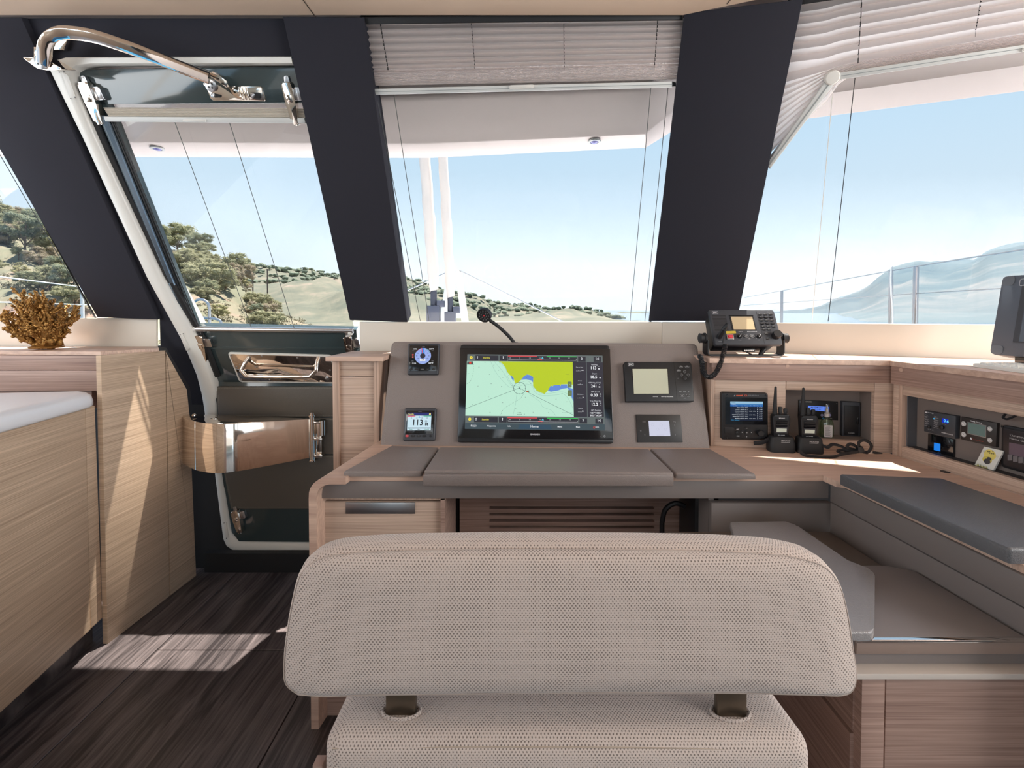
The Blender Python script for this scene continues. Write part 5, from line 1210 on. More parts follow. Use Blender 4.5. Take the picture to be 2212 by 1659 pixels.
# plug and curly lead
k = MB(); a0_ = RADP.at(*g.q(440, 740), .0); k.tube([a0_, RADP.at(*g.q(462, 690), .022), RADP.at(*g.q(490, 630), .040), RADP.at(*g.q(515, 590), .045)], [.0085, .0082, .0075, .005], 10); pg = finish(k, 'lead_plug', M['black'], t)
def cur(x, y, Y): return atY(1500 + x / 8.296, 640 + y / 8.296, Y)
cpath = spline([cur(515, 590, 1.535), cur(545, 600, 1.53), cur(548, 660, 1.525), cur(520, 760, 1.525), cur(510, 840, 1.525)], 6)
k = MB(); k.tube(cpath, .0022, 6)
core = spline([cur(552, 860, 1.525), cur(540, 960, 1.522), cur(505, 1070, 1.52), cur(472, 1180, 1.52), cur(430, 1290, 1.51), cur(360, 1400, 1.502), cur(270, 1450, 1.50), cur(190, 1410, 1.505), cur(150, 1310, 1.515), cur(140, 1200, 1.525), cur(115, 1100, 1.54), cur(95, 1075, 1.56)], 40)
hel = []; turns = 52; n_ = len(core)
acc = 0
for i in range(n_ - 1):
    tg = (core[i + 1] - core[i]).normalized(); a = tg.cross(V((0, 1, 0))).normalized(); b = tg.cross(a); ph = 2 * pi * turns * i / n_
    hel.append(core[i] + (a * cos(ph) + b * sin(ph)) * .0068)
k.tube(hel, .0019, 5); finish(k, 'curly_lead', M['black'], t)

# ---- tracking transponder on the oak panel
g = G(NW, 1530, 820, 5.53)
t = thing('transponder', 'square black transponder with a lit blue list screen on the oak nav panel', 'transponder', NW.P(1605, 945))
k = MB(); k.poly(NW, rpoly(g.l([(138, 702), (690, 706), (690, 150), (138, 140)]), .008, 3), 0, .018, .005, 3); cs = finish(k, 'case', M['black'], t)
k = MB(); k.poly(NW, g.l([(184, 520), (682, 524), (682, 205), (184, 198)]), .018, .0186); fg = finish(k, 'screen_glass', M['black_gloss'], t)
n0 = .0188; k = MB(); k.col = L3(10, 22, 42); k.flat(NW, g.l([(240, 476), (625, 478), (625, 248), (240, 246)]), n0)
k.col = L3(150, 190, 214); k.flat(NW, g.l([(240, 272), (625, 275), (625, 250), (240, 247)]), n0 + z); k.col = L3(60, 120, 176); k.flat(NW, g.l([(240, 288), (625, 291), (625, 275), (240, 272)]), n0 + z)
k.col = L3(28, 96, 170); k.flat(NW, g.l([(240, 308), (625, 311), (625, 291), (240, 288)]), n0 + z)
g.t(k, '10:06:36', 276, 260, 10, n0 + 2 * z, col=L3(30, 40, 60)); g.t(k, 'TARGETS', 278, 280, 9, n0 + 2 * z, col=WH)
for x, s_ in ((298, 'Name/MMSI'), (378, 'Range'), (428, 'Bearing'), (478, 'CPA'), (524, 'TCPA'), (562, 'Type'), (600, 'Age')): g.t(k, s_, x, 299, 8, n0 + 2 * z, col=WH)
for r_ in range(7):
    y = 321 + r_ * 21.6; w = (4, 7, 8, 7, 13, 12, 8)[r_]
    g.t(k, 'ARGOSY SEA VENTO'[:w], 354, y, 9, n0 + z, 'RIGHT', col=(.8, .84, .88), bold=.3); g.t(k, '%.2fNM' % (1.1 + r_ * .7), 378, y, 9, n0 + z, bold=.3); g.t(k, '%03d°T' % (20 + r_ * 31), 428, y, 9, n0 + z, bold=.3)
    g.t(k, '-' if r_ in (0, 1, 3, 5) else '1.2NM', 478, y, 9, n0 + z); g.t(k, '-' if r_ in (0, 1, 3, 5) else '0h10m', 524, y, 9, n0 + z); g.t(k, '0m 30s', 600, y, 9, n0 + z, bold=.3); k.flat(NW, g.l([(556, y + 6), (568, y + 6), (562, y - 7)]), n0 + z)
g.t(k, 'MENU  MESSAGE', 300, 468, 9, n0 + z, col=L3(60, 160, 210)); finish(k, 'list_display', M['screen'], fg, smooth=0)
k = MB(); g.t(k, 'em-trak', 350, 177, 17, .0182, col=L3(226, 92, 58), bold=1); k.line(NW, g.l([(404, 168), (418, 178), (404, 188)]), .0011, .0182); k.line(NW, g.l([(420, 164), (440, 178), (424, 190)]), .0011, .0182)
g.t(k, 'A200 AIS Class A', 514, 177, 12, .0182, col=L3(150, 150, 152)); k.col = L3(170, 170, 172); k.flat(NW, g.l([(280, 186), (298, 186), (298, 166)]), .0182); finish(k, 'lettering', M['print'], cs, smooth=0)
for x, y, rx, ry, s_ in ((327, 576, 26, 16, 'A/V'), (320, 614, 22, 16, '*'), (330, 656, 28, 16, '1/W'), (435, 566, 30, 18, '^'), (380, 612, 17, 26, '<'), (435, 614, 22, 22, 'o'), (488, 614, 17, 26, '>'), (433, 662, 30, 17, 'v')):
    ky = key(g, t, x, y, rx, ry, .018, .002, 'black_soft'); k = MB(); g.t(k, s_, x, y, 14, .0202, col=L3(200, 200, 202), bold=.6); finish(k, 'key_legend', M['print'], ky, smooth=0)
k = MB(); k.lathe(g.P(588, 615, .018), NW.n, [(.0105, 0), (.0102, .012), (.009, .014), (0, .014)], 24); finish(k, 'knob', M['black'], t)
k = MB(); k.poly(NW, rpoly(g.l([(172, 626), (272, 628), (288, 556), (172, 552)]), .002, 2), .018, .0192, .0005); finish(k, 'card_cover', M['black_soft'], t)
for x, y in ((204, 177), (658, 178), (202, 676), (662, 675)):
    k = MB(); k.lathe(g.P(x, y, .0178), NW.n, [(.0032, 0), (.003, .001), (.0015, .001), (0, .0004)], 12); finish(k, 'screw', M['black_gloss'], cs)

# ---- battery monitor and card reader inside the niche
g = G(NB, 1650, 820, 7.9)
t = thing('battery_monitor', 'black plate with a lit blue text window inside the corner niche behind the radios', 'monitor', NB.P(1764, 905))
k = MB(); k.poly(NB, g.l([(582, 655), (1258, 690), (1258, 372), (590, 342)]), .0005, .004, .0008); pl_ = finish(k, 'plate', M['black'], t)
k = MB(); k.col = L3(90, 128, 226); k.flat(NB, g.l([(738, 512), (1098, 542), (1098, 460), (742, 440)]), .0042); g.t(k, 'JMOSS Monitor', 890, 470, 22, .0045, col=L3(24, 34, 84), bold=.5); g.t(k, '12.3V +2.4A', 880, 502, 22, .0045, bold=.5); finish(k, 'text_window', M['screen'], pl_, smooth=0)
k = MB(); g.t(k, 'OMOSS', 752, 376, 22, .0042, col=L3(190, 190, 180), bold=.6); k.flat(NB, g.l([(972, 563), (988, 564), (980, 548)]), .0042); g.t(k, 'Enter', 1112, 564, 12, .0042); g.t(k, 'victron energy', 1104, 652, 12, .0042)
k.col = L3(52, 130, 200); k.flat(NB, g.e(1004, 656, 20, 12), .0042); k.flat(NB, g.e(1024, 668, 18, 11), .0042); k.col = L3(150, 150, 152); k.line(NB, g.e(617, 376, 14, None, 12), .0006, .0042, closed=True); k.flat(NB, g.e(1232, 404, 7), .0042); finish(k, 'lettering', M['print'], pl_, smooth=0)
for x in (980, 1112): 
    k = MB(); k.poly(NB, g.e(x, 602, 25, None, 18), .004, .0056, .0006, 1); finish(k, 'button', plain('lilac_button', (150, 150, 196), .4), t)
t = thing('card_reader', 'upright dark card reader box with a flap on the right of the corner niche', 'reader', NB.P(1834, 945))
k = MB(); k.poly(NB, rpoly(g.l([(1296, 985), (1602, 998), (1610, 375), (1300, 358)]), .004, 3), .0005, .014, .003, 2); cs = finish(k, 'case', M['dkgrey'], t)
k = MB(); k.poly(NB, rpoly(g.l([(1328, 925), (1568, 934), (1580, 438), (1332, 426)]), .002, 2), .0138, .0158, .0008); fl_ = finish(k, 'flap', M['black'], cs)
k = MB(); k.poly(NB, rpoly(g.l([(1532, 742), (1570, 750), (1574, 626), (1545, 628)]), .003, 2), .0158, .017, .0005); finish(k, 'finger_grip', M['black_gloss'], fl_)
k = MB(); g.t(k, 'GARMIN', 1444, 892, 18, .0160, col=L3(180, 180, 182), sx=1.1, bold=.3); finish(k, 'lettering', M['print'], fl_, smooth=0)

# ---- sanitiser bottle
bc = NW.at(NW.p(1800, 940)[0], zb_, -.040)
t = thing('spray_bottle', 'small clear green spray bottle with a white label standing in the corner niche', 'bottle', bc)
mm = 1.5 / 983
k = MB(); pr = [(.0, 0), (.92, 0), (1, .004), (1, .030), (.96, .040), (.75, .050), (.36, .056), (.34, .060)]
rows = [[bc + NW.u * (.0215 * max(f, 1e-3) * cos(a)) + NW.n * (.012 * max(f, 1e-3) * sin(a)) + V((0, 0, h * 1.15)) for a in [i * pi / 10 for i in range(20)]] for f, h in pr]
k.grid(rows, closed=True); bmesh.ops.recalc_face_normals(k.bm, faces=list(k.bm.faces)); finish(k, 'body', M['green_clear'], t, smooth=60)
k = MB(); k.poly(PL(bc + NW.n * .0122, NW.u, (0, 0, 1)), rrect(-.014, .002, .012, .042, .002, 2), -.0003, .0003); lb_ = finish(k, 'label', plain('white_label', (226, 222, 222), .5), t)
k = MB(); lp = PL(bc + NW.n * .0128, NW.u, (0, 0, 1)); k.col = L3(130, 126, 130)
for i in range(11): k.line(lp, [(-.0105, .034 - i * .0026), (.0062 - (i % 3) * .002, .034 - i * .0026)], .0009, 0)
k.text(lp, 'Sanitiser', -.002, .0375, .0035, 0); k.col = L3(200, 70, 80); k.flat(lp, ell(.005, .006, .0014, .0012, 8), .0001); finish(k, 'label_print', M['print'], lb_, smooth=0)
k = MB(); k.lathe(bc + V((0, 0, .068)), (0, 0, 1), [(.0078, 0), (.0078, .010), (.0068, .011), (.0068, .015), (.0045, .016), (.0045, .026), (.0030, .028), (.0030, .036), (0, .036)], 16); finish(k, 'pump', plain('frosted_white_plastic', (214, 208, 206), .35), t)
k = MB(); k.lathe(bc + V((0, 0, .0785)), (0, 0, 1), [(.0078, 0), (.0074, .030), (.0070, .032), (0, .032)], 18, cap=False); finish(k, 'cap', M['clear'], t)
k = MB(); k.wbox(tuple(bc + V((-.0012, -.0012, .004))), tuple(bc + V((.0012, .0012, .058)))); finish(k, 'dip_tube', M['white_matte'], t)

# ---- two hand radios in charging cradles
HW = NW.off(.034)
def handset(dx, dy, label, group):
    g = G(HW, 1650 + dx / 7.9, 820 + dy / 7.9, 7.9)
    base = HW.P(1650 + (300 + dx) / 7.9, 820 + (1190 + dy) / 7.9)
    base = V((base.x, base.y, ZD)); t = thing('handheld_radio', label, 'radio', base, group)
    k = MB(); k.poly(HW, rpoly(g.l([(172, 985), (430, 985), (446, 640), (430, 600), (185, 600), (160, 640)]), .003, 2), -.022, 0, .003, 2); bd = finish(k, 'body', M['black'], t)
    k = MB(); k.tube([HW.P(1650 + (x + dx) / 7.9, 820 + (y + dy) / 7.9, -.012) for x, y in ((216, 605), (213, 560), (220, 400), (226, 230), (228, 140), (228, 128))], [.0072, .0070, .0056, .0042, .0036, .0018], 12); finish(k, 'antenna', M['black_soft'], t)
    for x, y, r_ in ((308, 520, 36), (392, 545, 33)):
        c = HW.P(1650 + (x + dx) / 7.9, 820 + (y + dy) / 7.9, -.011); mq = g.m(x, y); k = MB(); zt0 = HW.P(1650 + (x + dx) / 7.9, 820 + (602 + dy) / 7.9).z
        k.lathe((c.x, c.y, zt0), (0, 0, 1), [(r_ * .7 * mq, 0), (r_ * .7 * mq, .004), (r_ * mq, .005), (r_ * mq, c.z - zt0 + .006), (r_ * .85 * mq, c.z - zt0 + .008), (0, c.z - zt0 + .008)], 14); finish(k, 'top_knob', M['black_soft'], t)
    k = MB(); k.poly(HW, rpoly(g.l([(200, 805), (400, 805), (400, 690), (215, 690)]), .002, 2), 0, .0006)
    gr_ = finish(k, 'speaker_panel', M['black_gloss'], bd)
    for i in range(3):
        k = MB(); y = 695 + i * 34; k.poly(HW, rpoly(g.l([(208, y + 18), (400, y + 18), (400, y - 2), (208, y - 2)]), .001, 1), .0004, .003, .001, 1); finish(k, 'grille_bar', M['black'], gr_)
    k = MB(); k.poly(HW, g.l([(200, 912), (398, 912), (402, 812), (204, 812)]), 0, .0012); sc = finish(k, 'screen_surround', M['dkgrey'], bd)
    k = MB(); k.poly(HW, g.l([(214, 890), (382, 895), (386, 836), (216, 830)]), .0012, .0018); finish(k, 'lcd', M['lcd_pale'], sc)
    k = MB(); k.poly(HW, rpoly(g.l([(438, 800), (462, 800), (466, 660), (440, 650)]), .002, 2), -.018, -.004, .002, 1); finish(k, 'talk_key', M['black_soft'], bd)
    k = MB(); g.t(k, 'MIDLAND', 308, 660, 16, .0004, col=L3(216, 216, 218), bold=.6); g.t(k, 'MENU  A/B  MODE', 298, 948, 10, .0004, bold=.8); finish(k, 'lettering', M['print'], bd, smooth=0)
    k = MB(); ch = []
    zc = V((0, 0, 1)); cen_ = base - HW.n * .006 + HW.u * 0.0
    m_ = g.m(300, 1100)
    for f, fd, h in ((.98, .98, 0), (1.0, 1.0, .004), (.99, .99, .029), (.94, .93, .033), (.90, .88, .046), (.80, .82, .050)):
        hw, hd_ = 222 * m_ * f, .024 * fd; ch.append([cen_ + HW.u * x + HW.n * y + zc * h for x, y in rrect(-hw, -hd_, hw, hd_, .014 * f, 4)])
    k.grid(ch, closed=True); n_ = len(ch[0]); vs = list(k.bm.verts); k.bm.faces.new(vs[:n_][::-1]); k.bm.faces.new(vs[-n_:]); cr = finish(k, 'charging_cradle', M['black_soft'], t, smooth=40)
    k = MB(); q = PL(cen_ + HW.n * .0225, HW.u, zc); k.col = L3(200, 200, 202); k.text(q, 'MIDLAND', .006, .0395, .0062, 0); k.line(q, [(-.008, .0350), (.018, .0350)], .0008, 0); finish(k, 'cradle_lettering', M['print'], cr, smooth=0)
handset(0, 0, 'left-hand black walkie-talkie standing in a charging cradle beside the transponder', 'walkie-talkies in charging cradles on the nav desk')
handset(479, 20, 'second black walkie-talkie in a charging cradle, directly in front of the niche monitor', 'walkie-talkies in charging cradles on the nav desk')
# wrist strap with coils
g = G(NW.off(.064), 1650, 820, 7.9)
def dsk(x, y, h=.002): p = atZ(1650 + x / 7.9, 820 + y / 7.9, ZD + h); return p
t = thing('wrist_strap', 'black looped wrist strap with a small clip lying on the oak desk beside the cradles', 'strap', dsk(1400, 1220, 0))
k = MB()
def ribbon(pts): k.tube(spline(pts, 8), .0048, 8, flat=(1, .22))
D2 = NW.off(.05)
def d2(x, y, n=0): p = D2.P(1650 + x / 7.9, 820 + y / 7.9, n); p.z = max(p.z, ZD + .004); return p
ribbon([d2(1010, 1130), d2(1060, 1140, .01), d2(1090, 1110, .012), d2(1150, 1090, .01), d2(1260, 1110, .012), d2(1340, 1150, .018), d2(1380, 1190, .024), d2(1300, 1200, .03), d2(1190, 1195, .03), d2(1165, 1175, .026)])
ribbon([d2(1165, 1175, .026), d2(1260, 1170, .02), d2(1400, 1180, .02), d2(1500, 1200, .02), d2(1580, 1180, .02)])
ribbon([d2(1580, 1190, .012), d2(1480, 1170, .014), d2(1390, 1140, .018), d2(1365, 1105, .018), d2(1420, 1075, .016), d2(1500, 1100, .014), d2(1570, 1160, .012), d2(1640, 1210, .012)])
ribbon([d2(1600, 1190, .02), d2(1555, 1100, .02), d2(1560, 1035, .02), d2(1640, 1003, .02), d2(1730, 1040, .02), d2(1765, 1110, .02), d2(1730, 1185, .02), d2(1690, 1210, .02)])
ribbon([d2(520, 1160, .03), d2(600, 1230, .034), d2(760, 1255, .036), d2(950, 1262, .036), d2(1100, 1255, .034), d2(1250, 1225, .03), d2(1450, 1200, .026), d2(1600, 1200, .02), d2(1720, 1222, .016)])
finish(k, 'webbing', M['black_cord'], t, smooth=60)
k = MB(); k.wbox(tuple(d2(1725, 1225, .014) - V((0, .004, .002))), tuple(d2(1800, 1222, .014) + V((0, .004, .004)))); finish(k, 'metal_clip', M['brushed'], t)
k = MB(); a, b = d2(1800, 1220, .014), d2(1965, 1232, .014); k.tube([a, a * .7 + b * .3, b], [.004, .006, .003], 8, flat=(.7, 1)); finish(k, 'strap_tag', M['black_soft'], t)
k = MB(); a, b = d2(1580, 1110, .02), d2(1600, 1200, .02); k.tube([a, (a + b) / 2, b], [.006, .009, .010], 8, flat=(1, .5)); finish(k, 'strap_slider', M['black_soft'], t)
t2 = MB(); t2.tube(spline([NW.off(.03).P(1628, 957), NW.off(.03).P(1645, 956), NW.off(.03).P(1662, 949)], 4), .007, 8, flat=(1, .2)); tag(finish(t2, 'loose_strap', M['black_cord']), 'short end of black webbing poking out left of the charging cradles', 'strap')

# ---- panels in the side niche
g = G(RBk, 1930, 840, 6.911)
t = thing('inverter_control', 'dark panel with small lights and glowing blue figures, upper left of the side niche', 'panel', RBk.P(2035, 945))
k = MB(); k.poly(RBk, g.l([(515, 632), (990, 742), (1000, 402), (520, 318)]), .0005, .016, .003, 2); cs = finish(k, 'case', M['dkgrey'], t)
k = MB(); k.col = L3(20, 40, 180); k.flat(RBk, g.l([(792, 500), (886, 518), (888, 448), (794, 434)]), .0163); g.t(k, '0.6', 858, 480, 44, .0166, col=(.15, .75, 1.0), bold=1); k.col = L3(60, 190, 255); k.flat(RBk, g.e(673, 442, 9), .0163); finish(k, 'figures', M['screen'], cs, smooth=0)
k = MB(); g.t(k, 'victron energy', 605, 352, 14, .0163, col=L3(226, 226, 228), bold=.3); k.flat(RBk, g.e(555, 348, 14, 11), .0163)
for i, s_ in enumerate(('Mains', 'Bulk', 'Absorb', 'Float', 'Test')): g.t(k, s_, 560, 388 + i * 34, 11, .0163, col=L3(206, 206, 208)); k.line(RBk, g.l([(530, 404 + i * 34), (596, 417 + i * 34)]), .0005, .0163)
for i, s_ in enumerate(('Inverter', 'On', 'Overload', 'Low batt', 'Temp', 'Alarm')): g.t(k, s_, 704, 412 + i * 30, 11, .0163); k.line(RBk, g.l([(668, 424 + i * 30), (740, 438 + i * 30)]), .0005, .0163)
g.t(k, 'Input limit', 828, 524, 10, .0163); g.t(k, 'multi control', 868, 664, 22, .0163, col=L3(214, 214, 216), bold=.4); g.t(k, 'on   off   chg', 620, 605, 11, .0163); finish(k, 'lettering', M['print'], cs, smooth=0)
for x, y, r_ in ((614, 562, 28), (800, 570, 48)):
    k = MB(); k.lathe(g.P(x, y, .016), RBk.n, [(r_ * g.m(x, y) * .7, 0), (r_ * g.m(x, y) * .7, .006), (0, .008)], 16); finish(k, 'knob', M['black'], t)
t = thing('blue_touchscreen', 'glossy black square touchscreen with one glowing blue tile, low in the side niche', 'screen', RBk.P(2036, 985))
k = MB(); k.poly(RBk, g.l([(540, 970), (925, 1085), (930, 752), (548, 665)]), .0005, .008, .001, 2); cs = finish(k, 'glass_plate', M['black_gloss'], t)
k = MB(); k.col = L3(24, 124, 226); k.flat(RBk, g.l([(636, 910), (733, 932), (735, 820), (640, 800)]), .0083); g.t(k, '27 %', 716, 955, 16, .0083, col=L3(40, 90, 140)); k.col = L3(150, 150, 160); k.flat(RBk, g.e(686, 975, 5), .0083); finish(k, 'blue_tile', M['screen'], cs, smooth=0)
t = thing('generator_control', 'brown-black panel with a grey-green window and four round white keys in the side niche', 'panel', RBk.P(2120, 965))
k = MB(); k.poly(RBk, g.l([(1045, 750), (1575, 872), (1590, 512), (1050, 412)]), .0005, .010, .002, 2); cs = finish(k, 'case', plain('brown_black_plastic', (50, 44, 42), .45), t)
k = MB(); k.poly(RBk, g.l([(1148, 665), (1428, 732), (1434, 545), (1152, 490)]), .010, .0106); finish(k, 'window_frame', M['brushed'], cs)
k = MB(); k.poly(RBk, g.l([(1158, 655), (1420, 718), (1424, 553), (1162, 500)]), .0105, .0112); finish(k, 'lcd', plain('grey_green_lcd', (110, 134, 130), .25), cs)
for x, y, s_ in ((1095, 520, 'o'), (1095, 680, '='), (1487, 597, '^'), (1487, 765, 'v')):
    k = MB(); k.poly(RBk, g.e(x, y, 34, 40, 22), .010, .0122, .0005, 1); ky = finish(k, 'round_key', plain('white_key', (232, 228, 226), .4), t)
    k = MB(); k.col = L3(60, 60, 62); k.line(RBk, g.e(x, y, 24, 28, 18), .0006, .0124, closed=True); g.t(k, s_, x, y, 20, .0124, bold=.6); finish(k, 'key_legend', M['print'], ky, smooth=0)
k = MB(); g.t(k, 'Panda Control', 1280, 494, 20, .0102, col=WH, bold=.8); g.t(k, 'Fischer Panda', 1305, 765, 20, .0102, col=L3(140, 54, 44), bold=.5); k.col = WH; k.flat(RBk, g.e(1200, 735, 12, 15), .0102); k.flat(RBk, g.e(1208, 752, 8, 8), .0103); finish(k, 'lettering', M['print'], cs, smooth=0)
t = thing('generator_monitor', 'black generator panel with grey square keys cut off at the right edge of the niche', 'panel', RBk.P(2190, 1000))
k = MB(); k.poly(RBk, rpoly(g.l([(1645, 1160), (2500, 1400), (2500, 700), (1655, 530)]), .008, 3), .0005, .010, .003, 2); cs = finish(k, 'case', M['black'], t)
k = MB(); k.poly(RBk, rpoly(g.l([(1690, 1130), (2450, 1345), (2450, 735), (1690, 580)]), .006, 3), .010, .0114, .0005); f2 = finish(k, 'face', plain('brown_black_face', (46, 40, 42), .4), cs)
k = MB(); g.t(k, 'Cummins', 1786, 682, 40, .0116, 'LEFT', col=L3(200, 198, 196)); g.t(k, 'Marine Generator', 1784, 732, 36, .0116, 'LEFT'); finish(k, 'lettering', M['print'], cs, smooth=0)
k = MB(); k.poly(RBk, g.l([(1780, 970), (2350, 1110), (2350, 900), (1782, 796)]), .0113, .012); finish(k, 'window', plain('mauve_window', (104, 88, 100), .2), cs)
for i in range(5):
    x = 1762 + i * 80; y = 975 + i * 19; k = MB(); k.poly(RBk, g.rr(x, y, x + 70, y + 92, 10), .0113, .013, .0005, 1); finish(k, 'square_key', plain('grey_key', (116, 110, 112), .4), t)
k = MB(); k.lathe(g.P(1672, 560, .010), RBk.n, [(.003, 0), (.003, .001), (0, .001)], 10); finish(k, 'screw', M['black_gloss'], cs)
# picture card leaning in the niche
zf = rb + .0005
q1, q2 = RW.at(*RW.p(2102, 1008), -.020), RW.at(*RW.p(2143, 1022), -.020)
CP = PL(g.P(1190, 1170, .026), g.P(1470, 1255, .026) - g.P(1190, 1170, .026), g.P(1350, 860, .016) - g.P(1190, 1170, .026))
gc = G(CP, 1930, 840, 6.911)
t = thing('picture_card', 'small white card case with a yellow and green print leaning in the side niche', 'card', RBk.P(2122, 1015))
k = MB(); k.poly(CP, gc.l([(1190, 1172), (1468, 1256), (1640, 926), (1352, 860)]), -.006, 0, .0006, 1); cs = finish(k, 'case', plain('pale_card', (224, 222, 214), .35), t)
k = MB(); k.col = L3(226, 208, 110); k.flat(CP, gc.e(1440, 985, 90, 92, 26), .0003); k.col = L3(206, 190, 84); k.flat(CP, gc.e(1400, 1060, 70, 60, 20), .0005)
k.col = L3(62, 58, 60); k.flat(CP, gc.e(1400, 1085, 48, 48, 18), .0008); k.flat(CP, gc.e(1432, 1045, 34, 30, 14), .0009)
rn = random.Random(2)
for i in range(26):
    x = 1215 + i * 7.2; y = 1165 + i * 2.4; k.col = L3(*rn.choice(((150, 146, 40), (180, 170, 50), (112, 116, 40)))); dx = rn.uniform(-14, 30); k.flat(CP, gc.l([(x - 8, y + 20), (x + 8, y + 20), (x + dx, y - rn.uniform(30, 80))]), .0010 + i * .00001)
k.col = L3(60, 54, 50)
for x, y in ((1414, 934), (1440, 936), (1484, 930), (1438, 958), (1470, 965), (1498, 968)): k.line(CP, gc.l([(x - 6, y - 8), (x + 4, y + 8), (x + 8, y)]), .0011, .0012)
k.col = L3(200, 196, 170)
for x, y in ((1555, 1010), (1360, 935), (1310, 1000)): k.line(CP, gc.e(x, y, 14, None, 10), .0007, .0012, closed=True)
finish(k, 'print', M['print'], cs, smooth=0)
k = MB(); k.tube(spline([g.P(1770, 425, .03), g.P(1790, 395, .03), g.P(1850, 350, .032), g.P(1960, 352, .032), g.P(1980, 385, .03), g.P(1900, 425, .03), g.P(1830, 445, .03), g.P(1775, 425, .03)], 6), .0026, 8)
tag(finish(k, 'cable_loop', M['black_cord']), 'short loop of black cable hanging at the top of the side niche', 'cable')

# ---- radar display and keyboard on the side ledge
MN = PL(atY(2138, 765, 1.36), (.2, -.98, 0), V((.98 * .185, .2 * .185, .98)))
g = G(MN, 2100, 580, 6.634)
t = thing('radar_display', 'slate grey radar display standing on the side ledge at the far right', 'screen', (MN.o.x + .1, MN.o.y - .06, ZLED))
def mb_(x, y): return g.q(x, y)
hgt = MN.p(2162, 597)[1]; wid = .34
k = MB(); k.poly(MN, rpoly([(0, 0), (wid, 0), (wid, hgt), (0, hgt)], .012, 4), -.06, 0, .006, 3); cs = finish(k, 'case', M['slategrey'], t)
fx, fy0, fy1 = g.q(520, 900)[0], g.q(440, 1050)[1], g.q(540, 258)[1]
k = MB(); fx = .050; k.poly(MN, [(fx, fy0), (wid - fx, fy0), (wid - fx, fy1), (fx, fy1)], .0002, .003); finish(k, 'screen_frame', M['dkgrey'], cs)
k = MB(); k.poly(MN, [(fx + .014, fy0 + .003), (wid - fx - .014, fy0 + .003), (wid - fx - .014, fy1 - .008), (fx + .014, fy1 - .008)], .003, .0038); finish(k, 'screen_glass', plain('dark_screen_glass', (52, 46, 50), .04, coat=1.0), cs)
k = MB()
for y0 in (0.001, hgt - .029): k.poly(MN, rrect(.001, y0, .03, y0 + .028, .01, 4), .0004, .0016, .0006, 1)
finish(k, 'corner_cap', plain('slate_corner', (98, 104, 112), .5), cs)
k = MB(); k.col = L3(214, 216, 220); lx_, ly_ = .066, hgt - .0215; k.line(MN, rrect(lx_ - .024, ly_ - .010, lx_ + .024, ly_ + .010, .004, 3), .0011, .0005, closed=True); k.text(MN, 'JRC', lx_, ly_, .019, .0005, bold=.0003); finish(k, 'lettering', M['print'], cs, smooth=0)
b0 = MN.at(.045, .0, -.02); k = MB(); zq = ZLED + .0005
k.wbox((b0.x - .0, b0.y - .22, zq), (b0.x + .12, b0.y, MN.o.z + .002), .004); finish(k, 'stand', M['black_gloss'], t)
t = thing('keyboard', 'white keyboard lying on the oak side ledge in front of the radar display', 'keyboard', atZ(2180, 793, ZLED))
ZK = PLZ(ZLED + .0005); KB = [(2098, 792), (2140, 786.5), (2330, 800), (2330, 822)]
p = wp(KB, ZK); KP = PL(ZK.at(*p[0]), V((*p[3], 0)) - V((*p[0], 0)), (0, 0, 0)) if False else None
a = V((*p[0], 0)); e1 = (V((*p[3], 0)) - a).normalized(); e2 = V((-e1.y, e1.x, 0))
if e2.dot(V((1, .3, 0))) < 0: e2 = -e2
KPl = PL(a + V((0, 0, ZLED + .0005)), e1, e2)
if KPl.n.z < 0: KPl = PL(a + V((0, 0, ZLED + .0005)), -e1, e2)
s_ = 1 if KPl.u.dot(e1) > 0 else -1
k = MB(); k.poly(KPl, rpoly([(0, .002), (s_ * .36, .002), (s_ * .36, .112), (0, .112)], .006, 3), 0, .010, .002, 1); finish(k, 'base', M['white_matte'], t)
proto = None
for r_ in range(5):
    for c_ in range(16):
        u = s_ * (.012 + c_ * .021); v = .012 + r_ * .020
        if proto is None:
            k = MB(); k.poly(KPl, [(u, v), (u + s_ * .017, v), (u + s_ * .017, v + .016), (u, v + .016)], .0095, .014, .0015, 1); proto = finish(k, 'key', M['white'], t); pu, pv = u, v
        else:
            o = proto.copy(); COL.objects.link(o); o.parent = t; o.location = KPl.u * (u - pu) + KPl.v * (v - pv)

# ---- gear in the open bay under the desk
a0, a1 = FD.P(1486, 1090), FD.P(1533, 1090)
t = thing('gear_case', 'dark upright gear case tucked in the open bay under the desk', 'case', (a0.x + .05, 1.45, .40))
k = MB(); k.wbox((a0.x + .055, 1.36, .38), (a0.x + .13, 1.49, .615), .006); finish(k, 'shell', M['black'], t)
k = MB(); k.tube(spline([(a0.x + .075, 1.355, .56), (a0.x + .08, 1.335, .575), (a0.x + .105, 1.335, .575), (a0.x + .11, 1.355, .54)], 5), .006, 8); finish(k, 'carry_handle', M['dkgrey'], t)
k = MB(); k.wbox((a0.x + .075, 1.352, .44), (a0.x + .095, 1.362, .50), .003); finish(k, 'clasp', M['dkgrey'], t)
k = MB(); k.wbox((a0.x + .02, 1.33, .0), (a0.x + .15, 1.49, .379)); tag(finish(k, 'bay_step', M['black']), 'black step supporting the gear case in the bay under the desk', 'step')
k = MB(); k.tube(spline([(a0.x - .03, 1.40, .50), (a0.x - .02, 1.40, .54), (a0.x + .01, 1.40, .56), (a0.x + .04, 1.40, .55)], 6), .008, 8); k.tube([(a0.x - .03, 1.40, .50), (a0.x - .03, 1.40, .38), (a0.x - .03, 1.42, 0)], .008, 8); tag(finish(k, 'power_cable', M['black']), 'thick black cable arching beside the gear case under the desk', 'cable')
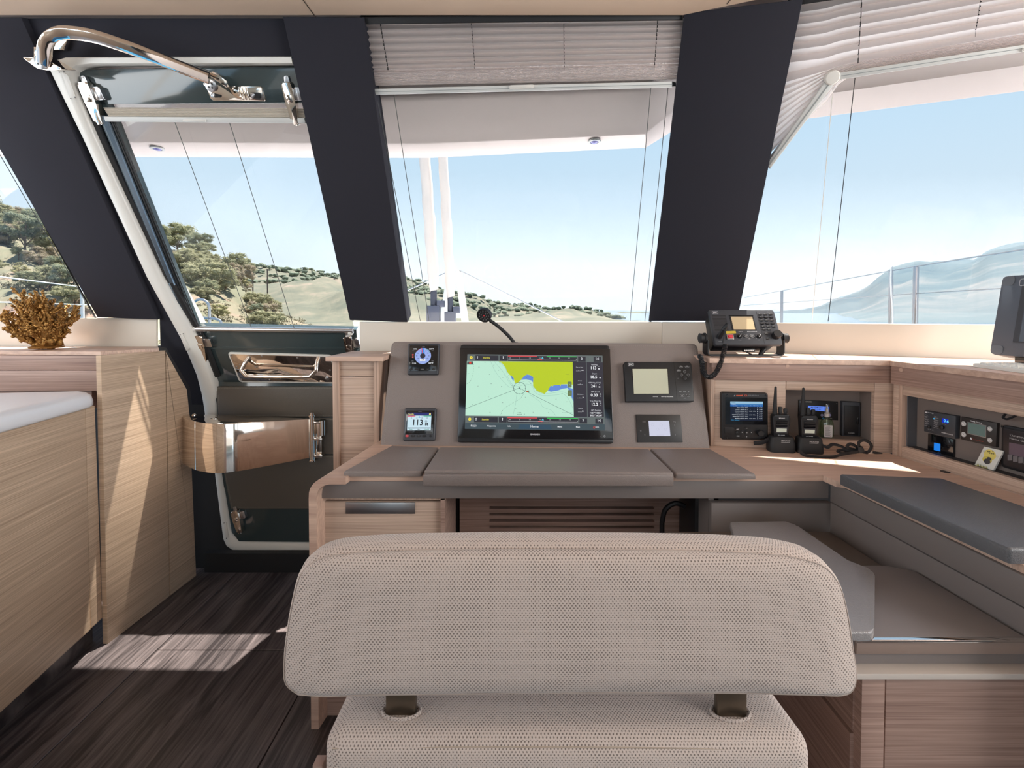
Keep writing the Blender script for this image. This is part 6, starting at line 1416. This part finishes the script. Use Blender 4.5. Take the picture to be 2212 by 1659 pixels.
# ================================================================== outside: boat
k = MB(); k.poly(PLZ(.62), [(-3.6, 2.1), (2.4, 2.1), (4.6, 8.2), (-3.0, 8.2)], -.25, 0, .05); k.poly(PLZ(.62), [(2.0, .2), (2.9, .2), (3.2, 2.2), (1.6, 2.2)], -.25, -.002); k.poly(PLZ(.62), [(-4.4, .2), (-2.75, .2), (-2.75, 2.2), (-4.4, 2.2)], -.25, -.002)
structure(finish(k, 'foredeck', plain('white_deck', (230, 231, 235), .6, bump=(300, .2, .001))))
SEA = -2.2
k = MB(); k.poly(PLZ(SEA), [(6000 * cos(i * pi / 24), 6000 * sin(i * pi / 24)) for i in range(48)], -.5, 0); structure(finish(k, 'sea', plain('blue_sea', (38, 84, 112), .12, bump=(1.5, .3, .1))))
# furled sails on their stays
def furler(pts, label, r):
    P_ = [atY(x, y, 5.6) for x, y in pts]
    t = thing('furled_headsail', label, 'sail', V((P_[-1].x, P_[-1].y, .62)), 'rolled headsails on the forestays')
    d = (P_[0] - P_[1]).normalized(); top = P_[0] + d * 5
    path = [P_[1]]; n = 60; k = MB(); rings = []
    L = (top - P_[1]).length
    rows = []
    for i in range(n + 1):
        s_ = i / n; c = P_[1] + (top - P_[1]) * s_
        row = []
        for j in range(22):
            a = 2 * pi * j / 22
            sp = ((a / (2 * pi) + s_ * L * 2.1) % 1.0)          # spiral of the wrapped cloth
            rr_ = r * (.84 + .20 * sp + .06 * mnoise.noise(V((cos(a) * 2, sin(a) * 2, s_ * L * 3)))) * (.75 + .25 * min(1, s_ * L / .25))
            row.append(c + V((rr_ * cos(a), rr_ * sin(a), (.03 * cos(a) if i == 0 else 0) + .012 * sin(a * 2 + i))))
        rows.append(row)
    k.grid(rows, closed=True); bmesh.ops.recalc_face_normals(k.bm, faces=list(k.bm.faces)); finish(k, 'rolled_sail', plain('cream_sailcloth', (236, 222, 210), .8), t, smooth=60)
    k = MB(); k.tube([P_[1] + d * .12, P_[2]], r * .55, 12); finish(k, 'stay_foil', plain('dark_sail_foot', (70, 72, 84), .5), t)
    b = P_[2]; k = MB(); k.wbox((b.x - r * 1.1, b.y - r, b.z - .34), (b.x + r * 1.1, b.y + r, b.z), .012); k.wbox((b.x + r * .6, b.y - r * .8, b.z - .02), (b.x + r * 1.9, b.y + r * .8, b.z + .06), .01); finish(k, 'furling_drum', plain('grey_furling_gear', (92, 94, 108), .4), t)
    k = MB(); k.cyl((b.x, b.y, b.z - .34), (b.x, b.y, .62), .02, k=8); finish(k, 'tack_post', M['brushed'], t)
furler([(918, 345), (938, 628), (937, 660)], 'cream furled headsail, left one of the pair seen through the centre window', .072)
furler([(957, 345), (974, 642), (973, 673)], 'cream furled headsail, right one of the pair seen through the centre window', .062)
t = thing('bowsprit_frame', 'white A-shaped bow strut behind the furled headsails', 'strut', V((atY(985, 600, 6.2).x, 6.2, .62)))
for a, b, w in (((990, 588), (1014, 762), .055), ((972, 588), (946, 762), .05)):
    p, q = atY(*a, 6.2), atY(*b, 6.2); k = MB(); k.tube([p, p * .75 + q * .25, q], [w, w * .85, w * .9], 10); finish(k, 'leg', M['white'], t)
k = MB(); p = atY(982, 586, 6.2); k.wbox((p.x - .07, 6.15, p.z - .16), (p.x + .07, 6.25, p.z + .02), .03); finish(k, 'head', M['white'], t)
k = MB(); p, q = atY(957, 664, 6.2), atY(1003, 687, 6.2); k.wbox((p.x, 6.17, q.z), (q.x, 6.2, p.z), .006); pl_ = finish(k, 'cross_plate', M['white'], t)
for a, b in (((992, 584), (1235, 704)), ((975, 584), (830, 650))):
    k = MB(); k.tube([atY(*a, 6.2), atY(*b, 6.6)], .009, 6); finish(k, 'stay_wire', M['brushed'], t)
# guardrails
def st_pos(px, py, z): r = ray(px, py); s_ = (z - EYE) / r.z; return EYE_P + r * s_
RZ = 1.45
t = thing('guardrail', 'steel stanchions and two thin guard wires outside the right-hand window', 'guardrail', V((3.0, 4.0, .60)))
for px, py, w in ((1689, 628, .020), (1925, 584, .014), (1979, 575, .016)):
    p = st_pos(px, py, RZ); k = MB(); k.tube([V((p.x, p.y, .40)), V((p.x, p.y, p.z - .01)), V((p.x, p.y, p.z))], [w, w, w * .8], 12); so = finish(k, 'stanchion', M['brushed'], t)
    if px == 1925: k = MB(); k.tube(spline([p + V((0, 0, -.01)), p + V((.0, -.01, .03)), p + V((-.015, -.02, .01)), p + V((-.018, -.02, -.06)), p + V((-.012, -.02, -.16)), p + V((.0, -.02, -.3)), p + V((.01, -.02, -.7))], 6), .006, 7); finish(k, 'rope', M['rail'], so)
p0, p1, p2 = st_pos(2330, 520, RZ), st_pos(1979, 575, RZ), st_pos(1689, 628, RZ)
k = MB(); k.tube([p0, p1, p2, p2 + (p2 - p1) * 1.0], .0045, 6); finish(k, 'guard_wire', M['brushed'], t)
dz_ = V((0, 0, -.18)); k = MB(); k.tube([p0 + dz_, p1 + dz_, p2 + dz_, p2 + (p2 - p1) + dz_], .0035, 6); finish(k, 'guard_wire', M['brushed'], t)
t = thing('guardrail', 'white stanchion with two pale guard wires outside the left-hand window', 'guardrail', V((-5.0, 5.0, .60)))
p = st_pos(177, 620, RZ); k = MB(); k.tube([V((p.x, p.y, .40)), p], .020, 10); finish(k, 'stanchion', M['white'], t)
q = st_pos(-60, 590, RZ)
for dz in (0, -.22):
    k = MB(); k.tube([q + V((0, 0, dz)), p + V((0, 0, dz)), p + (p - q) * 1.2 + V((0, 0, dz))], .006, 6); finish(k, 'guard_wire', M['white'], t)
t = thing('bow_rail', 'bent steel bow rail seen low in the companionway door window', 'rail', V((atY(440, 700, 6.0).x, 6.0, .6)))
k = MB(); k.tube(spline([atY(406, 690, 6), atY(412, 664, 6), atY(424, 649, 6), atY(440, 648, 6), atY(451, 660, 6), atY(453, 690, 6), atY(453, 750, 6)], 6), .016, 10); finish(k, 'hoop', M['brushed'], t)
k = MB(); k.tube(spline([atY(424, 685, 6), atY(450, 687, 6), atY(470, 690, 6), atY(478, 700, 6), atY(480, 750, 6)], 6), .016, 10); finish(k, 'lower_bar', M['brushed'], t)

# ================================================================== outside: land
def hill(name, crest, D0, D1, D2, na, nr, rough, mat, seed, label=None):
    'crest: (azimuth px, horizon px) skyline of real ground at range D1'
    crest = sorted(crest); rows = []
    def cz(px):
        for (x0, y0), (x1, y1) in zip(crest, crest[1:]):
            if x0 <= px <= x1: tt = (px - x0) / (x1 - x0); tt = tt * tt * (3 - 2 * tt) * .5 + tt * .5; return y0 + (y1 - y0) * tt
        return crest[0][1] if px < crest[0][0] else crest[-1][1]
    X0, X1 = crest[0][0], crest[-1][0]; H = {}
    for i in range(na + 1):
        px = X0 + (X1 - X0) * i / na; r = ray(px, HOR); r = V((r.x, r.y, 0)) / r.y
        top = EYE + (HOR - cz(px)) / F_PX * D1; row = []
        for j in range(nr + 1):
            s_ = j / nr; D = D0 + (D2 - D0) * s_
            if D <= D1: f = (D - D0) / (D1 - D0); f = sin(f * pi / 2) ** 1.15
            else: f = 1 - .8 * ((D - D1) / (D2 - D1)) ** 1.5
            x, y = r.x * D, D
            nz = mnoise.fractal(V((x / rough[0], y / rough[0], seed)), 1, 2, 5) * rough[1] * (.25 + .75 * min(1, abs(1 - f) * 3 + .1)) * min(1, f * 6)
            row.append(V((x, y, SEA - .3 + (top - SEA) * f + nz)))
        rows.append(row)
    k = MB(); k.grid(rows); bmesh.ops.recalc_face_normals(k.bm, faces=list(k.bm.faces))
    if sum(f.normal.z for f in k.bm.faces) < 0: bmesh.ops.reverse_faces(k.bm, faces=list(k.bm.faces))
    o = finish(k, name, mat, smooth=60); structure(o); return o, rows
def ground(name, cols, sc, pos):
    m, t, b = new_mat(name); N = t.nodes; L = t.links
    tcn = N.new('ShaderNodeTexCoord'); n1 = N.new('ShaderNodeTexNoise'); n1.inputs['Scale'].default_value = sc; n1.inputs['Detail'].default_value = 8; n1.inputs['Roughness'].default_value = .7
    L.new(tcn.outputs['Object'], n1.inputs['Vector']); r = N.new('ShaderNodeValToRGB'); e = r.color_ramp.elements
    e[0].position = pos[0]; e[0].color = (*lin(cols[0]), 1); e[1].position = pos[-1]; e[1].color = (*lin(cols[-1]), 1)
    for c, p in zip(cols[1:-1], pos[1:-1]): q = e.new(p); q.color = (*lin(c), 1)
    L.new(n1.outputs[0], r.inputs[0]); L.new(r.outputs[0], b.inputs['Base Color']); b.inputs['Roughness'].default_value = .95; b.inputs['Specular IOR Level'].default_value = .1
    return m
g_near = ground('dry_hillside', [(116, 116, 98), (132, 124, 106), (148, 124, 112), (158, 134, 124)], .16, (.42, .56, .64, .76))
g_mid = ground('scrub_hillside', [(98, 102, 92), (116, 115, 102), (146, 132, 121)], .10, (.40, .56, .70))
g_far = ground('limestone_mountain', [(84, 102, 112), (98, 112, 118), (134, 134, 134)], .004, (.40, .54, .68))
hA, rowsA = hill('hill_near', [(-420, 440), (-200, 450), (0, 490), (100, 515), (200, 530), (330, 538), (420, 566), (500, 612), (560, 652), (640, 690), (700, 705)], 34, 105, 150, 90, 40, (9, 2.2), g_near, 1.3)
hB, rowsB = hill('hill_scrub', [(180, 590), (420, 596), (545, 594), (640, 597), (720, 602), (800, 602), (875, 612), (950, 636), (1000, 648), (1100, 664), (1200, 673), (1300, 680), (1420, 694)], 80, 420, 560, 110, 40, (40, 6), g_mid, 4.7)
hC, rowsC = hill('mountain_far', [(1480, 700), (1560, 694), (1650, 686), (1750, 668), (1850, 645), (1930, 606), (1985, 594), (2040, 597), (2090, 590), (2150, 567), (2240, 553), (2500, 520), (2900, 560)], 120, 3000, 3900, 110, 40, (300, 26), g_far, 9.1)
# trees
LEAFS = [plain('pine_foliage_%d' % i, c, .9, spec=.15, var=(1.2, .35)) for i, c in enumerate(((140, 142, 114), (154, 152, 122), (128, 136, 118), (166, 160, 120), (162, 146, 130)))]
for _m in LEAFS:
    _t = _m.node_tree; _tr = _t.nodes.new('ShaderNodeBsdfTranslucent'); _tr.inputs[0].default_value = (.38, .38, .24, 1); _mx = _t.nodes.new('ShaderNodeMixShader'); _mx.inputs[0].default_value = .4
    _o = [n for n in _t.nodes if n.type == 'OUTPUT_MATERIAL'][0]; _t.links.new(_t.nodes['Principled BSDF'].outputs[0], _mx.inputs[1]); _t.links.new(_tr.outputs[0], _mx.inputs[2]); _t.links.new(_mx.outputs[0], _o.inputs[0])
BARK = plain('grey_bark', (112, 92, 78), .9)
def tree_proto(i, wid, hgt, blobs, trunk_h, lf):
    rnd = random.Random(100 + i)
    t = thing('pine_tree', 'tree', 'tree', (0, 0, 0))
    k = MB(); k.tube([V((0, 0, -1.2)), V((rnd.uniform(-.1, .1), 0, trunk_h * .5)), V((rnd.uniform(-.3, .3), 0, hgt * .75))], [.16, .12, .06], 6)
    for b in range(5):
        a = rnd.uniform(0, 6.28); k.tube([V((0, 0, trunk_h * rnd.uniform(.5, .95))), V((cos(a) * wid * .3, sin(a) * wid * .3, hgt * rnd.uniform(.55, .8)))], [.07, .03], 5)
    finish(k, 'trunk', BARK, t)
    k = MB()
    for b in range(blobs):
        a = rnd.uniform(0, 6.28); rr_ = sqrt(rnd.random()) * wid * .42; h = trunk_h + (hgt - trunk_h) * (rnd.random() ** .8) * (1 - .35 * (rr_ / (wid * .5)) ** 2)
        c = V((cos(a) * rr_, sin(a) * rr_, h)); br = wid * rnd.uniform(.08, .16); fl_ = rnd.uniform(.55, .8)
        k.ico(c, br * .78, 1, jit=.5, nf=2.6, seed=rnd.random() * 50, sc=(1, 1, fl_))
        for q in range(150):   # needle tufts
            d = V((rnd.gauss(0, 1), rnd.gauss(0, 1), rnd.gauss(0, 1))).normalized(); p = c + V((d.x, d.y, d.z * fl_)) * br * rnd.uniform(.72, 1.16)
            s_ = wid * rnd.uniform(.010, .024); n_ = (d + V((rnd.uniform(-.8, .8), rnd.uniform(-.8, .8), rnd.uniform(-.2, 1)))).normalized(); e = n_.orthogonal().normalized(); e = (e * cos(q) + n_.cross(e) * sin(q)); f_ = n_.cross(e)
            k._face([k.bm.verts.new(p + e * s_), k.bm.verts.new(p - e * s_ * .6 + f_ * s_ * .8), k.bm.verts.new(p - e * s_ * .5 - f_ * s_ * .8)])
    cr = finish(k, 'crown', LEAFS[lf], t, smooth=0)
    for e_ in cr.data.polygons: e_.use_smooth = False
    return t
protos = [tree_proto(0, 6.2, 5.4, 30, 2.2, 0), tree_proto(1, 5.2, 6.4, 30, 2.6, 2), tree_proto(2, 6.8, 4.4, 34, 1.0, 1), tree_proto(3, 4.2, 3.0, 22, .3, 3), tree_proto(4, 5.4, 4.6, 28, 1.4, 4)]
def ground_z(rows, px, D, D0, D2):
    # nearest mesh vertex on the hill
    best = None
    ang = (px - CX) / F_PX
    for r in rows:
        if abs(r[0].x / r[0].y - ang) < .03:
            for v in r:
                d = (v.x - ang * D) ** 2 + (v.y - D) ** 2
                if best is None or d < best[0]: best = (d, v)
    return best[1].z if best else 0
used = set()
def plant(px, D, scale, kind, label, rows=rowsA, group='trees on the near headland'):
    src = protos[kind]
    if kind in used:
        o = src.copy(); COL.objects.link(o)
        for c in [c for c in COL.objects if c.parent == src]:
            d = c.copy(); COL.objects.link(d); d.parent = o
    else: o = src; used.add(kind)
    ang = (px - CX) / F_PX; z = ground_z(rows, px, D, 0, 0)
    o.location = (ang * D, D, z - .3); o.rotation_euler = (0, 0, (px * 7.3) % 6.28); s_ = scale; o.scale = (s_, s_, s_ * (.9 + .2 * ((px * 13) % 1)))
    o['label'] = label; o['group'] = group
    return o
named = [(385, 100, 1.55, 0, 'broad rounded pine highest on the near headland, in the companionway door window'), (436, 96, 1.15, 1, 'dark pine just right of the highest headland pine, door window'), (512, 90, 1.2, 0, 'lone spreading pine at the right end of the near headland'),
         (345, 100, 1.5, 4, 'brownish pine at the left edge of the companionway door window'), (480, 66, .95, 3, 'yellow green bush below the lone spreading pine'), (455, 58, .9, 2, 'dark green bush low on the headland left of the first pole'), (560, 60, .85, 4, 'bare brownish tree on the slope right of the lone pine'),
         (575, 52, .62, 2, 'light green bush on the shore under the right blind cord of the door window'), (470, 47, .55, 3, 'low yellowish shrub beside the bent bow rail')]
for px, D, s_, kd, lb in named: plant(px, D, s_, kd, lb)
rnd = random.Random(21)
KN = ('rounded olive green pine', 'tall pine with a narrow crown', 'low spreading pale pine', 'small yellow green bush', 'brownish half bare tree')
for i in range(96):
    lft = i % 5 < 3
    px = rnd.uniform(-40, 215) if lft else rnd.uniform(335, 610); D = rnd.uniform(44, 104); kd = rnd.choice((0, 1, 2, 2, 3, 4))
    where = 'low on the slope' if D < 62 else 'halfway up the slope' if D < 84 else 'high on the slope'
    plant(px, D, rnd.uniform(.6, 1.05) * (1 if px < 260 else .8) * (.55 if D < 60 else 1), kd, KN[kd] + ' ' + where + (' seen through the left-hand window' if lft else ' in the companionway door window'))
for i, px in enumerate((30, 95, 150, -60, 185)): plant(px, 100, 1.1 + .1 * (i % 3), i % 3, 'large pine on the headland skyline beyond the left-hand window' if i else 'tall pine on the headland skyline at the left edge of the photo')
for i, (px, s_) in enumerate(((567, .9), (590, .8), (655, 1.1), (672, 1.4), (690, 1.0), (770, .8))): plant(px, 405, s_ * 1.2, i % 3, 'small tree on the far scrubby ridge in the door window', rowsB, 'ridge trees')
# scrub on the middle hill: uncountable
k = MB(); rnd = random.Random(8)
for i in range(7500):
    r = rowsB[rnd.randrange(len(rowsB))]; v = r[min(len(r) - 1, 9 + int(rnd.random() * 23))]
    k.ico(v + V((rnd.uniform(-2.5, 2.5), rnd.uniform(-4, 4), .4)), rnd.uniform(.5, 1.6), 1, jit=.5, seed=i, sc=(1, 1, .7))
tag(finish(k, 'scrub', plain('grey_green_scrub', (102, 112, 96), .95, var=(.05, .25)), smooth=0), 'low grey green scrub scattered over the hillside beyond the bow', 'scrub', kind='stuff')
k = MB(); rnd = random.Random(18)
for i in range(1500):
    r = rowsA[rnd.randrange(len(rowsA))]; v = r[min(len(r) - 1, int(rnd.random() * 27))]; c = v + V((rnd.uniform(-.6, .6), rnd.uniform(-1, 1), .1)); br = rnd.uniform(.25, .8)
    for q in range(34):
        d = V((rnd.gauss(0, 1), rnd.gauss(0, 1), abs(rnd.gauss(0, .7)))).normalized(); p = c + d * br * rnd.uniform(.3, 1.1); s_ = br * rnd.uniform(.12, .26); e = d.orthogonal().normalized(); e = e * cos(q) + d.cross(e) * sin(q); f_ = d.cross(e)
        k._face([k.bm.verts.new(p + e * s_), k.bm.verts.new(p - e * s_ * .6 + f_ * s_ * .8), k.bm.verts.new(p - e * s_ * .5 - f_ * s_ * .8)])
tag(finish(k, 'undergrowth', plain('dry_undergrowth', (124, 118, 96), .95, var=(.25, .35)), smooth=0), 'dry brown green undergrowth between the pines of the near headland', 'undergrowth', kind='stuff')
# villa, poles, retaining wall, turbines
p = V((rowsB[0][0].x, 0, 0)); a_ = (703 - CX) / F_PX; D = 380; zz = EYE + (HOR - 607) / F_PX * D
t = thing('villa', 'small terracotta and white villa on the scrubby ridge in the companionway door window', 'house', (a_ * D, D, zz - 2))
k = MB(); k.wbox((a_ * D - 4.5, D - 3, zz - 4), (a_ * D + 4.5, D + 3, zz + 1.6)); k.wbox((a_ * D - 8, D - 4, zz - 5), (a_ * D + 1, D - 1, zz - 1)); finish(k, 'walls', plain('cream_render', (226, 208, 186), .8), t)
k = MB(); k.wbox((a_ * D - 5, D - 3.5, zz + 1.6), (a_ * D + 5, D + 3.5, zz + 2.3)); finish(k, 'roof', plain('terracotta_roof', (188, 126, 98), .8), t)
for px, py0, py1, D, lb in ((546, 589, 626, 110, 'left dark utility pole beyond the lone headland pine'), (577.5, 581, 628, 116, 'right taller utility pole beyond the lone headland pine')):
    a, b = atY(px, py0, D), atY(px, py1, D); k = MB(); k.tube([V((b.x, D, b.z - 7)), a], [.19, .14], 7); tag(finish(k, 'utility_pole', plain('dark_pole', (84, 76, 76), .8)), lb, 'pole')
a, b = atY(405, 606, 78), atY(476, 632, 72); k = MB(); PLw = PL(V((a.x, 78, b.z - 3)), V((b.x - a.x, -5, 0)), (0, 0, 1)); k.box(PLw, 0, 0, (V((b.x - a.x, -5, 0))).length, 5.2, -.5, 0); k.box(PLw, -.2, 5.2, (V((b.x - a.x, -5, 0))).length + .2, 5.5, -.6, .1)
tag(finish(k, 'stone_terrace', plain('sand_stone_wall', (212, 182, 154), .9, var=(2, .12))), 'sandy stone retaining wall on the headland slope among the pines', 'terrace')  # stone retaining wall across the slope
for px, py0, py1 in ((2028, 585, 595), (2060, 575, 588), (2090, 564, 585), (2127, 555, 575)):
    D = 2950; a, b = atY(px, py0, D), atY(px, py1, D); t = thing('wind_turbine', 'tiny pale wind turbine standing on the far mountain ridge', 'turbine', b, 'wind turbines on the far ridge')
    k = MB(); k.tube([b - V((0, 0, 60)), a], [2.0, 1.4], 6); finish(k, 'tower', M['white_matte'], t)
    for j in range(3): k = MB(); an = j * 2.094 + px; k.tube([a, a + V((cos(an) * 16, 0, sin(an) * 16))], [1.0, .4], 5); finish(k, 'blade', M['white_matte'], t)
# sea haze between the far shore and the bay
S.cycles.volume_bounces = 1
hz = bpy.data.materials.new('sea_haze'); hz.use_nodes = True; t_ = hz.node_tree; t_.nodes.clear()
vs_ = t_.nodes.new('ShaderNodeVolumeScatter'); vs_.inputs['Density'].default_value = .00032; vs_.inputs['Color'].default_value = (.78, .90, 1, 1); vs_.inputs['Anisotropy'].default_value = .2
ou_ = t_.nodes.new('ShaderNodeOutputMaterial'); t_.links.new(vs_.outputs[0], ou_.inputs['Volume'])
k = MB(); k.wbox((-800, 900, SEA + .2), (5200, 2900, 270)); hzo = structure(finish(k, 'haze', hz, smooth=0)); hzo['kind'] = 'stuff'
tag(hzo, 'pale sea haze in front of the far mountain', 'haze', kind='stuff')
